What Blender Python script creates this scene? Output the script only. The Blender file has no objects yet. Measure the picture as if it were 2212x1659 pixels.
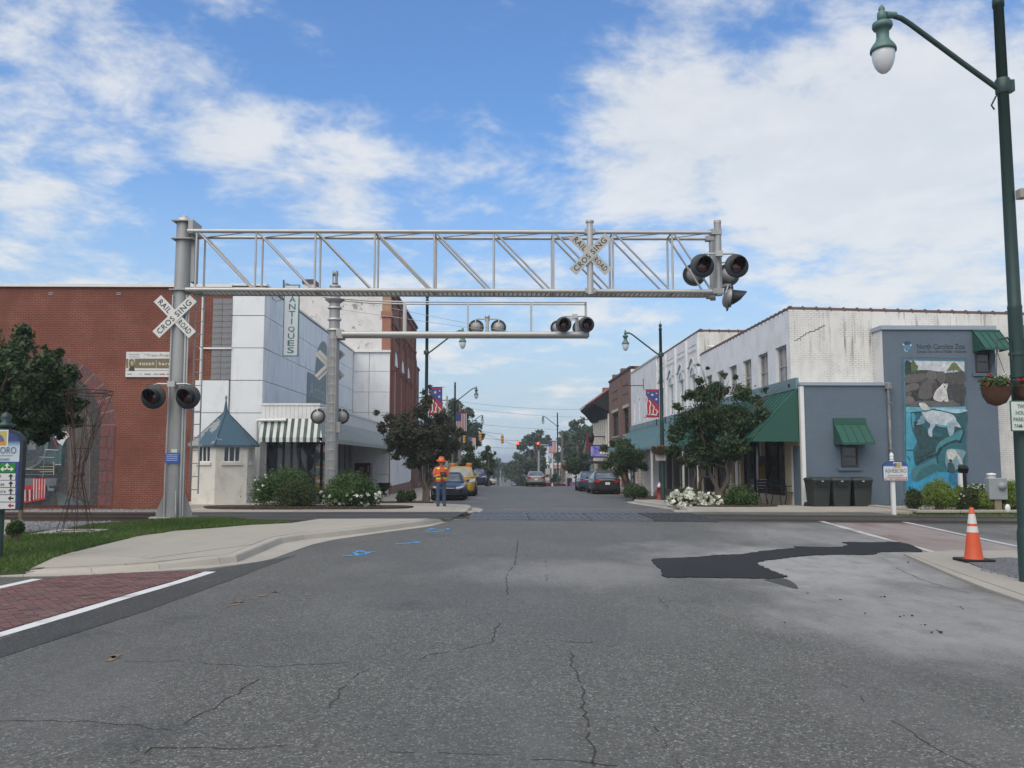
import bpy, bmesh, math, random
import numpy as np
from mathutils import Vector, Matrix
from mathutils.geometry import tessellate_polygon
R = math.radians
sc = bpy.context.scene
COL = sc.collection
random.seed(7)

# ------------------------------------------------------------------ camera, sky, sun, exposure
F, EYE = 850.0, 1.60
PITCH, YAW = math.atan(77.0 / F), math.atan(12.5 / F)
cam_d = bpy.data.cameras.new('camera')
cam_d.sensor_width = 36.0
cam_d.lens = F / 1024 * 36
cam_d.clip_start, cam_d.clip_end = 0.05, 5000
cam = bpy.data.objects.new('camera', cam_d)
COL.objects.link(cam)
cam.location = (0, 0, EYE)
cam.rotation_euler = (math.pi / 2 + PITCH, 0, -YAW)
sc.camera = cam
CR = cam.rotation_euler.to_matrix()

sc.view_settings.view_transform = 'Standard'
sc.view_settings.look = 'None'
sc.view_settings.gamma = 1
sc.view_settings.use_curve_mapping = False
sc.view_settings.exposure = 0.75
sc.cycles.max_bounces = 6
sc.cycles.transparent_max_bounces = 12
sc.cycles.use_denoising = True
sc.cycles.sample_clamp_indirect = 8

def nd(nt, t, ins=None, **at):
    n = nt.nodes.new(t)
    for k, v in at.items():
        setattr(n, k, v)
    for k, v in (ins or {}).items():
        s = n.inputs[k]
        if isinstance(v, bpy.types.NodeSocket):
            nt.links.new(v, s)
        else:
            s.default_value = v
    return n
def mth(nt, op, a, b=0.0, c=None, clamp=False):
    ins = {0: a, 1: b}
    if c is not None: ins[2] = c
    return nd(nt, 'ShaderNodeMath', ins, operation=op, use_clamp=clamp).outputs[0]
def mixc(nt, f, a, b, bt='MIX'):
    return nd(nt, 'ShaderNodeMixRGB', {0: f, 1: a, 2: b}, blend_type=bt).outputs[0]
def ramp(nt, f, stops):
    n = nd(nt, 'ShaderNodeValToRGB', {0: f})
    el = n.color_ramp.elements
    while len(el) < len(stops): el.new(0.5)
    for e, (p, c) in zip(el, stops):
        e.position = p
        e.color = c if len(c) == 4 else (*c, 1)
    return n.outputs[0]
def mrange(nt, v, a, b, c=0.0, d=1.0, smooth=True):
    return nd(nt, 'ShaderNodeMapRange', {0: v, 1: a, 2: b, 3: c, 4: d}, interpolation_type='SMOOTHSTEP' if smooth else 'LINEAR').outputs[0]
def c4(c): return (c[0], c[1], c[2], 1)

SUN_EL, SUN_AZ = R(52), R(208)      # azimuth clockwise from +Y (down the street): behind the camera to the left
w = bpy.data.worlds.new('World')
sc.world = w
w.use_nodes = True
nt = w.node_tree
nt.nodes.clear()
sky = nd(nt, 'ShaderNodeTexSky', sky_type='NISHITA', sun_disc=False, sun_elevation=SUN_EL, sun_rotation=SUN_AZ,
         altitude=200, air_density=1.25, dust_density=1.2, ozone_density=2.2)
tc = nd(nt, 'ShaderNodeTexCoord')
D = nd(nt, 'ShaderNodeVectorMath', {0: tc.outputs['Generated']}, operation='NORMALIZE').outputs[0]
sep = nd(nt, 'ShaderNodeSeparateXYZ', {0: D})
zc = mth(nt, 'ADD', mth(nt, 'MAXIMUM', sep.outputs[2], 0.0), 0.16)
pv = nd(nt, 'ShaderNodeCombineXYZ', {0: mth(nt, 'DIVIDE', sep.outputs[0], zc), 1: mth(nt, 'DIVIDE', sep.outputs[1], zc), 2: 0.3}).outputs[0]
wv = nd(nt, 'ShaderNodeTexNoise', {'Vector': pv, 'Scale': 1.1, 'Detail': 3.0})
pv2 = nd(nt, 'ShaderNodeVectorMath', {0: wv.outputs['Color'], 1: (0.34, 0.34, 0), 2: pv}, operation='MULTIPLY_ADD').outputs[0]
n1 = nd(nt, 'ShaderNodeTexNoise', {'Vector': pv2, 'Scale': 1.7, 'Detail': 9.0, 'Roughness': 0.6}).outputs[0]
n2 = nd(nt, 'ShaderNodeTexNoise', {'Vector': pv2, 'Scale': 5.5, 'Detail': 8.0, 'Roughness': 0.62}).outputs[0]
field = mth(nt, 'ADD', mth(nt, 'MULTIPLY', n1, 0.50), mth(nt, 'MULTIPLY', n2, 0.50))
def skydir(u, v):
    d = CR @ Vector(((u - 512) / F, (384 - v) / F, -1)); d.normalize(); return d
# where the cloud banks stand in the sky that day (world directions), and the clear lanes between them
BANKS = [(40, 110, 7, .03), (60, 160, 7, .06), (-60, 130, 14, .05), (100, 60, 6, .01), (30, 40, 6, -.01), (205, 110, 5, .07), (250, 145, 5, .11), (200, 160, 4, .06), (300, 165, 6, .16), (360, 163, 5, .18), (410, 170, 5.5, .19), (465, 162, 5, .18), (505, 152, 3.5, .12),
         (330, 185, 4, .08), (60, 270, 9, .09), (150, 285, 6, .07), (290, 265, 8, .03), (308, 34, 1.7, .13), (420, 240, 6, .03), (130, 70, 6, .05), (210, 40, 5, .03),
         (545, 100, 4, .09), (590, 95, 5, .11), (650, 70, 6, .12), (640, 100, 7, .13), (720, 110, 9, .17), (800, 120, 9, .17), (890, 130, 9, .17), (980, 160, 11, .17), (700, 170, 7, .14), (780, 210, 8, .14), (900, 220, 9, .13), (1000, 270, 9, .10),
         (680, 40, 3, .05), (960, 90, 7, .12), (560, 185, 4, .08), (600, 200, 4, .08), (640, 175, 5, .08), (880, 280, 8, .08), (620, 230, 7, .06), (1150, 160, 14, .15), (700, 300, 7, .05),
         (40, 25, 6, -.12), (120, 35, 6, -.11), (200, 40, 6, -.08), (90, 95, 4, -.05), (400, 60, 11, -.15), (480, 100, 8, -.13), (520, 30, 9, -.12), (160, 180, 3, -.10), (140, 120, 3, -.09), (230, 215, 6, -.08), (120, 215, 4, -.06), (420, 205, 5, -.06), (545, 245, 5, -.04),
         (830, 15, 7, -.14), (960, 30, 6, -.11), (600, 20, 7, -.08), (720, 20, 5, -.06), (480, 195, 4, -.05)]
acc = None
for u, v, r, a in BANKS:
    dd = skydir(u, v)
    dt = nd(nt, 'ShaderNodeVectorMath', {0: D, 1: dd}, operation='DOT_PRODUCT').outputs['Value']
    m = mrange(nt, dt, math.cos(R(r)), 1.0, 0.0, a * 0.62)
    acc = m if acc is None else mth(nt, 'ADD', acc, m)
fld = mth(nt, 'ADD', mth(nt, 'MULTIPLY_ADD', field, 1.9, -0.45), mth(nt, 'ADD', acc, mrange(nt, sep.outputs[1], .3, -.2, 0, .16)))
cov = mrange(nt, fld, 0.42, 0.80)
hz = mrange(nt, sep.outputs[2], 0.0, 0.40, 1.0, 0.0)
hz = mth(nt, 'POWER', hz, 1.3)
skycol = mixc(nt, 1.0, sky.outputs[0], (1.10, 1.49, 1.92, 1), 'MULTIPLY')
skycol = mixc(nt, mth(nt, 'MULTIPLY', hz, 0.92), skycol, (5.6, 6.8, 8.0, 1))
ccol = mixc(nt, mrange(nt, n2, 0.35, 0.7), (8.0, 8.3, 8.5, 1), (9.0, 9.1, 9.2, 1))
full = mixc(nt, mth(nt, 'MULTIPLY', cov, 0.86), skycol, ccol)
bg = nd(nt, 'ShaderNodeBackground', {0: full, 1: 0.0565})
nt.links.new(bg.outputs[0], nd(nt, 'ShaderNodeOutputWorld').inputs[0])

sun_d = bpy.data.lights.new('sun', 'SUN')
sun_d.energy, sun_d.angle, sun_d.color = 1.65, R(66), (1.0, 0.885, 0.72)
sun = bpy.data.objects.new('sun', sun_d)
COL.objects.link(sun)
sv = Vector((math.sin(SUN_AZ) * math.cos(SUN_EL), math.cos(SUN_AZ) * math.cos(SUN_EL), math.sin(SUN_EL)))
sun.rotation_euler = sv.to_track_quat('Z', 'Y').to_euler()
sun.location = sv * 60

# ------------------------------------------------------------------ helpers
GZ = [(-400, 0), (11.8, 0), (12, 0), (13.2, .015), (16, .05), (20, .14), (21.2, .152), (22, .16), (24, .15), (24.7, .122), (27, .03), (31, -.08), (37, -.25), (43, -.4), (56, -.56), (82, -.8),
      (90, -1.05), (100, -1.5), (156, -3.5), (250, -6), (400, -7.5), (3000, -9)]
def gz(y):
    for (a, za), (b, zb) in zip(GZ, GZ[1:]):
        if y <= b:
            return za + (zb - za) * (y - a) / (b - a)
    return GZ[-1][1]
def ray(u, v): return CR @ Vector(((u - 512) / F, (384 - v) / F, -1))
def at(u, v, Y):                         # the point seen at (u, v) that lies Y metres down the street
    d = ray(u, v); t = Y / d.y
    return Vector((d.x * t, Y, EYE + d.z * t))
def ax(u, v, X):                         # the point seen at (u, v) on the plane x = X
    d = ray(u, v); t = X / d.x
    return Vector((X, d.y * t, EYE + d.z * t))
def gp(u, v, dz=0.0):                    # the ground point seen at (u, v)
    d = ray(u, v); t = 3.0
    for _ in range(4000):
        p = d * t
        if EYE + p.z <= gz(p.y) + dz: break
        t += 0.02
    return Vector((p.x, p.y, gz(p.y) + dz))
def gs(x, y, dz=0.0):                    # the same in source pixels
    return gp(x / 4, y / 4, dz)

WM = {}
def thing(name, label, cat, loc=(0, 0, 0), rz=0, group=None):
    o = bpy.data.objects.new(name, None)
    o.empty_display_size = 0.2
    COL.objects.link(o)
    o.location = loc; o.rotation_euler = (0, 0, rz)
    WM[o.name] = Matrix.Translation(Vector(loc)) @ Matrix.Rotation(rz, 4, 'Z')
    o['label'] = label; o['category'] = cat
    if group: o['group'] = group
    return o
def tag(o, label, cat, group=None, kind=None):
    if label: o['label'] = label
    if cat: o['category'] = cat
    if group: o['group'] = group
    if kind: o['kind'] = kind
    return o
def dup(root, loc, rz=0, label=None, group=None):
    r = root.copy(); COL.objects.link(r)
    r.location = loc; r.rotation_euler = (0, 0, rz)
    if label: r['label'] = label
    if group: r['group'] = group
    for ch in list(root.children):
        c = ch.copy(); COL.objects.link(c); c.parent = r
        for g in list(ch.children):
            d = g.copy(); COL.objects.link(d); d.parent = c
    return r
def link(name, me, mats, parent=None):
    o = bpy.data.objects.new(name, me)
    COL.objects.link(o)
    if mats is not None and len(me.materials) == 0:
        for m in (mats if isinstance(mats, (list, tuple)) else [mats]): me.materials.append(m)
    if parent:
        o.parent = parent
        W = WM.get(parent.name)
        if W is None: W = Matrix()
        o.matrix_parent_inverse = W.inverted()
        WM[o.name] = Matrix()            # meshes are written in the frame the thing was built in
    else:
        WM[o.name] = Matrix()
    return o

def rot_to(d):
    return Vector(d).normalized().to_track_quat('Z', 'Y').to_matrix()
class MB:
    def __init__(s): s.v, s.f, s.mi, s.sm, s.m = [], [], [], [], 0
    def add(s, vs, fs, smooth=False):
        n = len(s.v)
        s.v += [tuple(p) for p in vs]
        for f in fs:
            s.f.append([i + n for i in f]); s.mi.append(s.m); s.sm.append(smooth)
        return s
    def bx(s, x0, x1, y0, y1, z0, z1):
        vs = [(x, y, z) for z in (z0, z1) for y in (y0, y1) for x in (x0, x1)]
        return s.add(vs, [(0, 2, 3, 1), (4, 5, 7, 6), (0, 1, 5, 4), (2, 6, 7, 3), (0, 4, 6, 2), (1, 3, 7, 5)])
    def box(s, c, d, rot=None):
        vs = [Vector((x * d[0] / 2, y * d[1] / 2, z * d[2] / 2)) for z in (-1, 1) for y in (-1, 1) for x in (-1, 1)]
        if rot is not None:
            M = rot if isinstance(rot, Matrix) else Matrix.Rotation(rot, 3, 'Z')
            vs = [M @ p for p in vs]
        vs = [p + Vector(c) for p in vs]
        return s.add(vs, [(0, 2, 3, 1), (4, 5, 7, 6), (0, 1, 5, 4), (2, 6, 7, 3), (0, 4, 6, 2), (1, 3, 7, 5)])
    def beam(s, p, q, w, h, up=(0, 0, 1)):       # rectangular bar from p to q
        p, q = Vector(p), Vector(q); d = (q - p).normalized()
        sx = d.cross(Vector(up))
        if sx.length < 1e-4: sx = d.cross(Vector((0, 1, 0)))
        sx.normalize(); uz = sx.cross(d)
        vs = [e + sx * a * w / 2 + uz * b * h / 2 for e in (p, q) for a, b in ((-1, -1), (1, -1), (1, 1), (-1, 1))]
        return s.add(vs, [(0, 1, 2, 3), (7, 6, 5, 4), (0, 4, 5, 1), (1, 5, 6, 2), (2, 6, 7, 3), (3, 7, 4, 0)])
    def bar(s, p, q, r, r2=None, n=10, cap=True):
        p, q = Vector(p), Vector(q); r2 = r if r2 is None else r2
        M = rot_to(q - p)
        vs = []
        for e, rr in ((p, r), (q, r2)):
            vs += [e + M @ Vector((math.cos(2 * math.pi * i / n) * rr, math.sin(2 * math.pi * i / n) * rr, 0)) for i in range(n)]
        s.add(vs, [(i, (i + 1) % n, n + (i + 1) % n, n + i) for i in range(n)], True)
        if cap: s.add(vs, [list(range(n))[::-1], list(range(n, 2 * n))])
        return s
    def tube(s, pts, r, n=8, rs=None):
        pts = [Vector(p) for p in pts]
        rs = rs or [r] * len(pts); vs = []
        for i, p in enumerate(pts):
            d = (pts[min(i + 1, len(pts) - 1)] - pts[max(i - 1, 0)])
            M = rot_to(d)
            vs += [p + M @ Vector((math.cos(2 * math.pi * k / n) * rs[i], math.sin(2 * math.pi * k / n) * rs[i], 0)) for k in range(n)]
        # keep rings from twisting: match start points
        for i in range(1, len(pts)):
            a = vs[(i - 1) * n]; ring = vs[i * n:(i + 1) * n]
            k = min(range(n), key=lambda j: (ring[j] - pts[i] - (a - pts[i - 1])).length)
            vs[i * n:(i + 1) * n] = ring[k:] + ring[:k]
        fs = [(i * n + k, i * n + (k + 1) % n, (i + 1) * n + (k + 1) % n, (i + 1) * n + k) for i in range(len(pts) - 1) for k in range(n)]
        s.add(vs, fs, True)
        m = len(pts) - 1
        return s.add(vs[:n] + vs[m * n:], [list(range(n))[::-1], list(range(n, 2 * n))])
    def lathe(s, prof, c=(0, 0, 0), n=16, smooth=True, axis=None, sq=1.0):
        c = Vector(c); M = rot_to(axis) if axis is not None else Matrix.Identity(3)
        vs = [c + M @ Vector((math.cos(2 * math.pi * k / n) * r, math.sin(2 * math.pi * k / n) * r * sq, z)) for r, z in prof for k in range(n)]
        fs = [(i * n + k, i * n + (k + 1) % n, (i + 1) * n + (k + 1) % n, (i + 1) * n + k) for i in range(len(prof) - 1) for k in range(n)]
        s.add(vs, fs, smooth)
        m = len(prof) - 1
        return s.add(vs[:n] + vs[m * n:], [list(range(n))[::-1], list(range(n, 2 * n))])
    def prism(s, pts, ax_, a, b):                # a flat outline pushed from a to b along an axis
        def P(p, t): return {'x': (t, p[0], p[1]), 'y': (p[0], t, p[1]), 'z': (p[0], p[1], t)}[ax_]
        n = len(pts)
        vs = [P(p, a) for p in pts] + [P(p, b) for p in pts]
        tri = tessellate_polygon([[Vector((p[0], p[1], 0)) for p in pts]])
        fs = [t for t in tri] + [(t[2] + n, t[1] + n, t[0] + n) for t in tri]
        fs += [(i, (i + 1) % n, n + (i + 1) % n, n + i) for i in range(n)]
        return s.add(vs, fs)
    def poly(s, pts):
        tri = tessellate_polygon([[Vector(p) for p in pts]])
        return s.add(pts, [tuple(t) for t in tri])
    def loft(s, rings, smooth=True, closed=True, caps=True):
        n = len(rings[0]); vs = [p for r in rings for p in r]
        m = n if closed else n - 1
        fs = [(i * n + k, i * n + (k + 1) % n, (i + 1) * n + (k + 1) % n, (i + 1) * n + k) for i in range(len(rings) - 1) for k in range(m)]
        s.add(vs, fs, smooth)
        if caps: s.add(list(rings[0]) + list(rings[-1]), [list(range(n))[::-1], list(range(n, 2 * n))], smooth)
        return s
    def mesh(s, name, norm=True):
        me = bpy.data.meshes.new(name)
        me.from_pydata(s.v, [], s.f)
        me.polygons.foreach_set('material_index', s.mi)
        me.polygons.foreach_set('use_smooth', s.sm)
        if norm:
            bm = bmesh.new(); bm.from_mesh(me)
            bmesh.ops.recalc_face_normals(bm, faces=bm.faces)
            bm.to_mesh(me); bm.free()
        me.update()
        return me
    def build(s, name, mats, parent=None, bevel=0, norm=True, sub=0):
        o = link(name, s.mesh(name, norm), mats, parent)
        if bevel:
            m = o.modifiers.new('bevel', 'BEVEL'); m.width = bevel; m.segments = 2; m.limit_method = 'ANGLE'; m.angle_limit = R(40)
        if sub:
            m = o.modifiers.new('sub', 'SUBSURF'); m.levels = sub; m.render_levels = sub
        return o

def facade(mb, fn, a0, a1, b0, b1, ops, depth):
    """wall face with real openings; fn(a, b, d) gives the point, d metres into the wall"""
    A = sorted({a0, a1, *[v for o in ops for v in o[:2] if a0 < v < a1]})
    B = sorted({b0, b1, *[v for o in ops for v in o[2:4] if b0 < v < b1]})
    for p, q in zip(A, A[1:]):
        for r, t in zip(B, B[1:]):
            ma, mb_ = (p + q) / 2, (r + t) / 2
            if any(o[0] < ma < o[1] and o[2] < mb_ < o[3] for o in ops): continue
            mb.add([fn(p, r, 0), fn(q, r, 0), fn(q, t, 0), fn(p, t, 0)], [(0, 1, 2, 3)])
    for o in ops:
        c = [(o[0], o[2]), (o[1], o[2]), (o[1], o[3]), (o[0], o[3])]
        for (p, r), (q, t) in zip(c, c[1:] + c[:1]):
            mb.add([fn(p, r, 0), fn(q, t, 0), fn(q, t, depth), fn(p, r, depth)], [(0, 1, 2, 3)])
def window(par, fn, a0, a1, b0, b1, d, mf, mg, nx=2, ny=2, fw=.05, name='window', sill=None, pane_label=None):
    """frame with sashes (a part) and glass (its sub-part)"""
    m = MB()
    def bar(p, q, r, t, e=0.0):
        vs = [fn(*k) for k in ((p, r, d - .05 + e), (q, r, d - .05 + e), (q, t, d - .05 + e), (p, t, d - .05 + e), (p, r, d + .02), (q, r, d + .02), (q, t, d + .02), (p, t, d + .02))]
        m.add(vs, [(0, 1, 2, 3), (7, 6, 5, 4), (0, 4, 5, 1), (1, 5, 6, 2), (2, 6, 7, 3), (3, 7, 4, 0)])
    bar(a0, a1, b1 - fw, b1); bar(a0, a1, b0, b0 + fw)
    bar(a0, a0 + fw, b0 + fw, b1 - fw); bar(a1 - fw, a1, b0 + fw, b1 - fw)
    for i in range(1, nx):
        c = a0 + (a1 - a0) * i / nx
        bar(c - fw * .45, c + fw * .45, b0 + fw, b1 - fw, .004)
    for i in range(1, ny):
        c = b0 + (b1 - b0) * i / ny
        bar(a0 + fw, a1 - fw, c - fw * .35, c + fw * .35, .008)
    w = m.build(name, mf, par)
    g = MB(); g.add([fn(a0 + .01, b0 + .01, d), fn(a1 - .01, b0 + .01, d), fn(a1 - .01, b1 - .01, d), fn(a0 + .01, b1 - .01, d)], [(0, 1, 2, 3)])
    g.build('pane', mg, w, norm=False)
    if sill:
        s = MB(); s.add([fn(*k) for k in ((a0 - .06, b0 - .1, -.06), (a1 + .06, b0 - .1, -.06), (a1 + .06, b0 - .005, -.06), (a0 - .06, b0 - .005, -.06),
                                         (a0 - .06, b0 - .1, d - .06), (a1 + .06, b0 - .1, d - .06), (a1 + .06, b0 - .005, d - .06), (a0 - .06, b0 - .005, d - .06))],
                        [(0, 1, 2, 3), (7, 6, 5, 4), (0, 4, 5, 1), (1, 5, 6, 2), (2, 6, 7, 3), (3, 7, 4, 0)])
        s.build('sill', sill, w)
    return w

def clip(poly, nx, ny, d):               # keep the side nx*x + ny*y <= d
    out = []
    for i, p in enumerate(poly):
        q = poly[(i + 1) % len(poly)]
        sp, sq = nx * p[0] + ny * p[1] - d, nx * q[0] + ny * q[1] - d
        if sp <= 0: out.append(p)
        if (sp < 0 < sq) or (sq < 0 < sp):
            t = sp / (sp - sq); out.append((p[0] + (q[0] - p[0]) * t, p[1] + (q[1] - p[1]) * t))
    return out
def area(p): return abs(sum(p[i][0] * p[(i + 1) % len(p)][1] - p[(i + 1) % len(p)][0] * p[i][1] for i in range(len(p)))) / 2
def sheet_mb(mb, poly, dz=0.0, skirt=0.0):
    poly = [(p[0], p[1]) for p in poly]
    ys = [p[1] for p in poly]
    br = [y for y, _ in GZ if min(ys) < y < max(ys)]
    for a, b in zip([None] + br, br + [None]):
        q = poly
        if a is not None: q = clip(q, 0, -1, -a)
        if b is not None: q = clip(q, 0, 1, b)
        if len(q) < 3 or area(q) < 1e-6: continue
        pts = [(p[0], p[1], gz(p[1]) + (dz(p[1]) if callable(dz) else dz)) for p in q]
        tri = tessellate_polygon([[Vector((p[0], p[1], 0)) for p in q]])
        for t in tri:
            A, B, C = (pts[i] for i in t)
            if (B[0] - A[0]) * (C[1] - A[1]) - (B[1] - A[1]) * (C[0] - A[0]) < 0: B, C = C, B
            mb.add([A, B, C], [(0, 1, 2)])
        if skirt:
            for p, r in zip(pts, pts[1:] + pts[:1]):
                if abs(p[1] - r[1]) < 1e-6 and (p[1] == a or p[1] == b): continue
                mb.add([p, r, (r[0], r[1], r[2] - skirt), (p[0], p[1], p[2] - skirt)], [(0, 1, 2, 3)])
    return mb
def sheet(name, poly, dz, m, skirt=0.0, parent=None):
    return sheet_mb(MB(), poly, dz, skirt).build(name, m, parent, norm=False)
def slabs(name, poly, dz, m, mj, sx, sy, ang=0.0, gap=.012, off=(0, 0)):
    """a pavement of separate slabs over a recessed bed"""
    dy = dz if callable(dz) else (lambda y: dz)
    bed = sheet(name, poly, lambda y: dy(y) - .012, mj); bed['kind'] = 'structure'
    poly = [(p[0], p[1]) for p in poly]
    ca, sa = math.cos(ang), math.sin(ang)
    loc = [((p[0] * ca + p[1] * sa), (-p[0] * sa + p[1] * ca)) for p in poly]
    x0, x1 = min(p[0] for p in loc), max(p[0] for p in loc); y0, y1 = min(p[1] for p in loc), max(p[1] for p in loc)
    i = math.floor((x0 - off[0]) / sx)
    while i * sx + off[0] < x1:
        j = math.floor((y0 - off[1]) / sy)
        while j * sy + off[1] < y1:
            X, Y = i * sx + off[0], j * sy + off[1]
            q = loc
            for n in ((-1, 0, -(X + gap / 2)), (1, 0, X + sx - gap / 2), (0, -1, -(Y + gap / 2)), (0, 1, Y + sy - gap / 2)):
                q = clip(q, *n)
                if len(q) < 3: break
            if len(q) >= 3 and area(q) > .02:
                q = [(p[0] * ca - p[1] * sa, p[0] * sa + p[1] * ca) for p in q]
                k_ = random.uniform(-.003, .003); sheet('paving_slab', q, lambda y: dy(y) + k_, m, .14, bed)
            j += 1
        i += 1
    return bed

# flat print: shapes of paint on one surface, each coat a hair above the one below
def smooth_closed(pts, k=5):
    out = []
    n = len(pts)
    for i in range(n):
        p0, p1, p2, p3 = (Vector(pts[(i + j - 1) % n][:2]) for j in range(4))
        for t in range(k):
            t /= k
            q = 0.5 * ((2 * p1) + (p2 - p0) * t + (2 * p0 - 5 * p1 + 4 * p2 - p3) * t * t + (3 * p1 - p0 - 3 * p2 + p3) * t ** 3)
            out.append((q.x, q.y))
    return out
class Art:
    def __init__(s): s.v, s.f, s.c, s.k = [], [], [], 0
    def add(s, pts, col, sm=False, lift=None):
        cols = col if isinstance(col, list) else None
        if sm: pts = smooth_closed(pts)
        n = len(s.v); s.k += 1
        h = s.k * .0006 if lift is None else lift
        tri = tessellate_polygon([[Vector((p[0], p[1], 0)) for p in pts]])
        s.v += [(p[0], p[1], h) for p in pts]
        for t in tri:
            A, B, C = (pts[i] for i in t)
            if (B[0] - A[0]) * (C[1] - A[1]) - (B[1] - A[1]) * (C[0] - A[0]) < 0: t = (t[0], t[2], t[1])
            s.f.append([i + n for i in t])
            s.c.append([(cols[i] if cols else col) for i in t])
        return s
    def rect(s, x0, x1, y0, y1, col, top=None):
        return s.add([(x0, y0), (x1, y0), (x1, y1), (x0, y1)], [col, col, top, top] if top else col)
    def disc(s, x, y, r, col, n=20, ry=None, a0=0, a1=2 * math.pi):
        return s.add([(x + math.cos(a0 + (a1 - a0) * i / n) * r, y + math.sin(a0 + (a1 - a0) * i / n) * (ry or r)) for i in range(n + (0 if a1 - a0 > 6.2 else 1))], col)
    def line(s, pts, w, col):
        for p, q in zip(pts, pts[1:]):
            d = Vector((q[0] - p[0], q[1] - p[1]))
            if d.length < 1e-6: continue
            d.normalize(); n = Vector((-d.y, d.x)) * w / 2; e = d * w * .3
            s.add([(p[0] + n.x - e.x, p[1] + n.y - e.y), (p[0] - n.x - e.x, p[1] - n.y - e.y), (q[0] - n.x + e.x, q[1] - n.y + e.y), (q[0] + n.x + e.x, q[1] + n.y + e.y)], col)
        return s
    def star(s, x, y, r, col):
        return s.add([(x + math.cos(math.pi / 2 + i * math.pi / 5) * (r if i % 2 == 0 else r * .4), y + math.sin(math.pi / 2 + i * math.pi / 5) * (r if i % 2 == 0 else r * .4)) for i in range(10)], col)
    def build(s, name, m, parent, M):
        me = bpy.data.meshes.new(name)
        me.from_pydata([tuple(M @ Vector(p)) for p in s.v], [], s.f)
        a = me.color_attributes.new('Col', 'FLOAT_COLOR', 'CORNER')
        a.data.foreach_set('color', [x for f in s.c for c in f for x in c4(c)])
        return link(name, me, m, parent)
def front(x, y, z): return Matrix.Translation((x, y, z)) @ Matrix.Rotation(math.pi / 2, 4, 'X')       # a print facing the camera end of the street
_txt = {}
def text(s, size, m, parent, M, name='lettering', align='CENTER', sx=1.0, bold=0.0, ext=.002, gap=1.0, shear=0.0):
    k = (s, align, bold, gap, shear)
    if k not in _txt:
        cu = bpy.data.curves.new('t', 'FONT')
        cu.body, cu.size, cu.align_x, cu.align_y = s, 1.0, align, 'CENTER'
        cu.offset, cu.resolution_u, cu.space_character, cu.shear = bold, 3, gap, shear
        o = bpy.data.objects.new('t', cu); COL.objects.link(o)
        me = bpy.data.meshes.new_from_object(o.evaluated_get(bpy.context.evaluated_depsgraph_get()))
        bpy.data.objects.remove(o); bpy.data.curves.remove(cu)
        _txt[k] = ([tuple(v.co) for v in me.vertices], [list(p.vertices) for p in me.polygons])
        bpy.data.meshes.remove(me)
    vs, fs = _txt[k]
    me = bpy.data.meshes.new(name)
    me.from_pydata([tuple(M @ Vector((x * size * sx, y * size, ext))) for x, y, z in vs], [], fs)
    return link(name, me, m, parent)

# ------------------------------------------------------------------ materials
def base(name):
    m = bpy.data.materials.new(name); m.use_nodes = True
    t = m.node_tree; t.nodes.clear()
    p = nd(t, 'ShaderNodeBsdfPrincipled'); o = nd(t, 'ShaderNodeOutputMaterial')
    t.links.new(p.outputs[0], o.inputs[0])
    co = nd(t, 'ShaderNodeTexCoord').outputs['Object']
    return m, t, p, co
def setc(t, p, k, v):
    if isinstance(v, bpy.types.NodeSocket): t.links.new(v, p.inputs[k])
    else: p.inputs[k].default_value = v
def bump(t, p, h, st=.3, dist=.01):
    b = nd(t, 'ShaderNodeBump', {'Strength': st, 'Distance': dist, 'Height': h})
    t.links.new(b.outputs[0], p.inputs['Normal'])
def noise(t, co, s, d=4, r=.55, sc_=None):
    if sc_: co = nd(t, 'ShaderNodeMapping', {'Vector': co, 'Scale': sc_}).outputs[0]
    return nd(t, 'ShaderNodeTexNoise', {'Vector': co, 'Scale': s, 'Detail': d, 'Roughness': r}).outputs[0]
def mat(name, col, rough=.6, metal=0.0, var=.15, vs=3.0, dirt=None, dirt_amt=.5, ds=(1, 1, 1), bs=None, bst=.2, bd=.006, coat=0.0, fine=60.0, spec=.5):
    m, t, p, co = base(name)
    n = noise(t, co, vs, 5)
    c = mixc(t, n, c4([x * (1 - var) for x in col]), c4([min(1, x * (1 + var)) for x in col]))
    f = noise(t, co, fine, 2)
    c = mixc(t, mrange(t, f, .35, .65, 0, .12), c, c4([x * .75 for x in col]))
    if dirt:
        dn = noise(t, co, 2.2, 7, .65, ds)
        c = mixc(t, mrange(t, dn, .48, .72, 0, dirt_amt), c, c4(dirt))
    setc(t, p, 'Base Color', c)
    p.inputs['Roughness'].default_value = rough; p.inputs['Metallic'].default_value = metal
    p.inputs['Specular IOR Level'].default_value = spec
    if coat: p.inputs['Coat Weight'].default_value = coat; p.inputs['Coat Roughness'].default_value = .06
    if bs: bump(t, p, noise(t, co, bs, 4), bst, bd)
    return m
def plain(name, col, rough=.5, metal=0.0, coat=0.0, emit=None):
    m, t, p, co = base(name)
    p.inputs['Base Color'].default_value = c4(col)
    p.inputs['Roughness'].default_value = rough; p.inputs['Metallic'].default_value = metal
    if coat: p.inputs['Coat Weight'].default_value = coat; p.inputs['Coat Roughness'].default_value = .05
    if emit: p.inputs['Emission Color'].default_value = c4(col); p.inputs['Emission Strength'].default_value = emit
    return m
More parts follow.
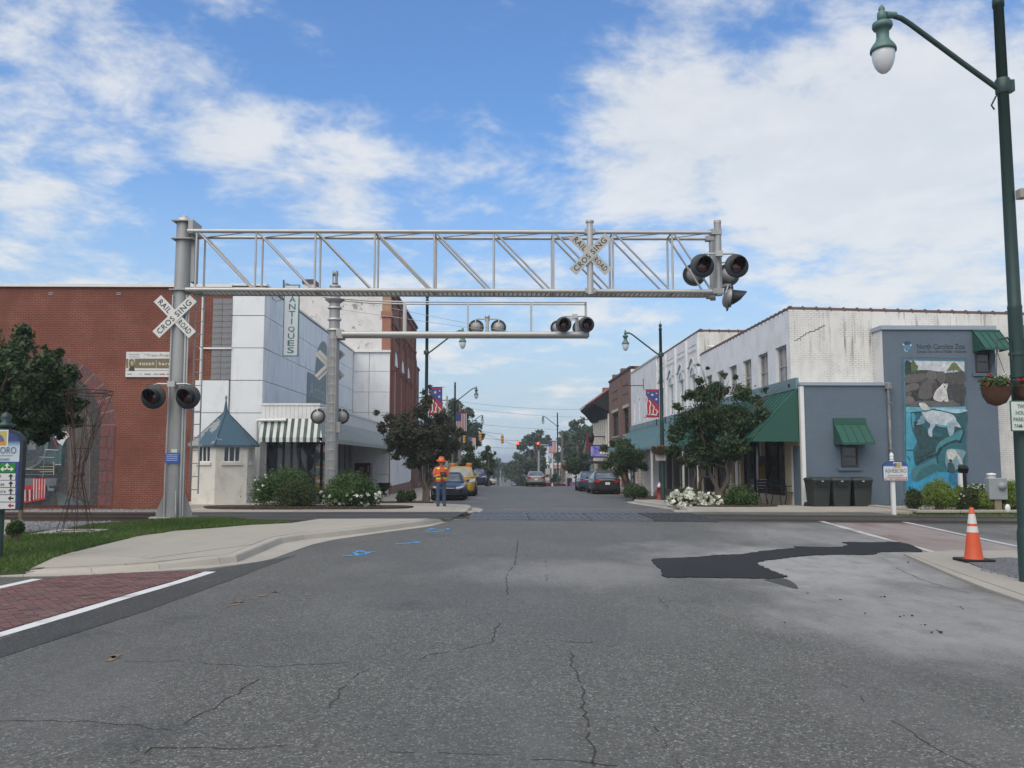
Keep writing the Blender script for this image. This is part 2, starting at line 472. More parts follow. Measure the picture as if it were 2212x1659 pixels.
def brick(name, c1, c2, mortar, plane, bw=.203, bh=.0677, ms=.010, rough=.85, big=.15, wear=None, streaks=False, jointvis=1.0, bst=.5):
    m, t, p, co = base(name)
    s = nd(t, 'ShaderNodeSeparateXYZ', {0: co})
    v = nd(t, 'ShaderNodeCombineXYZ', {0: s.outputs[0 if plane == 'x' else 1], 1: s.outputs[2]}).outputs[0]
    b = nd(t, 'ShaderNodeTexBrick', {'Vector': v, 'Color1': c4(c1), 'Color2': c4(c2), 'Mortar': c4(mortar), 'Scale': 1.0, 'Mortar Size': ms, 'Mortar Smooth': .3,
                                     'Bias': 0.0, 'Brick Width': bw, 'Row Height': bh})
    c = b.outputs[0]
    n = noise(t, co, .9, 6, .6)
    if jointvis < 1:                        # painted over: joints only read here and there
        jn = mrange(t, noise(t, co, 1.4, 6, .6), .42, .68, 0, jointvis)
        plainc = mixc(t, noise(t, co, 5, 4), c4(c1), c4(c2))
        c = mixc(t, mth(t, 'MULTIPLY', jn, b.outputs['Fac']), plainc, c4(mortar))
    c = mixc(t, mrange(t, n, .3, .7, 0, big), c, c4([x * .6 for x in c1]))
    c = mixc(t, mrange(t, noise(t, co, 30, 3), .4, .7, 0, .18), c, c4([min(1, x * 1.25) for x in c2]))
    if wear:
        wn = noise(t, co, 1.6, 9, .72)
        c = mixc(t, mrange(t, wn, .585, .62, 0, .9, False), c, c4(wear))
    if streaks:
        sn = noise(t, co, 1.0, 6, .7, (6.5, 6.5, .42))
        hm = mrange(t, s.outputs[2], 4.2, 6.4)
        sm = mth(t, 'MULTIPLY', mrange(t, sn, .52, .69, 0, .80), mth(t, 'ADD', mth(t, 'MULTIPLY', hm, .85), .12))
        sm = mth(t, 'MULTIPLY', sm, mrange(t, noise(t, co, .55, 3), .36, .6))
        c = mixc(t, sm, c, (.035, .033, .03, 1))
        c = mixc(t, mrange(t, noise(t, co, 1.2, 6, .6, (2.5, 2.5, .5)), .45, .75, 0, .4), c, (.42, .38, .31, 1))
    setc(t, p, 'Base Color', c)
    p.inputs['Roughness'].default_value = rough; p.inputs['Specular IOR Level'].default_value = .3
    h = mth(t, 'ADD', mth(t, 'MULTIPLY', b.outputs['Fac'], -1.0), mth(t, 'MULTIPLY', noise(t, co, 45, 3), .5))
    bump(t, p, h, bst, .008)
    return m
def leafmat(name, c1, c2, trans=.25, rough=.55):
    m = bpy.data.materials.new(name); m.use_nodes = True
    t = m.node_tree; t.nodes.clear()
    a = nd(t, 'ShaderNodeVertexColor', layer_name='Col')
    s = nd(t, 'ShaderNodeSeparateColor', {0: a.outputs[0]})
    c = mixc(t, s.outputs[0], c4(c1), c4(c2))
    p = nd(t, 'ShaderNodeBsdfPrincipled', {'Base Color': c, 'Roughness': rough, 'Specular IOR Level': .35})
    tr = nd(t, 'ShaderNodeBsdfTranslucent', {0: mixc(t, .5, c, (c2[0] * 1.2, c2[1] * 1.3, c2[2] * .6, 1))})
    mx = nd(t, 'ShaderNodeMixShader', {0: trans, 1: p.outputs[0], 2: tr.outputs[0]})
    t.links.new(mx.outputs[0], nd(t, 'ShaderNodeOutputMaterial').inputs[0])
    return m
def glassmat(name, tint=(.012, .014, .016), rough=.03, var=.5):
    m, t, p, co = base(name)
    c = mixc(t, mrange(t, noise(t, co, 1.3, 3), .35, .65), c4(tint), c4([x * (1 + var * 4) for x in tint]))
    setc(t, p, 'Base Color', c); p.inputs['Roughness'].default_value = rough; p.inputs['Specular IOR Level'].default_value = .7
    bump(t, p, noise(t, co, 1.5, 1), .03, .05)
    return m
def printmat(name, rough=.6, vary=0.0):
    m, t, p, co = base(name)
    a = nd(t, 'ShaderNodeVertexColor', layer_name='Col').outputs[0]
    if vary:
        a = mixc(t, mrange(t, noise(t, co, 4.5, 7, .7), .3, .7, 0, vary), a, (.02, .06, .075, 1)); a = mixc(t, mrange(t, noise(t, co, 11, 6, .7, (1, 1, .5)), .42, .75, 0, vary), a, mixc(t, 1.0, a, (1.9, 1.9, 1.85, 1), 'MULTIPLY'))
    c = mixc(t, mrange(t, noise(t, co, 9, 5, .65), .4, .75, 0, .16), a, (.30, .30, .28, 1))
    c = mixc(t, mrange(t, noise(t, co, 70, 2), .4, .7, 0, .10), c, (.02, .02, .02, 1))
    setc(t, p, 'Base Color', c); p.inputs['Roughness'].default_value = rough; p.inputs['Specular IOR Level'].default_value = .3
    return m

# asphalt: stones set in binder, with wear, oil and pale dust left by the patching crew
def asphalt(name, g=.14, dust=True, spec=.5):
    m, t, p, co = base(name)
    vo = nd(t, 'ShaderNodeTexVoronoi', {'Vector': co, 'Scale': 88.0, 'Randomness': 1.0})
    cr = nd(t, 'ShaderNodeSeparateColor', {0: vo.outputs['Color']})
    vo2 = nd(t, 'ShaderNodeTexVoronoi', {'Vector': co, 'Scale': 42.0, 'Randomness': 1.0})
    cr2 = nd(t, 'ShaderNodeSeparateColor', {0: vo2.outputs['Color']})
    st = ramp(t, cr.outputs[0], [(0, (g * .75, g * .71, g * .56)), (.45, (g * .99, g * .95, g * .75)), (.8, (g * 1.14, g * 1.12, g * .88)), (.93, (g * 1.9, g * 1.88, g * 1.65)), (1, (g * 3.6, g * 3.6, g * 3.2))])
    c = mixc(t, mrange(t, cr2.outputs[1], .86, 1.0, 0, .6), st, (g * 2.1, g * 2.05, g * 1.95, 1))
    c = mixc(t, mrange(t, cr2.outputs[2], .80, 1.0, 0, .7), c, (g * .45, g * .45, g * .46, 1))
    L = noise(t, co, .35, 6, .6)
    c = mixc(t, mrange(t, L, .35, .68, 0, .50), c, (g * .74, g * .72, g * .64, 1))
    L2 = noise(t, co, .8, 8, .65, (1.0, .35, 1))
    c = mixc(t, mrange(t, L2, .46, .70, 0, .42), c, (g * 1.55, g * 1.5, g * 1.36, 1))
    v3 = nd(t, 'ShaderNodeTexVoronoi', {'Vector': nd(t, 'ShaderNodeVectorMath', {0: co, 1: nd(t, 'ShaderNodeTexNoise', {'Vector': co, 'Scale': 3.0}).outputs[1]}, operation='ADD').outputs[0], 'Scale': .55}).outputs['Distance']
    c = mixc(t, mrange(t, v3, .05, .26, .42, 0), c, (g * .4, g * .4, g * .38, 1))
    if dust:
        s = nd(t, 'ShaderNodeSeparateXYZ', {0: co})
        dn = noise(t, co, .55, 8, .62, (1.0, .55, 1))
        def blob(cx, cy, rx, ry, a):
            ex = mth(t, 'DIVIDE', mth(t, 'SUBTRACT', s.outputs[0], cx), rx); ey = mth(t, 'DIVIDE', mth(t, 'SUBTRACT', s.outputs[1], cy), ry)
            r = mth(t, 'SQRT', mth(t, 'ADD', mth(t, 'MULTIPLY', ex, ex), mth(t, 'MULTIPLY', ey, ey)))
            return mrange(t, mth(t, 'ADD', r, mth(t, 'MULTIPLY', mth(t, 'SUBTRACT', dn, .5), 2.3)), 1.15, .25, 0, a)
        f = mth(t, 'MAXIMUM', blob(5.2, 13.6, 3.6, 3.4, .85), blob(4.6, 9.0, 2.6, 3.2, .62))
        f = mth(t, 'MAXIMUM', f, blob(7.6, 16.5, 3.6, 4.5, .55)); f = mth(t, 'MAXIMUM', f, blob(1.2, 12.4, 2.6, 1.6, .35))
        f = mth(t, 'MULTIPLY', f, mrange(t, noise(t, co, 3.5, 7, .7, (1, .4, 1)), .25, .55, .45, 1))
        dc = mixc(t, noise(t, co, 2.5, 6, .65), (.24, .23, .215, 1), (.46, .44, .41, 1))
        c = mixc(t, mth(t, 'MULTIPLY', f, .95), c, dc)
    setc(t, p, 'Base Color', c)
    p.inputs['Roughness'].default_value = .62; p.inputs['Specular IOR Level'].default_value = spec
    h = mth(t, 'ADD', vo.outputs['Distance'], mth(t, 'MULTIPLY', noise(t, co, 14, 4), .4))
    bump(t, p, h, .55, .006)
    return m
def concrete(name, col, var=.14, stain=(.20, .18, .15), amt=.35):
    m, t, p, co = base(name)
    n = noise(t, co, 1.1, 7, .62); f = noise(t, co, 90, 3, .6)
    c = mixc(t, n, c4([x * (1 - var) for x in col]), c4([x * (1 + var) for x in col]))
    c = mixc(t, mrange(t, f, .35, .7, 0, .25), c, c4([x * .62 for x in col]))
    c = mixc(t, mrange(t, noise(t, co, .5, 9, .68, (1, .5, 1)), .46, .74, 0, amt), c, c4(stain))
    sp = nd(t, 'ShaderNodeTexVoronoi', {'Vector': co, 'Scale': 2.3}).outputs['Distance']
    c = mixc(t, mrange(t, sp, .0, .035, .5, 0), c, c4([x * .5 for x in col]))
    setc(t, p, 'Base Color', c); p.inputs['Roughness'].default_value = .85; p.inputs['Specular IOR Level'].default_value = .3
    bump(t, p, mth(t, 'ADD', mth(t, 'MULTIPLY', n, 2.0), f), .3, .004)
    return m
def gravel(name, c1, c2, s=28):
    m, t, p, co = base(name)
    vo = nd(t, 'ShaderNodeTexVoronoi', {'Vector': co, 'Scale': s})
    g = nd(t, 'ShaderNodeSeparateColor', {0: vo.outputs['Color']}).outputs[0]
    c = mixc(t, g, c4(c1), c4(c2)); c = mixc(t, mrange(t, vo.outputs['Distance'], .3, .7, 0, .7), c, c4([x * .35 for x in c1]))
    c = mixc(t, mrange(t, noise(t, co, .8, 5), .4, .7, 0, .5), c, c4([x * .7 for x in c1]))
    setc(t, p, 'Base Color', c); p.inputs['Roughness'].default_value = .9
    bump(t, p, mth(t, 'MULTIPLY', vo.outputs['Distance'], -1.0), .8, .03)
    return m

A_ROAD = asphalt('asphalt', .096)
A_STRIP = asphalt('asphalt_newer', .055, False, .35)
A_PATCH = asphalt('asphalt_patch', .019, False, .2)
CRACK = mat('crack_fill', (.045, .042, .037), .95, var=.3)
CONC = concrete('sidewalk_concrete', (.37, .34, .285), stain=(.22, .19, .155), amt=.42)
CONC_OLD = concrete('kerb_concrete', (.40, .37, .32), stain=(.22, .19, .15), amt=.4)
CONC_JOINT = concrete('joint_dirt', (.12, .105, .085))
GRAVEL = gravel('ballast', (.11, .11, .115), (.28, .28, .28), 22)
GRAVEL_FINE = gravel('fine_gravel', (.15, .15, .155), (.30, .30, .30), 45)
SOIL = gravel('mulch', (.045, .028, .018), (.13, .085, .055), 30)
EARTH = mat('earth', (.10, .095, .075), .95, var=.3, vs=.3, bs=3)
PAINT = mat('road_paint', (.66, .655, .63), .7, var=.08, dirt=(.22, .21, .20), dirt_amt=.8, fine=40)
PAINT_WORN = mat('road_paint_worn', (.46, .45, .43), .75, var=.15, dirt=(.18, .175, .17), dirt_amt=.9, fine=30)
BLUEP = mat('blue_marking_paint', (.075, .36, .72), .7, var=.12, dirt=(.12, .2, .3), dirt_amt=.9, fine=30)
YELP = mat('faded_orange_marking', (.22, .165, .10), .8, var=.2)
GALV = mat('galvanised_steel', (.33, .33, .325), .5, .35, var=.12, vs=2, dirt=(.27, .265, .25), dirt_amt=.55, ds=(3, 3, .6), fine=25)
GALV_L = mat('galvanised_tube', (.45, .45, .435), .45, .35, var=.08, vs=2, dirt=(.33, .32, .30), dirt_amt=.45, fine=25)
MESHM = mat('steel_grating', (.25, .25, .25), .6, .3)
RUST = mat('rusty_steel', (.065, .032, .022), .85, .2, var=.4)
RAILM = mat('rail_steel', (.085, .062, .05), .6, .4, var=.3, dirt=(.13, .07, .045))
RUBBER = mat('crossing_rubber', (.052, .055, .06), .75, var=.25, vs=2, bs=60, bst=.4)
PANELM = mat('crossing_steel_panel', (.12, .13, .145), .6, .3, var=.25, vs=3, bs=60)
BLACK = mat('signal_black', (.018, .022, .026), .55, var=.2)
LENS = plain('dark_red_lens', (.055, .008, .008), .12, 0, .5)
SIGNW = mat('sign_white', (.64, .64, .61), .55, var=.05, dirt=(.42, .40, .36), dirt_amt=.3)
SIGNW2 = mat('sign_weathered', (.42, .42, .40), .6, var=.07, dirt=(.29, .28, .26), dirt_amt=.4)
INK = plain('sign_black', (.02, .02, .02), .6)
GREENL = mat('lamp_green_paint', (.022, .050, .045), .45, .1, var=.2, vs=3, fine=30)
GREENH = mat('lamp_housing_green', (.085, .165, .150), .5, .1, var=.2, vs=6, fine=30)
GREENA = mat('awning_green_metal', (.028, .105, .072), .45, .25, var=.15, vs=2, dirt=(.05, .09, .075), dirt_amt=.5)
TEALA = mat('teal_awning_metal', (.075, .155, .145), .55, .1, var=.12, vs=1)
TEALTRIM = mat('teal_trim', (.15, .235, .25), .6, var=.1)
GLOBE = plain('frosted_globe', (.62, .63, .64), .25, 0, .3)
BRICK_R = brick('red_brick', (.155, .042, .026), (.205, .058, .036), (.27, .15, .11), 'x', big=.5)
BRICK_RY = brick('red_brick_street', (.20, .070, .050), (.27, .095, .065), (.25, .16, .13), 'y')
BRICK_TAN = brick('brown_brick', (.15, .085, .060), (.22, .125, .088), (.22, .18, .15), 'y')
WBRICK_X = brick('painted_white_brick', (.66, .645, .61), (.72, .71, .68), (.27, .25, .23), 'x', jointvis=.7, big=.08, streaks=True, ms=.011)
WBRICK_Y = brick('painted_white_brick_street', (.72, .72, .72), (.77, .77, .77), (.32, .31, .30), 'y', jointvis=.7, big=.05, ms=.011)
WBRICK_OLD = brick('peeling_white_brick', (.64, .63, .61), (.72, .71, .69), (.30, .28, .26), 'x', jointvis=.8, big=.1, wear=(.27, .24, .22))
PIER = brick('tan_red_pier_brick', (.31, .125, .085), (.36, .16, .105), (.36, .20, .15), 'x', big=.15)
PIER_TAN = brick('tan_pier_brick', (.36, .21, .115), (.42, .26, .15), (.36, .23, .15), 'x', wear=(.6, .55, .5))
SLATEB = brick('grey_blue_painted_brick', (.112, .150, .190), (.128, .166, .206), (.09, .12, .155), 'x', big=.12, jointvis=.8)
COPING = mat('grey_blue_coping', (.30, .35, .40), .55, .1, var=.1)
WHITEP = mat('white_panel', (.72, .74, .75), .45, 0, var=.05, vs=1, dirt=(.46, .46, .45), dirt_amt=.35, ds=(1.5, 1.5, .4), bs=1.6, bst=.35, bd=.05)
WHITES = mat('white_siding_dirty', (.82, .85, .88), .5, 0, var=.08, vs=1, dirt=(.40, .36, .36), dirt_amt=.5, ds=(1, 1, .25), bs=1.6, bst=.3, bd=.05)
WHITET = mat('white_trim', (.70, .70, .68), .5, var=.06, dirt=(.45, .43, .40), dirt_amt=.3)
CREAM = mat('cream_paint', (.50, .40, .27), .7, var=.08)
STUCCO = mat('pale_stucco', (.60, .575, .51), .9, var=.10, vs=1.4, dirt=(.36, .33, .28), dirt_amt=.5, bs=18, bst=.5, bd=.012)
BLUEROOF = None
TILE = mat('brown_coping_tile', (.095, .055, .045), .75, var=.3, vs=4)
REDTILE = mat('red_roof_tile', (.33, .095, .075), .8, var=.15)
DARKWOOD = mat('dark_soffit', (.018, .018, .02), .8, var=.3)
GLASS = glassmat('window_glass')
GLASS_L = glassmat('window_glass_pale', (.08, .095, .105), .06)
DARK = mat('dark_interior', (.016, .015, .015), .9, var=.3)
STONE = mat('grey_marble', (.27, .27, .27), .6, var=.3, vs=3)
BLOCK = brick('cinder_block', (.20, .205, .215), (.26, .265, .275), (.30, .27, .23), 'x', bw=.41, bh=.205, ms=.012, big=.3)
BLACKM = mat('black_metal', (.012, .012, .013), .5, .3)
CARTM = mat('dark_green_plastic', (.024, .030, .026), .55, var=.2, dirt=(.05, .05, .045), dirt_amt=.3)
TYRE = mat('tyre_rubber', (.012, .012, .012), .85)
RIM = mat('alloy_rim', (.38, .38, .39), .35, .7)
CHROME = mat('chrome', (.6, .6, .62), .2, .9)
HEADL = plain('headlight_glass', (.50, .52, .54), .1, .2, .6)
TAILL = plain('tail_light', (.30, .018, .014), .2, 0, .5)
AMBER = plain('amber_beacon', (.50, .12, .02), .3, 0, .4)
CARGLASS = glassmat('car_glass', (.045, .055, .06), .04)
PRINT = printmat('printed_surface')
MURAL = printmat('mural_paint', .7, .38)
BARK = mat('bark', (.135, .105, .08), .9, var=.3, vs=6, bs=25, bst=.6, bd=.02)
WOODP = mat('weathered_wood', (.23, .18, .125), .9, var=.25, vs=4)
def carpaint(name, col, metal=.35):
    return mat(name, col, .32, metal, var=.04, coat=.6, fine=8)
LF_MYRTLE = leafmat('crape_myrtle_leaf', (.034, .044, .026), (.085, .080, .044))
LF_DARK = leafmat('dark_green_leaf', (.019, .040, .015), (.072, .115, .040))
LF_MID = leafmat('mid_green_leaf', (.030, .062, .020), (.085, .130, .040))
LF_BUSH = leafmat('shrub_leaf', (.030, .068, .018), (.085, .145, .034))
LF_BOX = leafmat('dull_shrub_leaf', (.035, .055, .016), (.080, .105, .030))
LF_YEL = leafmat('golden_shrub_leaf', (.09, .15, .02), (.24, .30, .055))
LF_FAR = leafmat('far_leaf', (.045, .075, .042), (.105, .145, .075))  # paler, greyer green: distance haze is put into the leaf colour
PETAL = leafmat('white_petal', (.62, .62, .54), (.80, .80, .76), .2)
PETAL_R = leafmat('red_petal', (.45, .02, .03), (.62, .06, .07), .2)
PETAL_O = leafmat('orange_petal', (.6, .10, .03), (.7, .2, .06), .2)
GRASS = leafmat('grass_blade', (.045, .095, .018), (.13, .19, .05), .3)
LAWN = mat('lawn_soil', (.05, .075, .025), .95, var=.35, vs=2.5, bs=60)

# ------------------------------------------------------------------ ground, road, pavements
S22 = 4096 / 2212
def g22(x, y, dz=0.0): return gp(x * S22 / 4, y * S22 / 4, dz)
def xy(ps): return [(p[0], p[1]) for p in ps]
def st(o, kind='structure'): o['kind'] = kind; return o

st(sheet('ground', [(-1500, -60), (1500, -60), (1500, 2600), (-1500, 2600)], -.14, EARTH))
GUT = xy([gs(*p) for p in [(1847, 2075), (1718, 2107), (1546, 2129), (1340, 2159), (1246, 2180), (1074, 2243), (859, 2273), (601, 2288), (258, 2305), (0, 2309)]])
def swz(y): return .03 + .095 * max(0, min(1, (y - 11.8) / 1.4)) - .10 * max(0, min(1, (y - 20) / 1.2)) if y < 22 else .03
KTOP = [(*gs(x, y, h)[:2], swz(gs(x, y, h).y) - .006) for x, y, h in [(1830, 2076, .015), (1718, 2090, .05), (1546, 2106, .09), (1375, 2120, .12), (1203, 2137, .12), (1117, 2150, .12), (1031, 2185, .12), (937, 2225, .11), (859, 2252, .03), (600, 2276, .025), (258, 2288, .025), (0, 2292, .025)]]
def swf(y): return .015 + .107 * max(0, min(1, (y - 24.7) / 2.3))
road = st(sheet('road', [(-45, -15), (45, -15), (45, 17), (24, 20.8), (10.7, 22.3), (10.6, 24.7), (-.7, 24.7)] + [(-.75, 23.4)] + GUT + [(-45, 10.9)], 0, A_ROAD))
st(sheet('street', [(-4.7, 24.7), (9.2, 24.7), (9.2, 320), (-4.7, 320)], 0, A_ROAD))

# newer asphalt beside the crosswalk, and the fresh patch
st(sheet('asphalt_strip', xy([gs(*p) for p in [(840, 2281), (1074, 2243), (1185, 2222), (1040, 2275), (600, 2440), (0, 2632)]]) + [(-4.6, 4), (-4.9, 4)] + xy([gs(0, 2560), gs(430, 2400)]), .004, A_STRIP))
patch_px = [(1408, 1211), (1440, 1207), (1500, 1205), (1555, 1200), (1595, 1199), (1650, 1191), (1719, 1185), (1722, 1182), (1800, 1183), (1832, 1178), (1822, 1172), (1880, 1173), (1945, 1173), (1992, 1191), (1940, 1192),
            (1900, 1194), (1880, 1199), (1820, 1199), (1750, 1201), (1700, 1206), (1660, 1211), (1634, 1217), (1652, 1228), (1690, 1243), (1694, 1248), (1660, 1251), (1600, 1250), (1500, 1248), (1438, 1247), (1425, 1230)]
pw = smooth_closed(xy([g22(*p) for p in patch_px]), 7)
pw = [(p[0] + random.gauss(0, .016), p[1] + random.gauss(0, .022)) for p in pw]
st(sheet('asphalt_patch', pw, .014, A_PATCH, .014))
st(sheet('tar_smear', smooth_closed(xy([g22(*p) for p in [(1690, 1250), (1712, 1258), (1724, 1270), (1716, 1272), (1680, 1262), (1650, 1252)]]), 3), .0045, A_STRIP))

# painted lines
def stripe(name, p, q, wd, m, dz=.005, wob=.01):
    p, q = Vector(p[:2]), Vector(q[:2]); d = q - p; L = d.length; d.normalize(); n = Vector((-d.y, d.x))
    k = max(2, int(L / .5)); a, b = [], []
    for i in range(k + 1):
        c = p + d * L * i / k
        a.append(c + n * (wd / 2 + random.uniform(-wob, wob))); b.append(c - n * (wd / 2 + random.uniform(-wob, wob)))
    return st(sheet(name, [tuple(v) for v in a] + [tuple(v) for v in reversed(b)], dz, m))
lineA0, lineA1 = gs(0, 2542), gs(842, 2288)
lineB0, lineB1 = gs(0, 2352), gs(150, 2318)
dA = (lineA1 - lineA0).normalized()
stripe('crosswalk_line', lineA0 - dA * 4, lineA1, .15, PAINT)
stripe('crosswalk_line', lineB0 - dA * 6, lineB1, .15, PAINT)
stripe('crosswalk_line', gs(3283, 2086), gs(3800, 2226), .15, PAINT_WORN, .005, .03)
stripe('crosswalk_line', gs(3600, 2086), gs(4090, 2190), .13, PAINT_WORN)
def redbrick_ground():
    m, t, p, co = base('stamped_red_crosswalk')
    b = nd(t, 'ShaderNodeTexBrick', {'Vector': co, 'Color1': (.155, .078, .068, 1), 'Color2': (.20, .105, .09, 1), 'Mortar': (.11, .085, .078, 1), 'Scale': 1.0, 'Mortar Size': .008, 'Brick Width': .2, 'Row Height': .1})
    c = mixc(t, mrange(t, noise(t, co, .6, 7, .65, (1, .5, 1)), .38, .66, 0, .8), b.outputs[0], (.30, .265, .235, 1))
    s = nd(t, 'ShaderNodeSeparateXYZ', {0: co})
    c = mixc(t, mrange(t, s.outputs[1], 18.5, 14.5, 0, .62), c, (.33, .30, .27, 1))
    c = mixc(t, mrange(t, noise(t, co, 40, 3), .4, .7, 0, .25), c, (.08, .06, .055, 1))
    setc(t, p, 'Base Color', c); p.inputs['Roughness'].default_value = .85
    return m
RED_XW = redbrick_ground()
st(sheet('crosswalk', xy([gs(3290, 2085), gs(3590, 2085), gs(4090, 2200)]) + [(9.2, 14.3)] + xy([gs(3800, 2222)]), .003, RED_XW))

# herringbone paver crosswalk at the left, brick by brick
PAVER = mat('red_paver', (.150, .070, .060), .85, var=.35, vs=3, dirt=(.16, .13, .12), dirt_amt=.5, bs=70, bst=.3)
PAVER_B = mat('dark_red_paver', (.115, .058, .052), .85, var=.3, vs=3, dirt=(.14, .12, .11), dirt_amt=.5, bs=70, bst=.3)
qA, qB = Vector((lineA0.x, lineA0.y)), Vector((lineB0.x, lineB0.y)); dA2 = Vector((dA.x, dA.y)).normalized()
nA = Vector((-dA2.y, dA2.x))
wdt = (qB - qA).dot(nA)
cwp = [qA - dA2 * 2.5 + nA * .10, Vector((lineA1.x, lineA1.y)) + nA * .10, Vector(GUT[7]) + Vector((.05, -.03)), Vector(GUT[8]) + Vector((0, -.03)), Vector((lineB1.x, lineB1.y)) - nA * .1, qA - dA2 * 2.5 + nA * (wdt - .1)]
cwp = [tuple(p) for p in cwp]
cw = st(sheet('paver_crosswalk', cwp, .002, CONC_JOINT))
U_ = .1
bricks = []
c45, s45 = math.cos(R(38)), math.sin(R(38))
for i in range(-110, 110):
    for j in range(-40, 160):
        k = (i - j) % 4
        if k == 0: rct = (i, j, i + 2, j + 1)
        elif k == 3: rct = (i, j, i + 1, j + 2)
        else: continue
        g_ = .006
        q = [(rct[0] * U_ + g_, rct[1] * U_ + g_), (rct[2] * U_ - g_, rct[1] * U_ + g_), (rct[2] * U_ - g_, rct[3] * U_ - g_), (rct[0] * U_ + g_, rct[3] * U_ - g_)]
        q = [(-5.3 + x * c45 - y * s45, 5.5 + x * s45 + y * c45) for x, y in q]
        if q[0][1] < 6.8 or q[0][1] > 13: continue
        for a, b in zip(cwp, cwp[1:] + cwp[:1]):
            ex, ey = b[0] - a[0], b[1] - a[1]
            q = clip(q, ey, -ex, ey * a[0] - ex * a[1])
            if len(q) < 3: break
        if len(q) >= 3 and area(q) > .002: bricks.append(q)
bricks.sort(key=lambda q: -(area(q) / (q[0][1] ** 3)) if at(0, 700, q[0][1]).x < q[0][0] + .1 else 1)
rest = MB()
for n, q in enumerate(bricks):
    dz = .010 + random.uniform(-.003, .003)
    if n < 290: sheet('brick', q, dz, PAVER if random.random() < .6 else PAVER_B, .01, cw)
    else: sheet_mb(rest, q, dz, .01)
st(rest.build('bricks', PAVER, cw, norm=False), 'stuff')

# cracks, spray marks and small litter of the road surface
def ribbon(mb, pts, w0, dz, jit=.012, step=.10, gaps=.1):
    P = [Vector(p[:2]) for p in pts]; path = []
    for a, b in zip(P, P[1:]):
        k = max(2, int((b - a).length / step))
        path += [a.lerp(b, i / k) for i in range(k)]
    path.append(P[-1])
    path = [p + Vector((random.gauss(0, jit), random.gauss(0, jit * 1.6))) for p in path]
    for a, b in zip(path, path[1:]):
        if random.random() < gaps: continue
        d = (b - a); L = d.length
        if L < 1e-5: continue
        d /= L; n = Vector((-d.y, d.x)); w1 = w0 * random.uniform(.5, 1.5); w2 = w0 * random.uniform(.5, 1.5)
        sheet_mb(mb, [tuple(a + n * w1 / 2 - d * w0 * .3), tuple(a - n * w1 / 2 - d * w0 * .3), tuple(b - n * w2 / 2 + d * w0 * .3), tuple(b + n * w2 / 2 + d * w0 * .3)], dz)
cr = MB()
for wd, gp_, pts in [(.022, .15, [(1120, 1165), (1112, 1220), (1092, 1245), (1096, 1285)]), (.016, .1, [(1078, 1345), (1060, 1390), (1010, 1400), (940, 1412), (905, 1425)]),
                     (.018, .1, [(1232, 1412), (1240, 1440), (1257, 1500), (1262, 1540), (1268, 1570), (1276, 1615), (1282, 1658)]), (.012, .2, [(0, 1558), (110, 1557), (220, 1563), (330, 1575), (375, 1577)]),
                     (.014, .1, [(375, 1577), (420, 1550), (480, 1520), (520, 1490), (560, 1468)]), (.013, .15, [(270, 1659), (300, 1640), (325, 1620), (420, 1614), (500, 1620), (620, 1614)]), (.010, .3, [(300, 1640), (290, 1600)]),
                     (.010, .3, [(850, 1625), (1000, 1628), (1130, 1635)]), (.012, .25, [(260, 1430), (400, 1430), (560, 1440), (640, 1438), (760, 1432)]), (.012, .2, [(800, 1448), (760, 1465), (730, 1500), (700, 1540)]),
                     (.014, .3, [(1180, 1210), (1181, 1255)]), (.014, .1, [(1212, 1385), (1260, 1389), (1282, 1388)]), (.012, .25, [(1820, 1480), (1900, 1540), (2000, 1610), (2110, 1659)]),
                     (.014, .25, [(1360, 1655), (1300, 1652), (1150, 1640)]), (.012, .3, [(1420, 1290), (1445, 1315)]), (.02, .3, [(1240, 1290), (1260, 1300)]), (.010, .4, [(1100, 1262), (1040, 1262), (1000, 1266)]),
                     (.014, .15, [(1930, 1225), (1990, 1252), (2060, 1275), (2110, 1285)]), (.012, .4, [(1400, 1560), (1440, 1610), (1470, 1659)]), (.012, .45, [(1700, 1180), (1660, 1160), (1630, 1140)])]:
    ribbon(cr, [g22(*p) for p in pts], wd * .62, .0035, gaps=gp_)
st(cr.build('crack', CRACK, norm=False), 'stuff')
bl = MB()
for wd, pts in [(.09, [(742, 1202), (770, 1200), (790, 1197)]), (.05, [(765, 1200), (770, 1193), (778, 1190)]), (.05, [(778, 1190), (795, 1196), (808, 1193)]), (.10, [(857, 1175), (880, 1174), (902, 1172)]), (.09, [(922, 1148), (945, 1149), (958, 1147)]), (.06, [(925, 1145), (932, 1142)]), (.06, [(935, 1143), (960, 1145), (970, 1142)])]:
    ribbon(bl, [g22(*p) for p in pts], wd, .005, jit=.02, step=.06, gaps=.06)
st(bl.build('spray_paint_mark', BLUEP, norm=False))
og = MB()
for pts in [[(800, 1170), (818, 1162)], [(770, 1177), (785, 1168)], [(500, 1308), (560, 1290), (600, 1278)], [(220, 1430), (262, 1415)], [(640, 1287), (700, 1283)]]:
    ribbon(og, [g22(*p) for p in pts], .06, .005, jit=.03, step=.05, gaps=.45)
st(og.build('old_spray_mark', YELP, norm=False))
db = MB()
for x, y, s in [(2018, 1363, .035), (2010, 1366, .02), (1962, 1330, .03), (1950, 1332, .02), (1905, 1290, .03), (1820, 1296, .025), (1748, 1282, .02), (2075, 1312, .02), (2080, 1316, .015), (1688, 1345, .02), (1990, 1350, .02), (1870, 1325, .02), (1960, 1215, .03)]:
    p = g22(x, y, .01)
    for k in range(4):
        s = s * (.6 if k else 1); db.box((p.x + random.gauss(0, s), p.y + random.gauss(0, s), p.z + .004), (s * random.uniform(.4, 1), s * random.uniform(.4, 1), s * .4), Matrix.Rotation(random.random() * 3, 3, 'Z'))
st(db.build('asphalt_crumbs', A_PATCH), 'stuff')

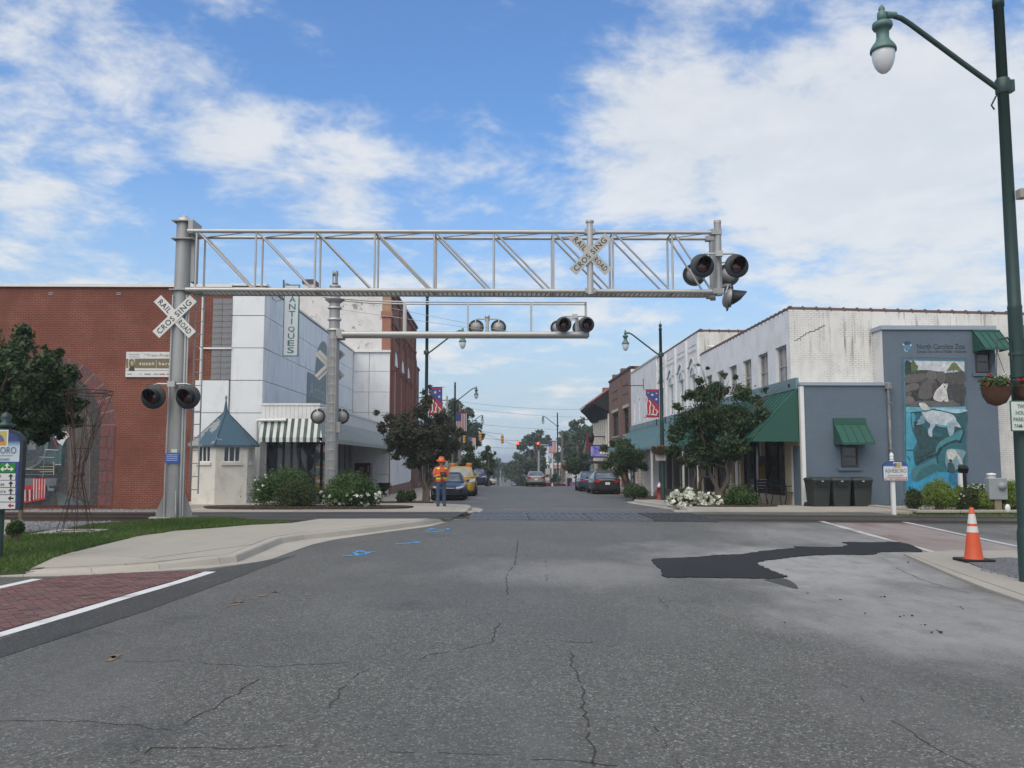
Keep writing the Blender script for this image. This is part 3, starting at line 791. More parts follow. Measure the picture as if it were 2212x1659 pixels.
# kerb of the near left corner: gutter pan, face and back edge, stone by stone
kerb = None
kb = MB()
n_k = min(len(KTOP), 12)
def interp(poly, t):
    L = [0]
    for a, b in zip(poly, poly[1:]): L.append(L[-1] + math.dist(a, b))
    s_ = t * L[-1]
    for i in range(len(poly) - 1):
        if s_ <= L[i + 1] + 1e-9:
            f = (s_ - L[i]) / max(1e-9, L[i + 1] - L[i])
            return Vector(poly[i]).lerp(Vector(poly[i + 1]), f)
    return Vector(poly[-1])
NS = 40
prof = []
for i in range(NS + 1):
    t = i / NS
    f, g_ = interp(KTOP, t), interp(GUT, t)
    h = f.z; f = f.to_2d(); g_ = g_.to_2d()
    d = (f - g_); d.normalize() if d.length > 1e-6 else None
    b = f + d * .17
    z0 = gz(f.y)
    prof.append([(b.x, b.y, z0 + h), (f.x, f.y, z0 + h), ((f - d * .02).x, (f - d * .02).y, z0 + h - .02), ((f - d * .05).x, (f - d * .05).y, z0 + .012), (g_.x, g_.y, gz(g_.y) + .008), (g_.x, g_.y, gz(g_.y) - .05)])
for i in range(0, NS, 3):
    m = MB(); seg = [list(p) for p in prof[i:i + 4]]
    if len(seg) > 1:
        if i + 4 <= NS:
            seg[-1] = [tuple(Vector(a).lerp(Vector(b), .985)) for a, b in zip(seg[-2], seg[-1])]
        m.loft(seg, False, False, False)
    o = m.build('kerb' if kerb is None else 'kerb_stone', CONC_OLD, kerb, norm=False)
    if kerb is None: kerb = st(o)
# pavement between kerb and grass
KB = [(p[0][0], p[0][1]) for p in prof]
GRB = xy([gs(*p, .13) for p in [(0, 2258), (105, 2262), (253, 2218), (401, 2180), (548, 2144), (700, 2122), (869, 2110), (991, 2099), (1164, 2091), (1324, 2069), (1600, 2067), (1790, 2067)]])
far_end = (KB[0][0], KB[0][1])
walk = slabs('sidewalk', KB[:-1] + GRB[1:], swz, CONC, CONC_JOINT, 2.9, 1.5, ang=R(62), off=(.4, .3))
st(sheet('sidewalk_ramp', KB[-12:] + [(-12, 11.45), (-12, 11.9)] + [GRB[0], GRB[1]], .045, CONC_OLD, .1))

# tracks
def yr(x): return 21.75 - .02 * x if x < 0 else 21.75 - .14 * x
def track_pts(x0, x1, dy, z):
    xs = [x0] + [x for x in (-20, -10, 0, 5, 10, 20) if x0 < x < x1] + [x1]
    return [(x, yr(x) + dy, z) for x in xs]
st(sheet('ballast_bed', [(-60, 16.5), (-9.2, 19.6), (-3.2, 21.2), (-1.6, 21.5), (-1.6, 24.4), (-8.5, 28.6), (-8.8, 31.6), (-60, 31.6)], -.075, GRAVEL, .2))
st(sheet('track_apron', [(-8.6, yr(-8.6) - .9), (-1.2, yr(-1.2) - .95), (-.9, yr(-.9) + 2.6), (-8.6, yr(-8.6) + 2.5)], .03, A_STRIP, .3))
st(sheet('track_apron', [(-.8, yr(0) - .5), (5.2, yr(5) - .5), (30, yr(30) - .35), (30, yr(30) + 1.9), (5.2, yr(5) + 2.3), (-.8, yr(0) + 2.4)], .004, A_STRIP))
for k, dy in enumerate((0, 1.5)):
    for x0, x1 in ((-60, -9.0), (-9.0, 40)):
        r = MB()
        for a, b in zip(track_pts(x0, x1, dy, 0), track_pts(x0, x1, dy, 0)[1:]):
            for h0, h1, wd in (((.02, .05, .14), (.05, .17, .03), (.17, .215, .075)) if x0 < -20 else ((.10, .155, .03), (.155, .192, .07))):
                A, B = Vector(a), Vector(b)
                r.add([(A.x, A.y - wd / 2, h0), (B.x, B.y - wd / 2, h0), (B.x, B.y + wd / 2, h0), (A.x, A.y + wd / 2, h0), (A.x, A.y - wd / 2, h1), (B.x, B.y - wd / 2, h1), (B.x, B.y + wd / 2, h1), (A.x, A.y + wd / 2, h1)],
                      [(0, 3, 2, 1), (4, 5, 6, 7), (0, 1, 5, 4), (1, 2, 6, 5), (2, 3, 7, 6), (3, 0, 4, 7)])
        tag(r.build('rail', RAILM), 'rusty rail %s %s' % (('nearer the camera', 'farther from the camera')[k], ('on open ballast at left', 'set in the pavement across the street')[x0 > -20]), 'rail', 'rails of the railroad track')
# crossing panels in the street: steel-armoured, with a raised tread
pcount = 0
for row, (y0, y1) in enumerate(((-.62, -.06), (.08, .72), (.78, 1.42), (1.57, 2.12))):
    for k in range(4):
        x0 = -.75 + k * 1.5; x1 = x0 + 1.47
        m = MB(); z = .185
        m.add([(x0, yr(x0) + y0, z), (x1, yr(x1) + y0, z), (x1, yr(x1) + y1, z), (x0, yr(x0) + y1, z), (x0, yr(x0) + y0, z - .06), (x1, yr(x1) + y0, z - .06), (x1, yr(x1) + y1, z - .06), (x0, yr(x0) + y1, z - .06)],
              [(0, 1, 2, 3), (0, 4, 5, 1), (1, 5, 6, 2), (2, 6, 7, 3), (3, 7, 4, 0)])
        for i in range(8):
            for j in range(3):
                cx, cy = x0 + .09 + i * .18, y0 + (j + .5) * (y1 - y0) / 3
                m.box((cx, yr(cx) + cy, z + .008), (.11, (y1 - y0) / 4.5, .018))
        o = m.build('crossing_panel', PANELM if k < 3 else RUBBER)
        tag(o, '%s crossing panel from the left in the %s row of the track crossing' % (('first', 'second', 'third', 'rightmost rubber')[k], ('nearest', 'second nearest', 'second farthest', 'farthest')[row]), 'crossing panel', 'tread panels of the railroad crossing')
# far pavements: left and right of the street beyond the track, with kerbs
def kerb_run(pts, side, h=.12, closed_end=False):
    """kerb along pts; side=+1 puts the walk to the left of the direction of travel"""
    pts = [Vector(p) for p in pts]; rows = []
    for i, p in enumerate(pts):
        d = pts[min(i + 1, len(pts) - 1)] - pts[max(i - 1, 0)]; d.normalize(); n = Vector((-d.y, d.x)) * side
        z = gz(p.y); h = swf(p.y)
        rows.append([((p + n * .15).x, (p + n * .15).y, z + h), (p.x, p.y, z + h), ((p - n * .03).x, (p - n * .03).y, z + h - .03), ((p - n * .05).x, (p - n * .05).y, z + .012), ((p - n * .42).x, (p - n * .42).y, z + .006)])
    root = None
    for i in range(0, len(rows) - 1, 2):
        o = MB().loft([list(r) for r in rows[i:i + 3]], False, False, False).build('kerb' if root is None else 'kerb_stone', CONC_OLD, root, norm=False)
        if root is None:
            root = st(o); r = rows[0]; MB().add(list(r) + [(r[4][0], r[4][1], r[4][2] - .3), (r[0][0], r[0][1], r[4][2] - .3)], [(0, 1, 2, 3, 4, 5)]).build('kerb_end', CONC_OLD, root, norm=False)
KL = [(-1.02, 24.7), (-.98, 26), (-.95, 27.5), (-.98, 29), (-1.15, 30.3), (-1.6, 31.4), (-2.3, 32.4), (-3.0, 33.4), (-3.5, 34.6), (-3.72, 36)] + [(-3.75, y) for y in (40, 45, 50, 56, 62, 68, 74, 82, 90, 96)]
KR = [(5.5, 24.9), (5.85, 26.5), (6.05, 28.5), (6.12, 31), (6.15, 34), (6.2, 38), (6.4, 40.5), (7.2, 42), (8.0, 43.3), (8.2, 45)] + [(8.2, y) for y in (50, 56, 62, 68, 74, 82, 90, 96)]
kerb_run(KL, 1); kerb_run(KR, -1)
slabs('sidewalk', [(p[0] - .15, p[1]) for p in KL] + [(-6.58, 96), (-6.58, 51.5), (-9.3, 51.5), (-9.3, 24.7)], swf, CONC, CONC_JOINT, 1.5, 1.5, off=(.1, .2))
slabs('sidewalk', [(p[0] + .15, p[1]) for p in KR] + [(10.4, 96), (10.4, 28.45), (14.5, 28.45), (14.5, 26.2), (12, 24.7)], swf, CONC, CONC_JOINT, 1.5, 1.5, off=(.3, .2))
# worn crossing marks and parking ticks of the far street
stripe('stop_line', (-.5, 28.9), (5.9, 28.6), .16, PAINT_WORN, .005, .04)
st(sheet('crosswalk', [(-.5, 29.5), (5.9, 29.2), (5.9, 29.7), (-.5, 30.0)], .003, RED_XW))
for x, y in ((-1.4, 39.2), (-1.4, 42), (5.4, 40), (-1.3, 49)): stripe('parking_tick', (x, y), (x + .5, y), .12, PAINT_WORN, .005)
# mulch beds
def bed(name, pts, dz=.16): return st(sheet(name, smooth_closed(pts, 4), dz, SOIL, .12))
bed('mulch_bed', [(-8.9, 26.3), (-6, 25.9), (-3.1, 26.2), (-2.8, 27.4), (-4, 28.6), (-8.9, 28.9)])
bed('mulch_bed', [(-4.9, 32.9), (-3.3, 33.1), (-2.6, 33.8), (-3.4, 35.4), (-5.0, 35.2)])
bed('mulch_bed', [(6.4, 27.6), (7.6, 27.0), (9.0, 27.6), (8.8, 29.6), (7.6, 31.0), (6.5, 30.4)])
bed('mulch_bed', [(6.5, 40.2), (7.2, 40.6), (8.4, 43), (8.6, 46.5), (7.9, 46.5), (6.8, 42.4)])
# near right corner: flush concrete apron and a pocket of loose gravel
apron = [(7.75, 14.7), (6.75, 14.3), (6.42, 12.6), (6.02, 10.6), (5.75, 8.6), (5.6, 4), (12, 4), (12, 14.5)]
slabs('corner_apron', apron, .035, CONC, CONC_JOINT, 1.9, 2.2, ang=R(-9), off=(.7, .2))
st(sheet('loose_gravel', smooth_closed(xy([gs(*p, .04) for p in [(3870, 2243), (3960, 2236), (4090, 2236)]]) + [(8.4, 11.9), (7.6, 11.0)] + xy([gs(4075, 2306, .04), (gs(3985, 2288, .04)), gs(3905, 2264, .04)]), 3), .05, GRAVEL_FINE, .02))
# grass at the left corner and by the planter
grass_poly = GRB[1:9] + xy([gs(*p, .15) for p in [(1150, 2086), (1030, 2080), (995, 2078), (900, 2066), (800, 2068), (611, 2077), (360, 2098), (250, 2117), (105, 2130)]]) + [(-16, 17.6), (-16, 11.9), (-8, 11.75)]
st(sheet('lawn', grass_poly, lambda y: swz(y) + .003, LAWN, .2))
grass_r = [(12.0, 24.45), (10.9, 24.1), (10.9, 22.5), (24, 21.2), (24, 24.4), (12.3, 24.6)]
st(sheet('lawn', grass_r, -.06, LAWN, .2))
def inside(p, poly):
    r = False
    for a, b in zip(poly, poly[1:] + poly[:1]):
        if (a[1] > p[1]) != (b[1] > p[1]) and p[0] < (b[0] - a[0]) * (p[1] - a[1]) / (b[1] - a[1]) + a[0]: r = not r
    return r
PAD = xy([gs(*p, .14) for p in [(105, 2138), (245, 2117), (455, 2117), (365, 2134)]])
def blades(name, poly, n, dz, h, seed, avoid=()):
    rng = random.Random(seed)
    x0, x1 = min(p[0] for p in poly), max(p[0] for p in poly); y0, y1 = min(p[1] for p in poly), max(p[1] for p in poly)
    V, Fc, C = [], [], []
    while len(Fc) < n:
        p = (rng.uniform(x0, x1), rng.uniform(y0, y1))
        if not inside(p, poly) or any(inside(p, a) for a in avoid): continue
        z = gz(p[1]) + (dz(p[1]) if callable(dz) else dz); a = rng.uniform(0, 6.28); hh = h * rng.uniform(.5, 1.2); k = len(V); wd = .012
        V += [(p[0] - math.cos(a) * wd, p[1] - math.sin(a) * wd, z - .01), (p[0] + math.cos(a) * wd, p[1] + math.sin(a) * wd, z - .01), (p[0] + rng.gauss(0, .025), p[1] + rng.gauss(0, .025), z + hh)]
        Fc.append((k, k + 1, k + 2))
        v = min(1, max(0, rng.gauss(.4, .25) + .35 * (math.sin(p[0] * 2.1) * math.cos(p[1] * 1.7))))
        C += [(v, v, v, 1)] * 3
    me = bpy.data.meshes.new(name); me.from_pydata(V, [], Fc)
    me.color_attributes.new('Col', 'FLOAT_COLOR', 'CORNER').data.foreach_set('color', [x for c in C for x in c])
    return tag(link(name, me, GRASS), 'short mown grass of the lawn beside the %s' % ('sidewalk at left' if x0 < 0 else 'brick planter at right'), 'grass', None, 'stuff')
blades('grass', [p for p in grass_poly if p[0] > -15.9], 42000, lambda y: swz(y) + .004, .055, 3, [PAD])
blades('grass', grass_r, 9000, -.06, .05, 4)
# ballast stones
def stones(name, fn, n, seed, s0, s1, m, label):
    rng = random.Random(seed); mb = MB()
    for _ in range(n):
        x, y, z = fn(rng); s = rng.uniform(s0, s1)
        vs = [(x + s * rng.uniform(.5, 1) * a, y + s * rng.uniform(.5, 1) * b, z + s * c * rng.uniform(.6, 1)) for a, b, c in ((-1, -1, 0), (1, -1, 0), (1, 1, 0), (-1, 1, 0), (-.4, -.5, .8), (.5, .3, .8))]
        mb.add(vs, [(0, 1, 4), (1, 5, 4), (1, 2, 5), (2, 3, 5), (3, 4, 5), (3, 0, 4)])
    return tag(mb.build(name, m, norm=False), label, 'gravel', None, 'stuff')
STONE_L = mat('ballast_stone', (.21, .21, .212), .9, var=.6, vs=8)
def rnd_b(r):
    while True:
        x = r.uniform(-17, -8.6); y = r.choice([r.uniform(17.2, 21.6), r.uniform(23.6, 31.4)])
        if not inside((x, y), grass_poly): return x, y, gz(y) - .08
stones('ballast_stones', rnd_b, 7000, 5, .025, .06, STONE_L, 'grey crushed stone ballast along the track at left')
stones('loose_gravel_stones', lambda r: (r.uniform(6.9, 7.9), r.uniform(11.2, 12.4), gz(12) + .045), 900, 6, .008, .02, STONE_L, 'loose grey gravel around the foot of the near lamp post')
# concrete pad under the wire sculpture
pad = MB(); sheet_mb(pad, PAD, .145, .1)
st(pad.build('concrete_pad', CONC, norm=False))

# ------------------------------------------------------------------ railroad signals
def fit(s, w, h, m, parent, M, **k):
    o = text(s, 1.0, m, parent, Matrix.Identity(4), **k)
    vs = [v.co.copy() for v in o.data.vertices]
    x0, x1 = min(v.x for v in vs), max(v.x for v in vs); y0, y1 = min(v.y for v in vs), max(v.y for v in vs)
    ext = k.get('ext', .002)
    for v, c in zip(o.data.vertices, vs):
        v.co = M @ Vector(((c.x - (x0 + x1) / 2) * w / (x1 - x0), (c.y - (y0 + y1) / 2) * h / (y1 - y0), ext))
    return o
def crossbuck(par, c, back=False, m=None, Lb=1.22, Wb=.23):
    m = m or SIGNW
    for k, ang in enumerate((-45.5, 45.5)):
        M = Matrix.Translation(Vector(c) + Vector((0, (-.012 * k) * (-1 if back else 1), 0))) @ Matrix.Rotation(math.pi / 2, 4, 'X') @ Matrix.Rotation(R(ang), 4, 'Z')
        b = MB(); b.box((0, 0, 0), (Lb, Wb, .008)); b.v = [tuple(M @ Vector(p)) for p in b.v]
        o = b.build('crossbuck_board', m, par)
        if back:
            s = MB(); s.box((0, 0, .02), (Lb * .96, .035, .02)); s.v = [tuple(M @ Vector(p)) for p in s.v]
            s.build('stiffener', GALV, o)
        else:
            for s, x, w in ((('RAIL', -.345, .37), ('ROAD', .345, .38)) if k == 0 else (('CROS', -.29, .50), ('SING', .275, .47))):
                fit(s, w, .135, INK, o, M @ Matrix.Translation((x, 0, .005)), bold=.012, gap=1.15)
def signal_light(par, c, d, r=.27, bracket=True, hood=.34):
    """one crossing light: round black backing, hood, red lens, grey dome behind; d = the way it faces"""
    c, d = Vector(c), Vector(d).normalized()
    M = rot_to(d)
    r *= 1.06; b = MB().lathe([(r, -.012), (r, .0), (r * .985, .008), (r * .5, .012), (.001, .012)], c, 28, axis=d)
    o = b.build('signal_light', BLACK, par)
    MB().lathe([(.150, .014), (.11, .03), (.05, .042), (.001, .045)], c, 20, axis=d).build('lens', LENS, o)
    # hood: a sleeve cut back below
    n = 22; rings = []
    for L in (0.014, 1.0):
        rings.append([])
        for i in range(n):
            a = 2 * math.pi * i / n
            ln = .014 if L < .5 else .05 + (hood - .05) * max(0, min(1, (math.sin(a) + .62) / 1.25)) ** .7
            rr = .168 if L < .5 else .160
            rings[-1].append((math.cos(a) * rr, math.sin(a) * rr, ln))
    zx = Vector((0, 0, 1)); sx = zx.cross(d); sx = sx.normalized() if sx.length > .1 else Vector((1, 0, 0)); up = d.cross(sx)
    h = MB()
    for rg in rings: pass
    P = [[tuple(c + sx * x + up * y + d * z) for x, y, z in rg] for rg in rings]
    Q = [[tuple(c + sx * x * .965 + up * y * .965 + d * z) for x, y, z in rg] for rg in rings]
    h.loft(P, True, True, False); h.loft(Q, True, True, False)
    for i in range(n): h.add([P[1][i], P[1][(i + 1) % n], Q[1][(i + 1) % n], Q[1][i]], [(0, 1, 2, 3)])
    h.build('hood', BLACK, o)
    MB().lathe([(.195, -.014), (.185, -.05), (.155, -.10), (.09, -.135), (.001, -.145)], c, 20, axis=d).build('housing', GALV, o)
    return o
def light_pair(par, c, d, gap, r=.27):
    c, d = Vector(c), Vector(d).normalized()
    sx = Vector((0, 0, 1)).cross(d).normalized()
    for s in (-1, 1):
        p = c + sx * s * gap / 2
        signal_light(par, p, d, r)
    a = MB(); up = Vector((0, 0, r + .03))
    for s in (-1, 1):
        a.tube([c + up - d * .05 + sx * s * .10, c + up - d * .06 + sx * s * (gap / 2 - .08) + Vector((0, 0, .01)), c + up - d * .07 + sx * s * (gap / 2 + .02) + Vector((0, 0, -.01)), c + sx * s * (gap / 2) - d * .10 + Vector((0, 0, r * .55))], .024, 8)
    a.box(c + up - d * .05, (.17, .15, .13), Matrix.Rotation(math.atan2(d.x, -d.y) if abs(d.y) > .1 else math.pi / 2, 3, 'Z'))
    a.build('crossarm', GALV_L, par)

YM = 20.3
pb = at(174, 516, YM); PX = pb.x; Z0 = gz(YM) + .13
mast = thing('railroad_signal_mast', 'large grey crossing mast by the lawn carrying a lattice arm over the street', 'signal mast', (PX, YM, Z0))
zt = at(183, 222, YM).z; zb = at(180, 292, YM).z; ztop = at(183, 231, YM).z
m = MB(); m.bar((PX, YM, Z0), (PX, YM, zt), .215, .175, 24); m.build('pole', GALV, mast)
m = MB(); m.lathe([(.18, 0), (.175, .05), (.13, .09), (.07, .10), (.07, .14), (.001, .145)], (PX, YM, zt), 20); m.build('pole_cap', GALV_L, mast)
for z in (zt - .02, at(183, 240.5, YM).z, zb + .02): MB().box((PX + .03, YM, z), (.50, .50, .025)).build('flange', GALV, mast)
m = MB(); m.box((PX + .27, YM - .03, (ztop + zt) / 2 - .08), (.12, .60, .34)); m.build('arm_bracket', GALV, mast, bevel=.01)
m = MB(); m.box((PX + .22, YM + .14, (zt + zb) / 2), (.10, .30, zt - zb - .5)); m.build('back_plate', GALV, mast)
for a in (25, 115, 205, 295):
    d = Vector((math.cos(R(a)), math.sin(R(a)), 0))
    m = MB(); n = Vector((-d.y, d.x, 0)) * .012
    p = [(.19, 0), (.40, 0), (.40, .12), (.19, .68)]
    o = Vector((PX, YM, Z0))
    m.add([o + d * r + Vector((0, 0, z)) + n for r, z in p] + [o + d * r + Vector((0, 0, z)) - n for r, z in p], [(0, 1, 2, 3), (7, 6, 5, 4), (0, 4, 5, 1), (1, 5, 6, 2), (2, 6, 7, 3), (3, 7, 4, 0)])
    m.build('gusset', GALV, mast)
MB().lathe([(.55, -.1), (.55, .02), (.001, .02)], (PX, YM, Z0), 24).build('footing', CONC_OLD, mast)
m = MB()
for dx, r in ((.20, .028), (.26, .02), (-.17, .02)): m.tube([(PX + dx, YM - .17, Z0 + .02), (PX + dx, YM - .19, Z0 + .9), (PX + dx * .95, YM - .17, Z0 + 2.6), (PX + dx * .9, YM - .15, zb - .1)], r, 8)
m.build('conduit', GALV_L, mast)
# lattice arm: front and rear chords, posts and diagonals
YF, YB = YM - .30, YM + .28
XE = at(715, 262, YM).x
zTf0, zTf1 = at(196, 231.0, YF).z, at(700, 232.5, YF).z
zBf0, zBf1 = at(196, 289.5, YF).z, at(700, 291.5, YF).z
def zc_(x, top): t = (x - PX) / (XE - PX); return (zTf0 + (zTf1 - zTf0) * t) if top else (zBf0 + (zBf1 - zBf0) * t)
for y, rr, nm in ((YF, .050, 'front'), (YB, .042, 'rear')):
    for top in (True, False):
        MB().bar((PX + .2, y, zc_(PX, top)), (XE, y, zc_(XE, top)), rr, None, 12).build('chord', GALV_L, mast)
VX = [at(196 + 59.55 * k, 260, YF).x for k in range(9)]
for k, x in enumerate(VX):
    for y in (YF, YB):
        MB().bar((x, y, zc_(x, False)), (x, y, zc_(x, True)), .026, None, 8).build('upright', GALV_L, mast)
    for top in (True, False):
        MB().bar((x, YF, zc_(x, top)), (x, YB, zc_(x, top)), .022, None, 8).build('cross_tie', GALV, mast)
for x0, x1 in zip(VX, VX[1:] + [XE - .12]):
    for y in (YF, YB):
        MB().bar((x0 + .05, y, zc_(x0, True) - .03), (x1 - .06, y, zc_(x1, False) + .02), .026, None, 8).build('diagonal', GALV_L, mast)
    MB().bar((x0, YB, zc_(x0, True)), (x1, YF, zc_(x1, True)), .016, None, 6).build('plan_brace', GALV, mast)
m = MB()
zw = lambda x: zc_(x, False) + .005
n_s = 110
for i in range(n_s):
    x = PX + .3 + (XE - PX - .4) * (i + .5) / n_s
    m.box((x, YM, zw(x) - .01), (.02, YB - YF - .06, .03))
for y in np.linspace(YF + .08, YB - .08, 5): m.beam((PX + .3, y, zw(PX) - .01), (XE - .1, y, zw(XE) - .01), .012, .03)
m.build('walkway_grating', MESHM, mast)
# end post with its lights
for dy, r in ((-.30, .085), (.28, .07)):
    MB().bar((XE, YM + dy, zc_(XE, False) - .10), (XE, YM + dy, zc_(XE, True) + .22), r, None, 16).build('end_post', GALV, mast)
for top in (True, False): MB().box((XE - .04, YF, zc_(XE, top)), (.24, .2, .13)).build('clamp', GALV, mast); MB().box((XE - .05, YB, zc_(XE, top)), (.2, .17, .12)).build('clamp', GALV, mast)
MB().lathe([(.09, 0), (.09, .07), (.001, .08)], (XE, YF, zc_(XE, True) + .22), 14).build('post_cap', GALV, mast)
pc = at(719.5, 265.8, YF - .25)
light_pair(mast, pc, (0, -1, 0), .82)
pc2 = at(711, 275, YB + .35)
light_pair(mast, pc2, (0, 1, 0), .86)
pc3 = at(727, 299, YM - .0)
light_pair(mast, (pc3.x + .05, pc3.y - .06, pc3.z), (1, -.12, -.10), .50, .25)
m = MB(); m.tube([(XE, YF, pc.z + .3), (pc.x, pc.y + .06, pc.z + .3)], .05); m.tube([(XE, YB, pc2.z + .3), (pc2.x, pc2.y - .05, pc2.z + .3)], .04); m.tube([(XE, YM - .2, pc3.z + .26), (pc3.x + .02, YM - .2, pc3.z + .27), (pc3.x + .03, YM - .1, pc3.z + .25)], .04); m.build('light_bracket', GALV, mast)
# crossbuck on its own short post on the arm, and the one on the pole
pcb = at(590.2, 254.7, YF - .10)
MB().bar((pcb.x, YF - .06, at(590, 295, YF).z), (pcb.x, YF - .06, at(590, 221.5, YF).z), .075, None, 14).build('crossbuck_post', GALV_L, mast)
m = MB()
for top in (True, False): m.box((pcb.x, YF - .02, zc_(pcb.x, top)), (.24, .16, .12))
m.lathe([(.10, -.05), (.10, 0), (.001, .01)], (pcb.x, YF - .06, at(590, 221.5, YF).z), 14); m.build('post_clamp', GALV, mast)
crossbuck(mast, (pcb.x, YF - .16, pcb.z), False, SIGNW2)
pcm = at(174.7, 316.5, YM - .25)
crossbuck(mast, (pcm.x, YM - .24, pcm.z))
lp = at(170.7, 396.8, YM - .45)
light_pair(mast, lp, (0, -1, 0), .80)
m = MB(); m.tube([(PX, YM - .18, lp.z + .3), (lp.x, lp.y + .05, lp.z + .3)], .055); m.build('light_bracket', GALV, mast)
bs = at(172, 458, YM - .24)
s = MB().box(bs, (.32, .008, .22)).build('emergency_notice', plain('notice_blue', (.03, .11, .48), .5), mast)
A = Art()
for i in range(4): A.rect(-.13, .13, .065 - i * .042, .08 - i * .042, (.45, .52, .7))
A.build('lettering', PRINT, s, front(bs.x, bs.y - .006, bs.z))
MB().box((bs.x + .045, bs.y, bs.z + .165), (.14, .006, .08)).build('notice', SIGNW, mast)
def ladder(par, x, y, z0, z1, wd=.28, m_=GALV, step=.31):
    o = None
    r = MB()
    for s in (-1, 1): r.beam((x + s * wd / 2, y, z0), (x + s * wd / 2, y, z1), .02, .045, (0, 1, 0))
    o = r.build('ladder', m_, par)
    z = z0 + .1
    while z < z1:
        MB().bar((x - wd / 2, y, z), (x + wd / 2, y, z), .013, None, 6).build('rung', m_, o); z += step
ladder(mast, PX + .40, YM + .12, Z0 + .55, zb + .1, .20)

# far mast, on the other side of the track
YN = 28.4
fb = at(331, 505, YN); QX = fb.x; Q0 = gz(YN) + .12
fm = thing('railroad_signal_mast', 'farther grey crossing mast with ladder and slim arm rising between two shrubs', 'signal mast', (QX, YN, Q0))
zq = at(330.8, 286.6, YN).z; za = at(331, 335, YN).z; zu = at(331, 299, YN).z
MB().bar((QX, YN, Q0), (QX, YN, zq), .20, .175, 22).build('pole', GALV, fm)
m = MB()
zt2 = at(330, 271, YN).z
m.lathe([(.085, 0), (.085, .1), (.10, .1), (.10, .14), (.085, .14)], (QX, YN, zq), 14); m.lathe([(.085, zt2 - .16), (.10, zt2 - .16), (.10, zt2), (.001, zt2 + .01)], (QX, YN, 0), 14)
for a in (60, 180, 300): m.box((QX + .075 * math.cos(R(a)), YN + .075 * math.sin(R(a)), (zq + zt2) / 2), (.05, .05, zt2 - zq - .2), R(a))
m.lathe([(.19, -.02), (.19, .03), (.001, .04)], (QX, YN, zq), 20)
m.build('pole_cap', GALV, fm)
for v, w_ in ((308, .24), (319.5, .235), (330, .24)): MB().lathe([(w_, -.03), (w_, .03), (.17, .03)], (QX, YN, at(331, v, YN).z), 20).build('collar', GALV_L, fm)
MB().lathe([(.20, -.12), (.33, -.02), (.33, .02), (.19, .02)], (QX, YN, at(331, 299.5, YN).z), 20).build('flange', GALV, fm)
m = MB(); m.box((QX + .22, YN, za), (.24, .5, .30)); m.build('arm_bracket', GALV, fm, bevel=.01)
XQ = at(588.5, 335.5, YN).x
for dy, r in ((-.2, .095), (.2, .085)): MB().bar((QX + .3, YN + dy, za), (XQ, YN + dy, za + .01), r, None, 14).build('arm_tube', GALV_L, fm)
m = MB()
for i in range(90):
    x = QX + .5 + (XQ - QX - .6) * i / 89; m.box((x, YN, za - .03), (.025, .3, .02))
m.build('walkway_grating', MESHM, fm)
zr = at(470, 302, YN - .2).z; XR = at(585.5, 302, YN).x
for dy in (-.2, .2):
    MB().tube([(QX - .35, YN + dy, zr + .16), (QX + 1.2, YN + dy, zr + .03), (QX + 2.3, YN + dy, zr), (XR, YN + dy, zr)], .026, 8).build('handrail', GALV_L, fm)
MB().bar((XR, YN - .2, zr), (XR, YN + .2, zr), .026).build('handrail', GALV_L, fm)
for u, w_ in ((404.8, .075), (467.9, .05), (531.3, .055), (585.9, .04)):
    x = at(u, 318, YN).x
    for dy in (-.2, .2): MB().box((x, YN + dy, (za + zr) / 2), (w_, .05, zr - za)).build('upright', GALV_L, fm)
for dz in (.05, -.35):
    MB().tube([(QX, YN, zr + .15 + dz), at(520 + dz * 20, 334, YN)], .008, 5).build('stay_wire', GALV_L, fm)
c1 = at(487.3, 327.5, YN + .25); light_pair(fm, c1, (0, 1, 0), .76, .25)
m = MB(); m.bar((c1.x, YN + .05, za), (c1.x, YN + .05, c1.z + .33), .055); m.lathe([(.09, 0), (.09, .06), (.001, .07)], (c1.x, YN + .05, c1.z + .32), 12); m.build('light_post', GALV_L, fm)
c2 = at(575, 324.5, YN - .45); light_pair(fm, c2, (0, -1, 0), .76, .25)
c3 = at(569, 328, YN + .55); light_pair(fm, c3, (0, 1, 0), .76, .25)
m = MB(); m.bar((c2.x + .1, YN, za), (c2.x + .1, YN, c2.z + .36), .055); m.tube([(c2.x + .1, YN, c2.z + .3), (c2.x, c2.y + .05, c2.z + .28)], .04); m.build('light_post', GALV_L, fm)
cb2 = at(329.8, 365, YN + .26); crossbuck(fm, (cb2.x, YN + .26, cb2.z), True, SIGNW2)
c4_ = at(330, 416.5, YN + .4); light_pair(fm, c4_, (0, 1, 0), .80, .24)
m = MB(); m.bar((QX, YN, c4_.z + .27), (QX, YN + .4, c4_.z + .27), .05); m.build('light_bracket', GALV, fm)
ladder(fm, QX - .02, YN - .27, Q0 + .2, za - .05, .28)
m = MB(); m.box((QX + .22, YN - .05, Q0 + 2.6), (.14, .16, .36)); m.build('junction_box', GALV, fm, bevel=.01)

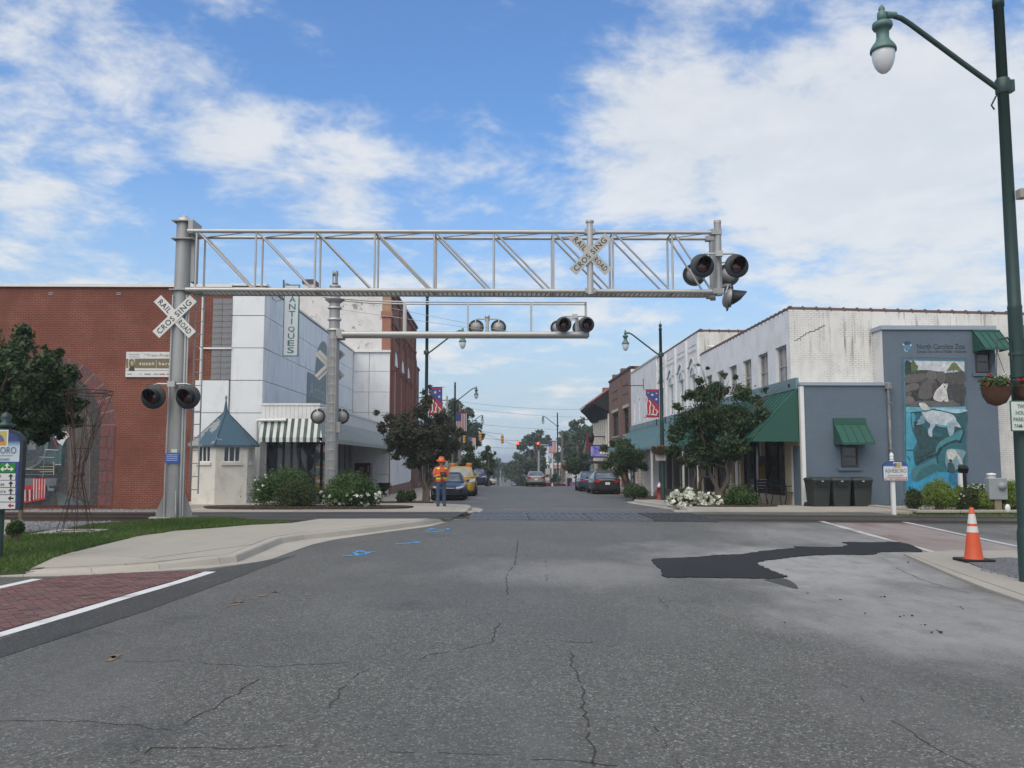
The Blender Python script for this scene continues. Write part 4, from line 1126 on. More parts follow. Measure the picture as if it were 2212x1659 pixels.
# ------------------------------------------------------------------ street lamps (built once at the origin, arm toward -x)
def make_lamp(H, label):
    L = thing('street_lamp', label, 'street lamp', (0, 0, 0), 0, 'green teardrop street lamps')
    m = MB(); m.lathe([(.118, 0), (.118, .62), (.112, .66), (.106, .70)], (0, 0, 0), 20); m.build('base', GREENL, L)
    m = MB(); m.lathe([(.102, .70), (.088, 3.6), (.092, 3.62), (.082, 3.66), (.066, H - .12), (.076, H - .12), (.076, H - .02), (.066, H)], (0, 0, 0), 20); m.build('pole', GREENL, L)
    m = MB(); m.lathe([(.03, 0), (.045, .02), (.075, .07), (.08, .11), (.055, .17), (.02, .19), (.014, .2), (.008, .32), (.001, .33)], (0, 0, H), 14); m.build('finial', GREENL, L)
    m = MB(); m.lathe([(.085, -.12), (.095, -.10), (.095, .08), (.08, .10)], (0, 0, 6.70), 18); m.box((.11, 0, 6.69), (.06, .10, .16)); m.tube([(-.10, 0, 6.55), (-.17, .0, 6.42), (-.13, 0, 6.36)], .012, 6); m.build('clamp', GREENL, L)
    m = MB(); m.tube([(-.07, 0, 6.66), (-.5, 0, 6.99), (-1.25, 0, 7.58), (-1.36, 0, 7.655), (-1.47, 0, 7.69), (-1.63, 0, 7.70)], .036, 12); m.build('arm', GREENL, L)
    x = -1.63; z = 7.70
    m = MB(); m.lathe([(.03, -.10), (.06, -.08), (.065, -.02), (.06, .03), (.035, .06), (.045, .08), (.03, .12), (.012, .14), (.001, .15)], (x, 0, z), 14); m.bar((x + .06, 0, z), (x + .2, 0, z), .05, .042, 12)
    h = m.build('lamp_head', GREENH, L)
    m = MB(); m.lathe([(.05, -.095), (.13, -.12), (.135, -.17), (.12, -.20), (.085, -.205), (.082, -.33), (.10, -.38), (.145, -.44), (.165, -.475), (.172, -.50), (.172, -.53), (.15, -.53)], (x, 0, z), 24); m.build('housing', GREENH, h)
    m = MB(); m.lathe([(.15, -.525), (.152, -.57), (.145, -.64), (.12, -.73), (.085, -.79), (.04, -.83), (.001, -.84)], (x, 0, z), 24); m.build('globe', GLOBE, h)
    return L
near = at(1014.2, 300, 11.15)
lampR = make_lamp(7.95, 'tall green street lamp at the right edge of the photo beside the traffic cone')
lampR.location = (near.x, 11.15, gz(11.15) + .03)
NLX, NLZ = near.x, gz(11.15) + .03
rl = at(663, 498, 39.0)
dup(lampR, (rl.x, 39, gz(39) + .12), 0, 'green street lamp with stars and stripes banner in front of the white buildings')
r2 = at(557.8, 480, 95)
dup(lampR, (r2.x, 95, gz(95) + .12), 0, 'distant green street lamp behind the flag banner on the right side of the street')
LAMP_L = make_lamp(9.15, 'green street lamp rising from the dark tree on the left sidewalk')
l1 = at(425.5, 497, 38.5)
LAMP_L.location = (l1.x, 38.5, gz(38.5) + .12); LAMP_L.rotation_euler = (0, 0, math.pi)
l2 = at(454.5, 480, 65)
dup(lampR, (l2.x, 65, gz(65) + .12), math.pi, 'second green street lamp on the left side, just past the dark tree')
l3 = at(467.3, 478, 94)
dup(lampR, (l3.x, 94, gz(94) + .12), math.pi, 'farthest green street lamp on the left, by the hanging yellow signals')

# banners
WHT, NAVY, REDC = (.62, .61, .60), (.035, .06, .24), (.36, .022, .04)
def star_banner(label, x, y, z0, wd, ht, flip):
    b = thing('street_banner', label, 'banner', (x, y, z0), 0, 'patriotic street banners')
    cx = x + flip * (wd / 2 + .10)
    MB().box((cx, y, z0 + ht / 2), (wd, .006, ht)).build('cloth', plain('banner_cloth', REDC, .8), b)
    A = Art(); w2, h2 = wd / 2, ht / 2
    A.rect(-w2, w2, -h2 + .02, h2 - .08, REDC)
    A.add([(-w2 + .01, h2 - .08), (w2 - .01, h2 - .08), (w2 - .01, -h2 * .18), (-w2 + .01, h2 * .55)], NAVY)
    for k in range(4):
        o = k * .26 * wd
        pts = [(-w2 + .01 + o * .9, h2 * .52 - k * .16 * ht), (-w2 + .10 * wd + o, h2 * .30 - k * .15 * ht), (-w2 + .02 + o * .95, -.05 * ht - k * .1 * ht), (-w2 + .06 * wd + o * .9, -h2 * .6 - .05 * k), (-w2 + .03 + o * .6, -h2 + .12)]
        pts = [(max(-w2 + .015, min(w2 - .03, px)), py) for px, py in pts]
        A.line(pts, .075 * wd, WHT)
    A.star(-.02 * wd, h2 * .62, .13 * wd, WHT); A.star(-.33 * wd, h2 * .76, .07 * wd, WHT); A.star(.30 * wd, h2 * .72, .08 * wd, WHT); A.star(.28 * wd, h2 * .30, .12 * wd, WHT)
    A.build('print', PRINT, b, front(cx, y - .006, z0 + h2))
    for z in (z0, z0 + ht): MB().bar((x, y, z), (cx + flip * (wd / 2 + .12), y, z), .012, None, 6).build('banner_rod', BLACKM, b)
ba = at(654.5, 403, 39)
star_banner('red white and blue star banner on the right street lamp before the white building', rl.x, 39, at(654, 417.3, 39).z, .62, 1.28, -1)
star_banner('star banner on the left street lamp half hidden by the dark tree', l1.x, 38.5, at(433, 415, 38.5).z, .62, 1.27, 1)
def flag_banner(label, x, y, z0, wd, ht, flip):
    b = thing('street_banner', label, 'banner', (x, y, z0), 0, 'patriotic street banners')
    cx = x + flip * (wd / 2 + .1)
    MB().box((cx, y, z0 + ht / 2), (wd, .01, ht)).build('cloth', plain('banner_cloth', REDC, .8), b)
    A = Art(); w2, h2 = wd / 2, ht / 2
    A.rect(-w2, w2, -h2 + .06, h2 - .1, WHT)
    for k in range(6): A.rect(-w2 + wd * (k + .5) / 6.5, -w2 + wd * (k + .5) / 6.5 + wd / 13, -h2 + .06, h2 - .1, REDC)
    A.rect(-w2, -w2 + wd * .48, h2 - .1 - ht * .38, h2 - .1, NAVY)
    A.build('print', PRINT, b, front(cx, y - .008, z0 + h2))
    for z in (z0, z0 + ht): MB().bar((x, y, z), (cx + flip * wd / 2, y, z), .015, None, 6).build('banner_rod', BLACKM, b)
flag_banner('vertical american flag banner on the distant right street lamp', r2.x, 95, at(550, 453, 95).z, .95, 1.35, -1)
flag_banner('small flag banner on the second left street lamp behind the tree', l2.x, 65, at(462, 432, 65).z, .8, 1.5, 1)
flag_banner('blue and red flag banner on the farthest left street lamp above the cone shaped tree', l3.x, 94, at(472, 449, 94).z, .8, 1.3, 1)

# ------------------------------------------------------------------ buildings on the left
def side_r(x, y, z): return Matrix(((0, 0, 1, x), (1, 0, 0, y), (0, 1, 0, z), (0, 0, 0, 1)))        # print on a wall facing +x
def side_l(x, y, z): return Matrix(((0, 0, -1, x), (-1, 0, 0, y), (0, 1, 0, z), (0, 0, 0, 1)))      # print on a wall facing -x
def mapper(ox, oy, s, Y):
    def f(px, py):
        p = at((ox + px / s) / 4, (oy + py / s) / 4, Y); return (p.x, p.z)
    return f
YW = 31.7
ZG = -.10
xa, xb, xc = at(195.5, 400, YW).x, at(229.3, 400, YW).x, at(262.6, 400, YW).x
zr0, zr1 = at(100, 287.2, YW).z, at(100, 284.2, YW).z
bb = thing('brick_building', 'long red brick building with a train mural in a painted arch', 'building', (-16, YW, ZG))
MB().bx(-30, xb - .02, YW, YW + 16, ZG - .3, zr0).build('wall', BRICK_R, bb)
m = MB(); m.bx(-30.1, xb, YW - .10, YW + .35, zr0, zr1); m.build('coping', WHITET, bb)
for u in (51, 119): 
    p = at(u, 294.4, YW); m = MB(); m.box((p.x, YW - .01, p.z), (.17, .03, .03)); m.box((p.x, YW - .01, p.z + .06), (.17, .03, .02)); m.build('vent', GALV, bb)
p0, p1 = at(213.5, 298.5, YW), at(231, 380, YW)
bw_ = (p1.x - p0.x - .02) / 2; nrow = 14
blk = MB().box((0, 0, 0), (bw_ - .012, .05, (p0.z - p1.z) / nrow - .012)).mesh('cinder_block')
for i in range(nrow):
    for j in range(2):
        o = link('cinder_block', blk, BLOCK, bb)
        o.location = Vector((p0.x + bw_ * (j + .5), YW - .012, p1.z + (p0.z - p1.z) * (i + .5) / nrow))
m = MB(); m.bx(at(199, 380, YW).x, at(231, 380, YW).x, YW - .07, YW - .002, at(215, 349.2, YW).z, at(215, 347.6, YW).z); m.build('ledge', WHITET, bb)
px_ = at(200, 400, YW).x
MB().bar((px_, YW - .06, at(200, 381, YW).z), (px_, YW - .06, zr0), .035).build('pipe', WHITET, bb)

# the train mural (flat paint on the brick)
f = mapper(0, 1600, 2.37, YW)
A = Art()
def fp(pts): return [f(*p) for p in pts]
stone1, stone2, mortar_ = (.165, .048, .044), (.14, .044, .040), (.22, .14, .115)
cx, cy = at(44.7, 425, YW).x, at(44.7, 425, YW).z
r_in = at(101, 425, YW).x - cx; r_out = at(115.5, 425, YW).x - cx
zbot = -.05
def arch(r, n=28): return [(cx - r, zbot)] + [(cx - r * math.cos(math.pi * i / n), cy + r * math.sin(math.pi * i / n)) for i in range(n + 1)] + [(cx + r, zbot)]
A.add(arch(r_out), mortar_)
nv = 15
for i in range(nv):
    a0, a1 = math.pi * i / nv + .012, math.pi * (i + 1) / nv - .012
    A.add([(cx + math.cos(a) * r, cy + math.sin(a) * r) for a, r in ((a0, r_in), (a0, r_out - .01), ((a0 + a1) / 2, r_out - .01), (a1, r_out - .01), (a1, r_in), ((a0 + a1) / 2, r_in))], stone1 if i % 2 else stone2)
h = (cy - zbot) / 7
for s in (-1, 1):
    for i in range(7):
        z0, z1 = zbot + i * h + .012, zbot + (i + 1) * h - .012
        xm = r_in + (r_out - r_in) * (.48 if i % 2 else .62)
        for u0, u1 in ((r_in, xm - .01), (xm + .01, r_out - .01)): A.rect(cx + s * u0, cx + s * u1, z0, z1, stone1 if (i + s) % 2 else stone2)
A.add(arch(r_in), (.050, .033, .029))
A.add([f(p[0], p[1]) for p in [(650, 30), (720, 90), (800, 260), (850, 560), (860, 960), (655, 900), (640, 420)]], (.085, .060, .050))
for x in (672, 745, 855): A.line(fp([(x - 25, 200), (x, 420), (x - 4, 930)]), .035, (.15, .10, .078))
A.line(fp([(780, 40), (850, 200), (860, 400)]), .05, (.15, .10, .078))
BOIL, RING, DRK, STEEL = (.055, .062, .068), (.14, .16, .175), (.016, .018, .020), (.17, .18, .19)
A.add(fp([(100, 380), (640, 330), (600, 740), (540, 880), (420, 990), (100, 990)]), DRK)
ccx, ccz = f(235, 445)
A.disc(ccx, ccz, .84, RING, 40); A.disc(ccx, ccz, .78, BOIL, 40); A.disc(ccx, ccz, .62, (.075, .082, .088), 36); A.disc(ccx, ccz, .58, (.045, .05, .055), 36)
A.add(fp([(265, 385), (340, 385), (345, 470), (270, 475)]), STEEL); A.disc(*f(248, 415), .11, (.42, .09, .035), 18); A.disc(*f(248, 415), .06, (.5, .2, .05), 14)
A.add(fp([(425, 380), (470, 380), (455, 470), (430, 470)]), (.10, .16, .17)); A.add(fp([(560, 430), (595, 430), (585, 610), (550, 610)]), (.05, .13, .14))
A.add(fp([(440, 480), (560, 470), (560, 610), (430, 610)]), (.045, .075, .08)); A.disc(*f(505, 550), .22, (.06, .10, .11), 24)
for a, b, w_, c in (((440, 470), (555, 474), .03, (.5, .52, .5)), ((380, 540), (520, 545), .025, (.42, .44, .42)), ((530, 612), (583, 612), .025, (.55, .55, .52)), ((230, 655), (515, 660), .03, (.46, .39, .16)), ((385, 632), (520, 630), .02, (.4, .36, .16)),
                    ((385, 680), (520, 678), .025, (.42, .36, .15)), ((515, 590), (515, 710), .03, (.40, .34, .2)), ((437, 385), (412, 735), .025, (.2, .22, .23)), ((230, 707), (500, 707), .02, (.18, .2, .22))):
    A.line([f(*a), f(*b)], w_, c)
A.add(fp([(225, 742), (545, 740), (540, 808), (225, 810)]), (.13, .135, .15)); A.add(fp([(455, 810), (520, 810), (520, 862), (460, 862)]), (.17, .18, .19)); A.add(fp([(470, 815), (540, 815), (540, 835), (470, 835)]), DRK)
RD, WT = (.42, .022, .022), (.52, .47, .45)
A.add(fp([(225, 810), (320, 805), (320, 742), (440, 742), (437, 940), (225, 975)]), RD)
for i in range(5): A.add(fp([(322 + i * 27, 748), (333 + i * 26, 748), (330 + i * 25, 945 - i * 6), (320 + i * 26, 948 - i * 6)]), WT)
for i in range(4): A.add(fp([(238 + i * 22, 850), (252 + i * 22, 850), (252 + i * 22, 955), (238 + i * 22, 960)]), (.04, .02, .02) if i % 2 else WT)
A.line(fp([(225, 978), (437, 940)]), .035, (.30, .015, .015))
A.add(fp([(470, 310), (560, 295), (640, 300), (665, 345), (630, 375), (600, 435), (560, 405), (500, 335)]), (.66, .66, .66))
for i in range(5):
    A.add(fp([(480 + i * 32, 300 + i * 2), (496 + i * 32, 300 + i * 2), (555 + i * 26, 392 - i * 13), (545 + i * 26, 402 - i * 13)]), (.045, .07, .14) if i < 3 else (.40, .03, .03))
A.line(fp([(470, 312), (505, 345), (560, 470)]), .03, (.42, .04, .04))
A.add(fp([(540, 860), (700, 920), (880, 1000), (560, 1000)]), [(.02, .03, .035), (.10, .12, .13), (.06, .07, .08), (.10, .12, .13)])
A.build('mural', MURAL, bb, front(0, YW - .004, 0))

# the long printed sign on the brick wall
q0, q1 = at(125.4, 377, YW - .05), at(187, 352, YW - .05)
sg = thing('wall_sign', 'white and olive artist sign for the train mural fixed to the brick wall', 'sign', (q0.x, YW - .05, q0.z))
MB().bx(q0.x, q1.x, YW - .06, YW - .002, q0.z, q1.z).build('panel', SIGNW, sg)
f = mapper(0, 1000, 2.37, YW - .06); A = Art()
A.add([f(1195, 1030), f(1780, 1028), f(1775, 1125), f(1195, 1120)], (.175, .14, .07)); A.add([f(1195, 1138), f(1780, 1142), f(1780, 1146), f(1195, 1142)], (.12, .10, .06))
A.add([f(1215, 1030), f(1280, 1030), f(1278, 1148), f(1215, 1146)], (.50, .46, .36)); A.add(smooth_closed([f(1228, 1045), f(1255, 1035), f(1274, 1060), f(1275, 1120), f(1240, 1130), f(1225, 1090)], 3), (.10, .075, .045))
A.add(smooth_closed([f(1238, 1055), f(1262, 1052), f(1266, 1085), f(1252, 1100), f(1240, 1085)], 3), (.42, .30, .20)); A.add([f(1218, 1146), f(1232, 1112), f(1270, 1108), f(1278, 1147)], (.04, .035, .03))
for x, w_, c in ((1205, 45, (.25, .3, .4)), (1320, 25, (.45, .45, .5)), (1370, 60, (.2, .2, .3)), (1455, 45, (.3, .3, .35)), (1510, 55, (.45, .12, .1)), (1580, 20, (.1, .13, .2))): A.add([f(x, 1172), f(x + w_, 1172), f(x + w_, 1182), f(x, 1182)], c)
A.add([f(1480, 1045), f(1484, 1045), f(1484, 1118), f(1480, 1118)], (.55, .52, .45))
A.build('print', PRINT, sg, front(0, YW - .061, 0))
g1, g2 = plain('sign_grey_ink', (.12, .12, .16), .6), plain('sign_pale_ink', (.62, .60, .54), .6)
def put(s, x0, x1, y0, y1, m_, par, f_, Y, **k):
    a, b = f_(x0, y1), f_(x1, y0)
    return fit(s, b[0] - a[0], b[1] - a[1], m_, par, front((a[0] + b[0]) / 2, Y, (a[1] + b[1]) / 2), **k)
put('\u201cTrain Project\u201d', 1368, 1680, 985, 1018, g1, sg, f, YW - .064)
put('Downtown', 1225, 1322, 982, 996, g1, sg, f, YW - .064); put('Asheboro\u2019s', 1225, 1328, 1006, 1019, g1, sg, f, YW - .064)
put('susan', 1322, 1462, 1068, 1092, g2, sg, f, YW - .064, bold=.02, gap=1.25); put('harris', 1506, 1660, 1062, 1092, g2, sg, f, YW - .064, bold=.02, gap=1.25)

# antiques store: white metal panels, signs, canopy and glass
an = thing('antiques_store', 'white metal panelled antiques store with striped awning on the left corner', 'building', (xc, YW, ZG))
ztop_a = at(245, 284.3, YW).z
MB().bx(xb, xc - .06, YW + .06, 51.0, ZG - .3, ztop_a - .05).build('wall', STONE, an)
MB().bx(xa, xb, YW - .02, YW + .06, ZG - .3, at(215, 381, YW).z).build('backing_wall', STONE, an)
zs = [at(262.6, v, YW).z for v in (287, 315.6, 348, 380.4, 413, 445)] + [ZG + .2]
def panel(par, a, b, t, axis, pos, m_, name='panel'):
    """a: (min,max) along the wall, b: (min,max) height"""
    mb = MB()
    if axis == 'y': mb.bx(a[0], a[1], pos - t, pos, b[0], b[1])
    else: mb.bx(pos, pos + t, a[0], a[1], b[0], b[1])
    return mb.build(name, m_, par, bevel=.006)
for i in range(6):
    panel(an, (xb + .015, xc - .015), (zs[i + 1] + .012, zs[i] - .012), .05, 'y', YW + .05 - random.uniform(0, .008), WHITEP)
    if i >= 3: panel(an, (xa, xb - .012), (zs[i + 1] + .012, zs[i] - .012), .05, 'y', YW - .03 - random.uniform(0, .008), WHITEP)
YA1 = 51.0
ncol = 18
ys = [YW + .05 + (YA1 - YW - .05) * i / ncol for i in range(ncol + 1)]
zf1 = at(262.6, 403.5, YW).z
zs2 = zs[:4] + [zf1 - .02]
for i in range(4):
    for j in range(ncol):
        panel(an, (ys[j] + .006, ys[j + 1] - .006), (zs2[i + 1] + .01, zs2[i] - .01), .05, 'x', xc - .06 + random.uniform(0, .008), WHITES)
m = MB(); m.bx(xb - .05, xc + .05, YW - .05, YW + .4, ztop_a - .06, ztop_a + .03); m.bx(xc - .3, xc + .04, YW + .4, YA1, ztop_a - .06, ztop_a + .02); m.build('coping', WHITET, an)
# canopy round the corner
XCn = at(318.5, 430, YW - .1).x
zF0, zF1, zS = at(300, 418.8, YW).z, at(300, 404.3, YW).z, at(300, 442.3, YW).z
def stripes(name, k, per):
    m_, t, p, co = base(name)
    s = nd(t, 'ShaderNodeSeparateXYZ', {0: co})
    fr = mth(t, 'FRACT', mth(t, 'MULTIPLY', s.outputs[k], 1 / per))
    c = mixc(t, mth(t, 'GREATER_THAN', fr, .5), (.018, .050, .048, 1), (.60, .62, .58, 1))
    c = mixc(t, mrange(t, noise(t, co, 2, 6), .4, .75, 0, .35), c, (.30, .32, .30, 1))
    setc(t, p, 'Base Color', c); p.inputs['Roughness'].default_value = .6
    return m_
STR_X, STR_Y = stripes('green_white_stripe', 0, .248), stripes('green_white_stripe_side', 1, .248)
cano = MB(); cano.bx(xc + .005, XCn, YW - .12, YA1 - .1, zF0 + .03, zF1 - .02); o = cano.build('canopy', DARK, an)
nfb = 14
for i in range(nfb):
    x0 = xc + .01 + (XCn - xc) * i / nfb; x1 = xc + .01 + (XCn - xc) * (i + 1) / nfb
    MB().bx(x0 + .004, x1 - .004, YW - .15, YW - .122, zF0, zF1 - .05).build('fascia_board', WHITET, o)
for i in range(24):
    y0 = YW - .15 + (YA1 - YW) * i / 24; y1 = YW - .15 + (YA1 - YW) * (i + 1) / 24
    MB().bx(XCn + .002, XCn + .03, y0 + .004, y1 - .004, zF0, zF1 - .05).build('fascia_board', WHITET, o)
m = MB(); m.bx(xc, XCn + .06, YW - .18, YW - .10, zF1 - .05, zF1 + .03); m.bx(XCn - .02, XCn + .06, YW - .10, YA1 - .1, zF1 - .05, zF1 + .03); m.build('canopy_trim', WHITET, o)
m = MB(); zv = zS + .17
for (ya, za), (yb_, zb_) in (((YW - .16, zF0), (YW - .42, zv)), ((YW - .42, zv), (YW - .42, zS))):
    m.add([(xc + .02, ya, za), (XCn + .03, ya, za), (XCn + .2 if zb_ < zF0 else XCn, yb_, zb_), (xc + .02, yb_, zb_)], [(0, 1, 2, 3)])
aw = m.build('awning', STR_X, an, norm=False)
m = MB()
m.add([(XCn + .03, YW - .16, zF0), (XCn + .03, YA1 - .2, zF0), (XCn + .28, YA1 - .2, zv), (XCn + .2, YW - .42, zv)], [(0, 1, 2, 3)]); m.add([(XCn + .2, YW - .42, zv), (XCn + .28, YA1 - .2, zv), (XCn + .28, YA1 - .2, zS), (XCn + .2, YW - .42, zS)], [(0, 1, 2, 3)])
m.build('side_awning', STR_Y, an, norm=False)
m = MB(); m.tube([at(286, 420, YW - .28), at(260, 420.2, YW - .28), at(257.4, 420.6, YW - .26), at(256.8, 424, YW - .22), at(256.8, 505, YW - .22)], .055, 10); m.build('downspout', WHITET, an)
# storefront glass at the corner, recess beyond it
xg0 = at(266.5, 470, YW).x; xg1 = XCn - .12
MB().bx(xc - .02, xg0, YW - .08, YW + .3, ZG - .2, zS + .1).build('pier', STONE, an)
fnF = lambda a, b, d: (a, YW + .02 + d, b)
nb = 6
wdw = (xg1 - xg0) / nb
for i in range(nb): window(an, fnF, xg0 + i * wdw, xg0 + (i + 1) * wdw - .002, ZG + .45, zF0 + .02, .05, BLACKM, GLASS, 1, 1, .035, 'shop_window')
MB().bx(xg0, xg1, YW + .04, YW + .3, ZG - .2, ZG + .45).build('bulkhead', STONE, an)
fnS = lambda a, b, d: (xg1 - d, a, b)
for i in range(3): window(an, fnS, YW + .08 + i * 1.3, YW + .08 + (i + 1) * 1.3 - .01, ZG + .1, zF0, .05, BLACKM, GLASS, 1, 1, .04, 'shop_window')
MB().bx(xg0, xg1 - .1, YW + 4.1, YW + 4.25, ZG - .5, zF0).build('return_wall', STONE, an)
fnS2 = lambda a, b, d: (xc - .04 - d, a, b)
for i in range(9): window(an, fnS2, YW + 4.4 + i * 1.62, YW + 4.4 + i * 1.62 + 1.6, -.2, zF0, .05, BLACKM, GLASS, 1, 1, .04, 'shop_window')
MB().bx(xc - .02, xc + .002, YW + 4.2, YA1, -.7, -.2).build('bulkhead', STONE, an)
# hanging sign on its brackets, painted sign on the wall
f = mapper(700, 1000, 2.37, YW + .9)
YS = YW + .9
vs = thing('hanging_sign', 'tall white vertical antiques sign with teal letters on brackets above the awning', 'sign', (f(1100, 1005)[0], YS, f(1100, 1005)[1]))
a, b = f(1021, 1008), f(1184, 330)
MB().bx(a[0], b[0], YS - .04, YS + .04, a[1], b[1]).build('board', plain('sign_teal_edge', (.03, .13, .125), .5), vs)
A = Art(); A.rect(a[0] + .035, b[0] - .035, a[1] + .03, b[1] - .04, (.56, .60, .62)); A.build('face', PRINT, vs, front(0, YS - .042, 0))
RBR = mat('rusty_bracket', (.10, .085, .075), .8, var=.4)
TEALI = plain('teal_ink', (.022, .115, .115), .5)
for s, y0, y1 in (('A', 442, 497), ('N', 512, 567), ('T', 580, 635), ('I', 650, 703), ('Q', 727, 783), ('U', 792, 843), ('E', 857, 910), ('S', 923, 980)):
    cxp = 1117 - (y0 - 442) * .038
    put(s, cxp - (32 if s != 'I' else 6), cxp + (32 if s != 'I' else 6), y0, y1, TEALI, vs, f, YS - .046, bold=.01)
for y in (735, 1058):
    p0, p1 = f(850, y), f(1010, y); m = MB()
    m.bx(xc, p1[0], YS - .05, YS + .05, p0[1] - .05, p0[1] + .05); m.bx(p1[0] - .05, p1[0] + .02, YS - .07, YS + .07, p0[1] - .11, p0[1] + .12)
p0, p1 = f(1030, 285), f(1030, 430)
m = MB(); m.bx(p0[0] - .02, p0[0] + .03, YS - .03, YS + .03, p1[1], p0[1])
m.build('hanger', RBR, vs); m = MB()
m.tube([(f(1040, 312)[0], YS, f(1040, 312)[1]), (f(1160, 352)[0], YS, f(1160, 352)[1])], .012, 6)
m.build('stay_rod', RBR, vs); m = MB()
cs = f(1064, 346)
m.tube([(cs[0] + math.cos(t) * (.11 - .013 * t), YS, cs[1] + math.sin(t) * (.11 - .013 * t)) for t in np.linspace(0, 7, 18)], .01, 5); m.build('scroll', RBR, vs); m = MB()
m.tube([(f(920, 440)[0], YS, f(920, 440)[1]), (f(930, 470)[0], YS, f(930, 470)[1]), (f(960, 487)[0], YS, f(960, 487)[1]), (f(1000, 475)[0], YS, f(1000, 475)[1]), (f(1020, 440)[0], YS, f(1020, 440)[1])], .012, 6)
m.build('cable', RBR, vs)
XP = xc - .0
pa, pb_ = ax(306, 425, XP), ax(324, 440, XP)
A = Art(); GS = (.24, .30, .31)
z0_, z1_ = ax(306, 409, XP).z, ax(306, 371, XP).z
yA_, yB_ = pa.y, pa.y + 5.6
A.rect(yA_, yB_, z0_ - .25, z1_, GS); A.add([(yA_ + 1.7, z1_)] + [(yA_ + 3.6 - 1.9 * math.cos(math.pi * i / 12), z1_ + 1.9 * math.sin(math.pi * i / 12)) for i in range(13)], GS)
A.disc(yA_ + 3.4, z1_ + .7, .5, (.30, .36, .37), 16); A.disc(yA_ + 3.4, z1_ + .7, .4, GS, 16)
ws = A.build('painted_sign', PRINT, an, side_r(XP + .012, 0, 0))
fit('Antique', 4.6, .95, plain('pale_letter', (.46, .5, .5), .6), an, side_r(XP + .018, yA_ + 2.75, (z0_ + z1_) / 2), name='wall_lettering')

# red vending machine under the canopy
vy = 49.2; vx = at(363.5, 470, vy).x; vz = gz(vy) + .12
vm = thing('vending_machine', 'dark red drinks vending machine under the striped canopy by the white wall', 'vending machine', (vx, vy, vz))
MB().bx(vx - .45, vx + .45, vy - .4, vy + .4, vz, vz + 1.85).build('cabinet', plain('machine_red', (.10, .018, .014), .4), vm, bevel=.02)
A = Art(); A.rect(-.42, .22, .1, 1.8, (.075, .016, .013)); A.rect(.25, .42, .1, 1.8, (.02, .012, .012))
for i in range(4): A.rect(.29, .38, 1.35 + i * .1, 1.41 + i * .1, (.35, .35, .33))
A.build('front_print', PRINT, vm, front(vx, vy - .404, vz))
fit('Coca-Cola', 1.3, .34, plain('machine_script', (.30, .25, .23), .5), vm, front(vx - .1, vy - .41, vz + .95) @ Matrix.Rotation(math.pi / 2, 4, 'Z'), shear=.3, bold=.01)

# tall brick building behind, its side painted white
XL = at(389.6, 400, 51.1).x; YL0, YL1 = 51.12, 66.1
ZT3 = 11.9
tb = thing('tall_brick_building', 'tall old red brick building with arched boarded windows and a peeling white side wall', 'building', ((XL - 5), YL0, -.6))
xpier = at(381, 400, YL0).x
MB().bx(-19, xpier, YL0, YL1, -1.2, ZT3 - .2).build('side_wall', WBRICK_OLD, tb)
zcap = at(385, 317, YL0).z
MB().bx(xpier, XL, YL0 - .02, YL0 + .5, -1, zcap).build('pier', PIER, tb); MB().bx(xpier - .06, XL + .1, YL0 - .1, YL0 + .55, zcap, zcap + .35).build('pier_cap', PIER, tb); MB().bx(xpier, XL, YL0 - .02, YL0 + .5, zcap + .35, ZT3 - .1).build('upper_pier', PIER_TAN, tb)
wins = [(52.6, 54.9), (56.5, 58.6), (60.2, 62.2)]
zw0, zw1 = 4.55, 7.6
fnL = lambda a, b, d: (XL - d, a, b)
m = MB(); facade(m, fnL, YL0 + .5, YL1, -1, ZT3, [(a_, b_, zw0, zw1) for a_, b_ in wins], .25); m.bx(xpier, XL - .3, YL0 + .52, YL1, -1, ZT3 - .3); m.build('wall', BRICK_RY, tb, norm=False)
for a_, b_ in wins:
    w_ = window(tb, fnL, a_, b_, zw0, zw1, .18, WHITET, WHITES, 2, 3, .09, 'boarded_window')
    m = MB(); c_ = (a_ + b_) / 2; r_ = (b_ - a_) / 2
    pts_o = [(c_ + (r_ + .35) * math.cos(t), zw1 + (r_ + .35) * .8 * math.sin(t)) for t in np.linspace(0, math.pi, 13)]; pts_i = [(c_ + r_ * math.cos(t), zw1 + r_ * .8 * math.sin(t)) for t in np.linspace(0, math.pi, 13)]
    for i in range(12): 
        q = [pts_o[i], pts_o[i + 1], pts_i[i + 1], pts_i[i]]
        m.add([(XL + .08, *p) for p in q] + [(XL, *p) for p in q], [(0, 1, 2, 3), (7, 6, 5, 4), (0, 4, 5, 1), (1, 5, 6, 2), (2, 6, 7, 3), (3, 7, 4, 0)])
    m.build('arch', BRICK_RY, tb)
    m = MB(); m.prism(pts_i, 'x', XL - .05, XL + .02); m.build('arch_panel', WHITES, w_)
for y in (YL0 + .9, 55.7, 59.4, 63.0, YL1 - .3):
    m = MB(); m.bx(XL, XL + .16, y - .28, y + .28, 3.4, 9.4); m.bx(XL, XL + .24, y - .34, y + .34, 7.1, 7.35); m.bx(XL, XL + .10, y - .2, y + .2, 9.4, ZT3 - .5); m.build('pilaster', BRICK_RY, tb)
m = MB()
for y in np.arange(YL0 + .6, YL1, .42):
    for z in (9.25, 9.5, 9.75): m.bx(XL, XL + .09, y + (.21 if z == 9.5 else 0), y + .2 + (.21 if z == 9.5 else 0), z, z + .14)
m.bx(XL, XL + .14, YL0 + .5, YL1, 9.95, 10.1); m.build('corbel_course', BRICK_RY, tb)
n_t = 30
for i in range(n_t):
    y0 = YL0 + (YL1 - YL0) * i / n_t
    MB().bx(XL - .3, XL + .22, y0, y0 + (YL1 - YL0) / n_t - .05, ZT3 + .0, ZT3 + .16).build('cornice_tile', TILE, tb)
MB().bx(XL - .3, XL + .12, YL0, YL1, ZT3 - .3, ZT3).build('cornice', BRICK_RY, tb)
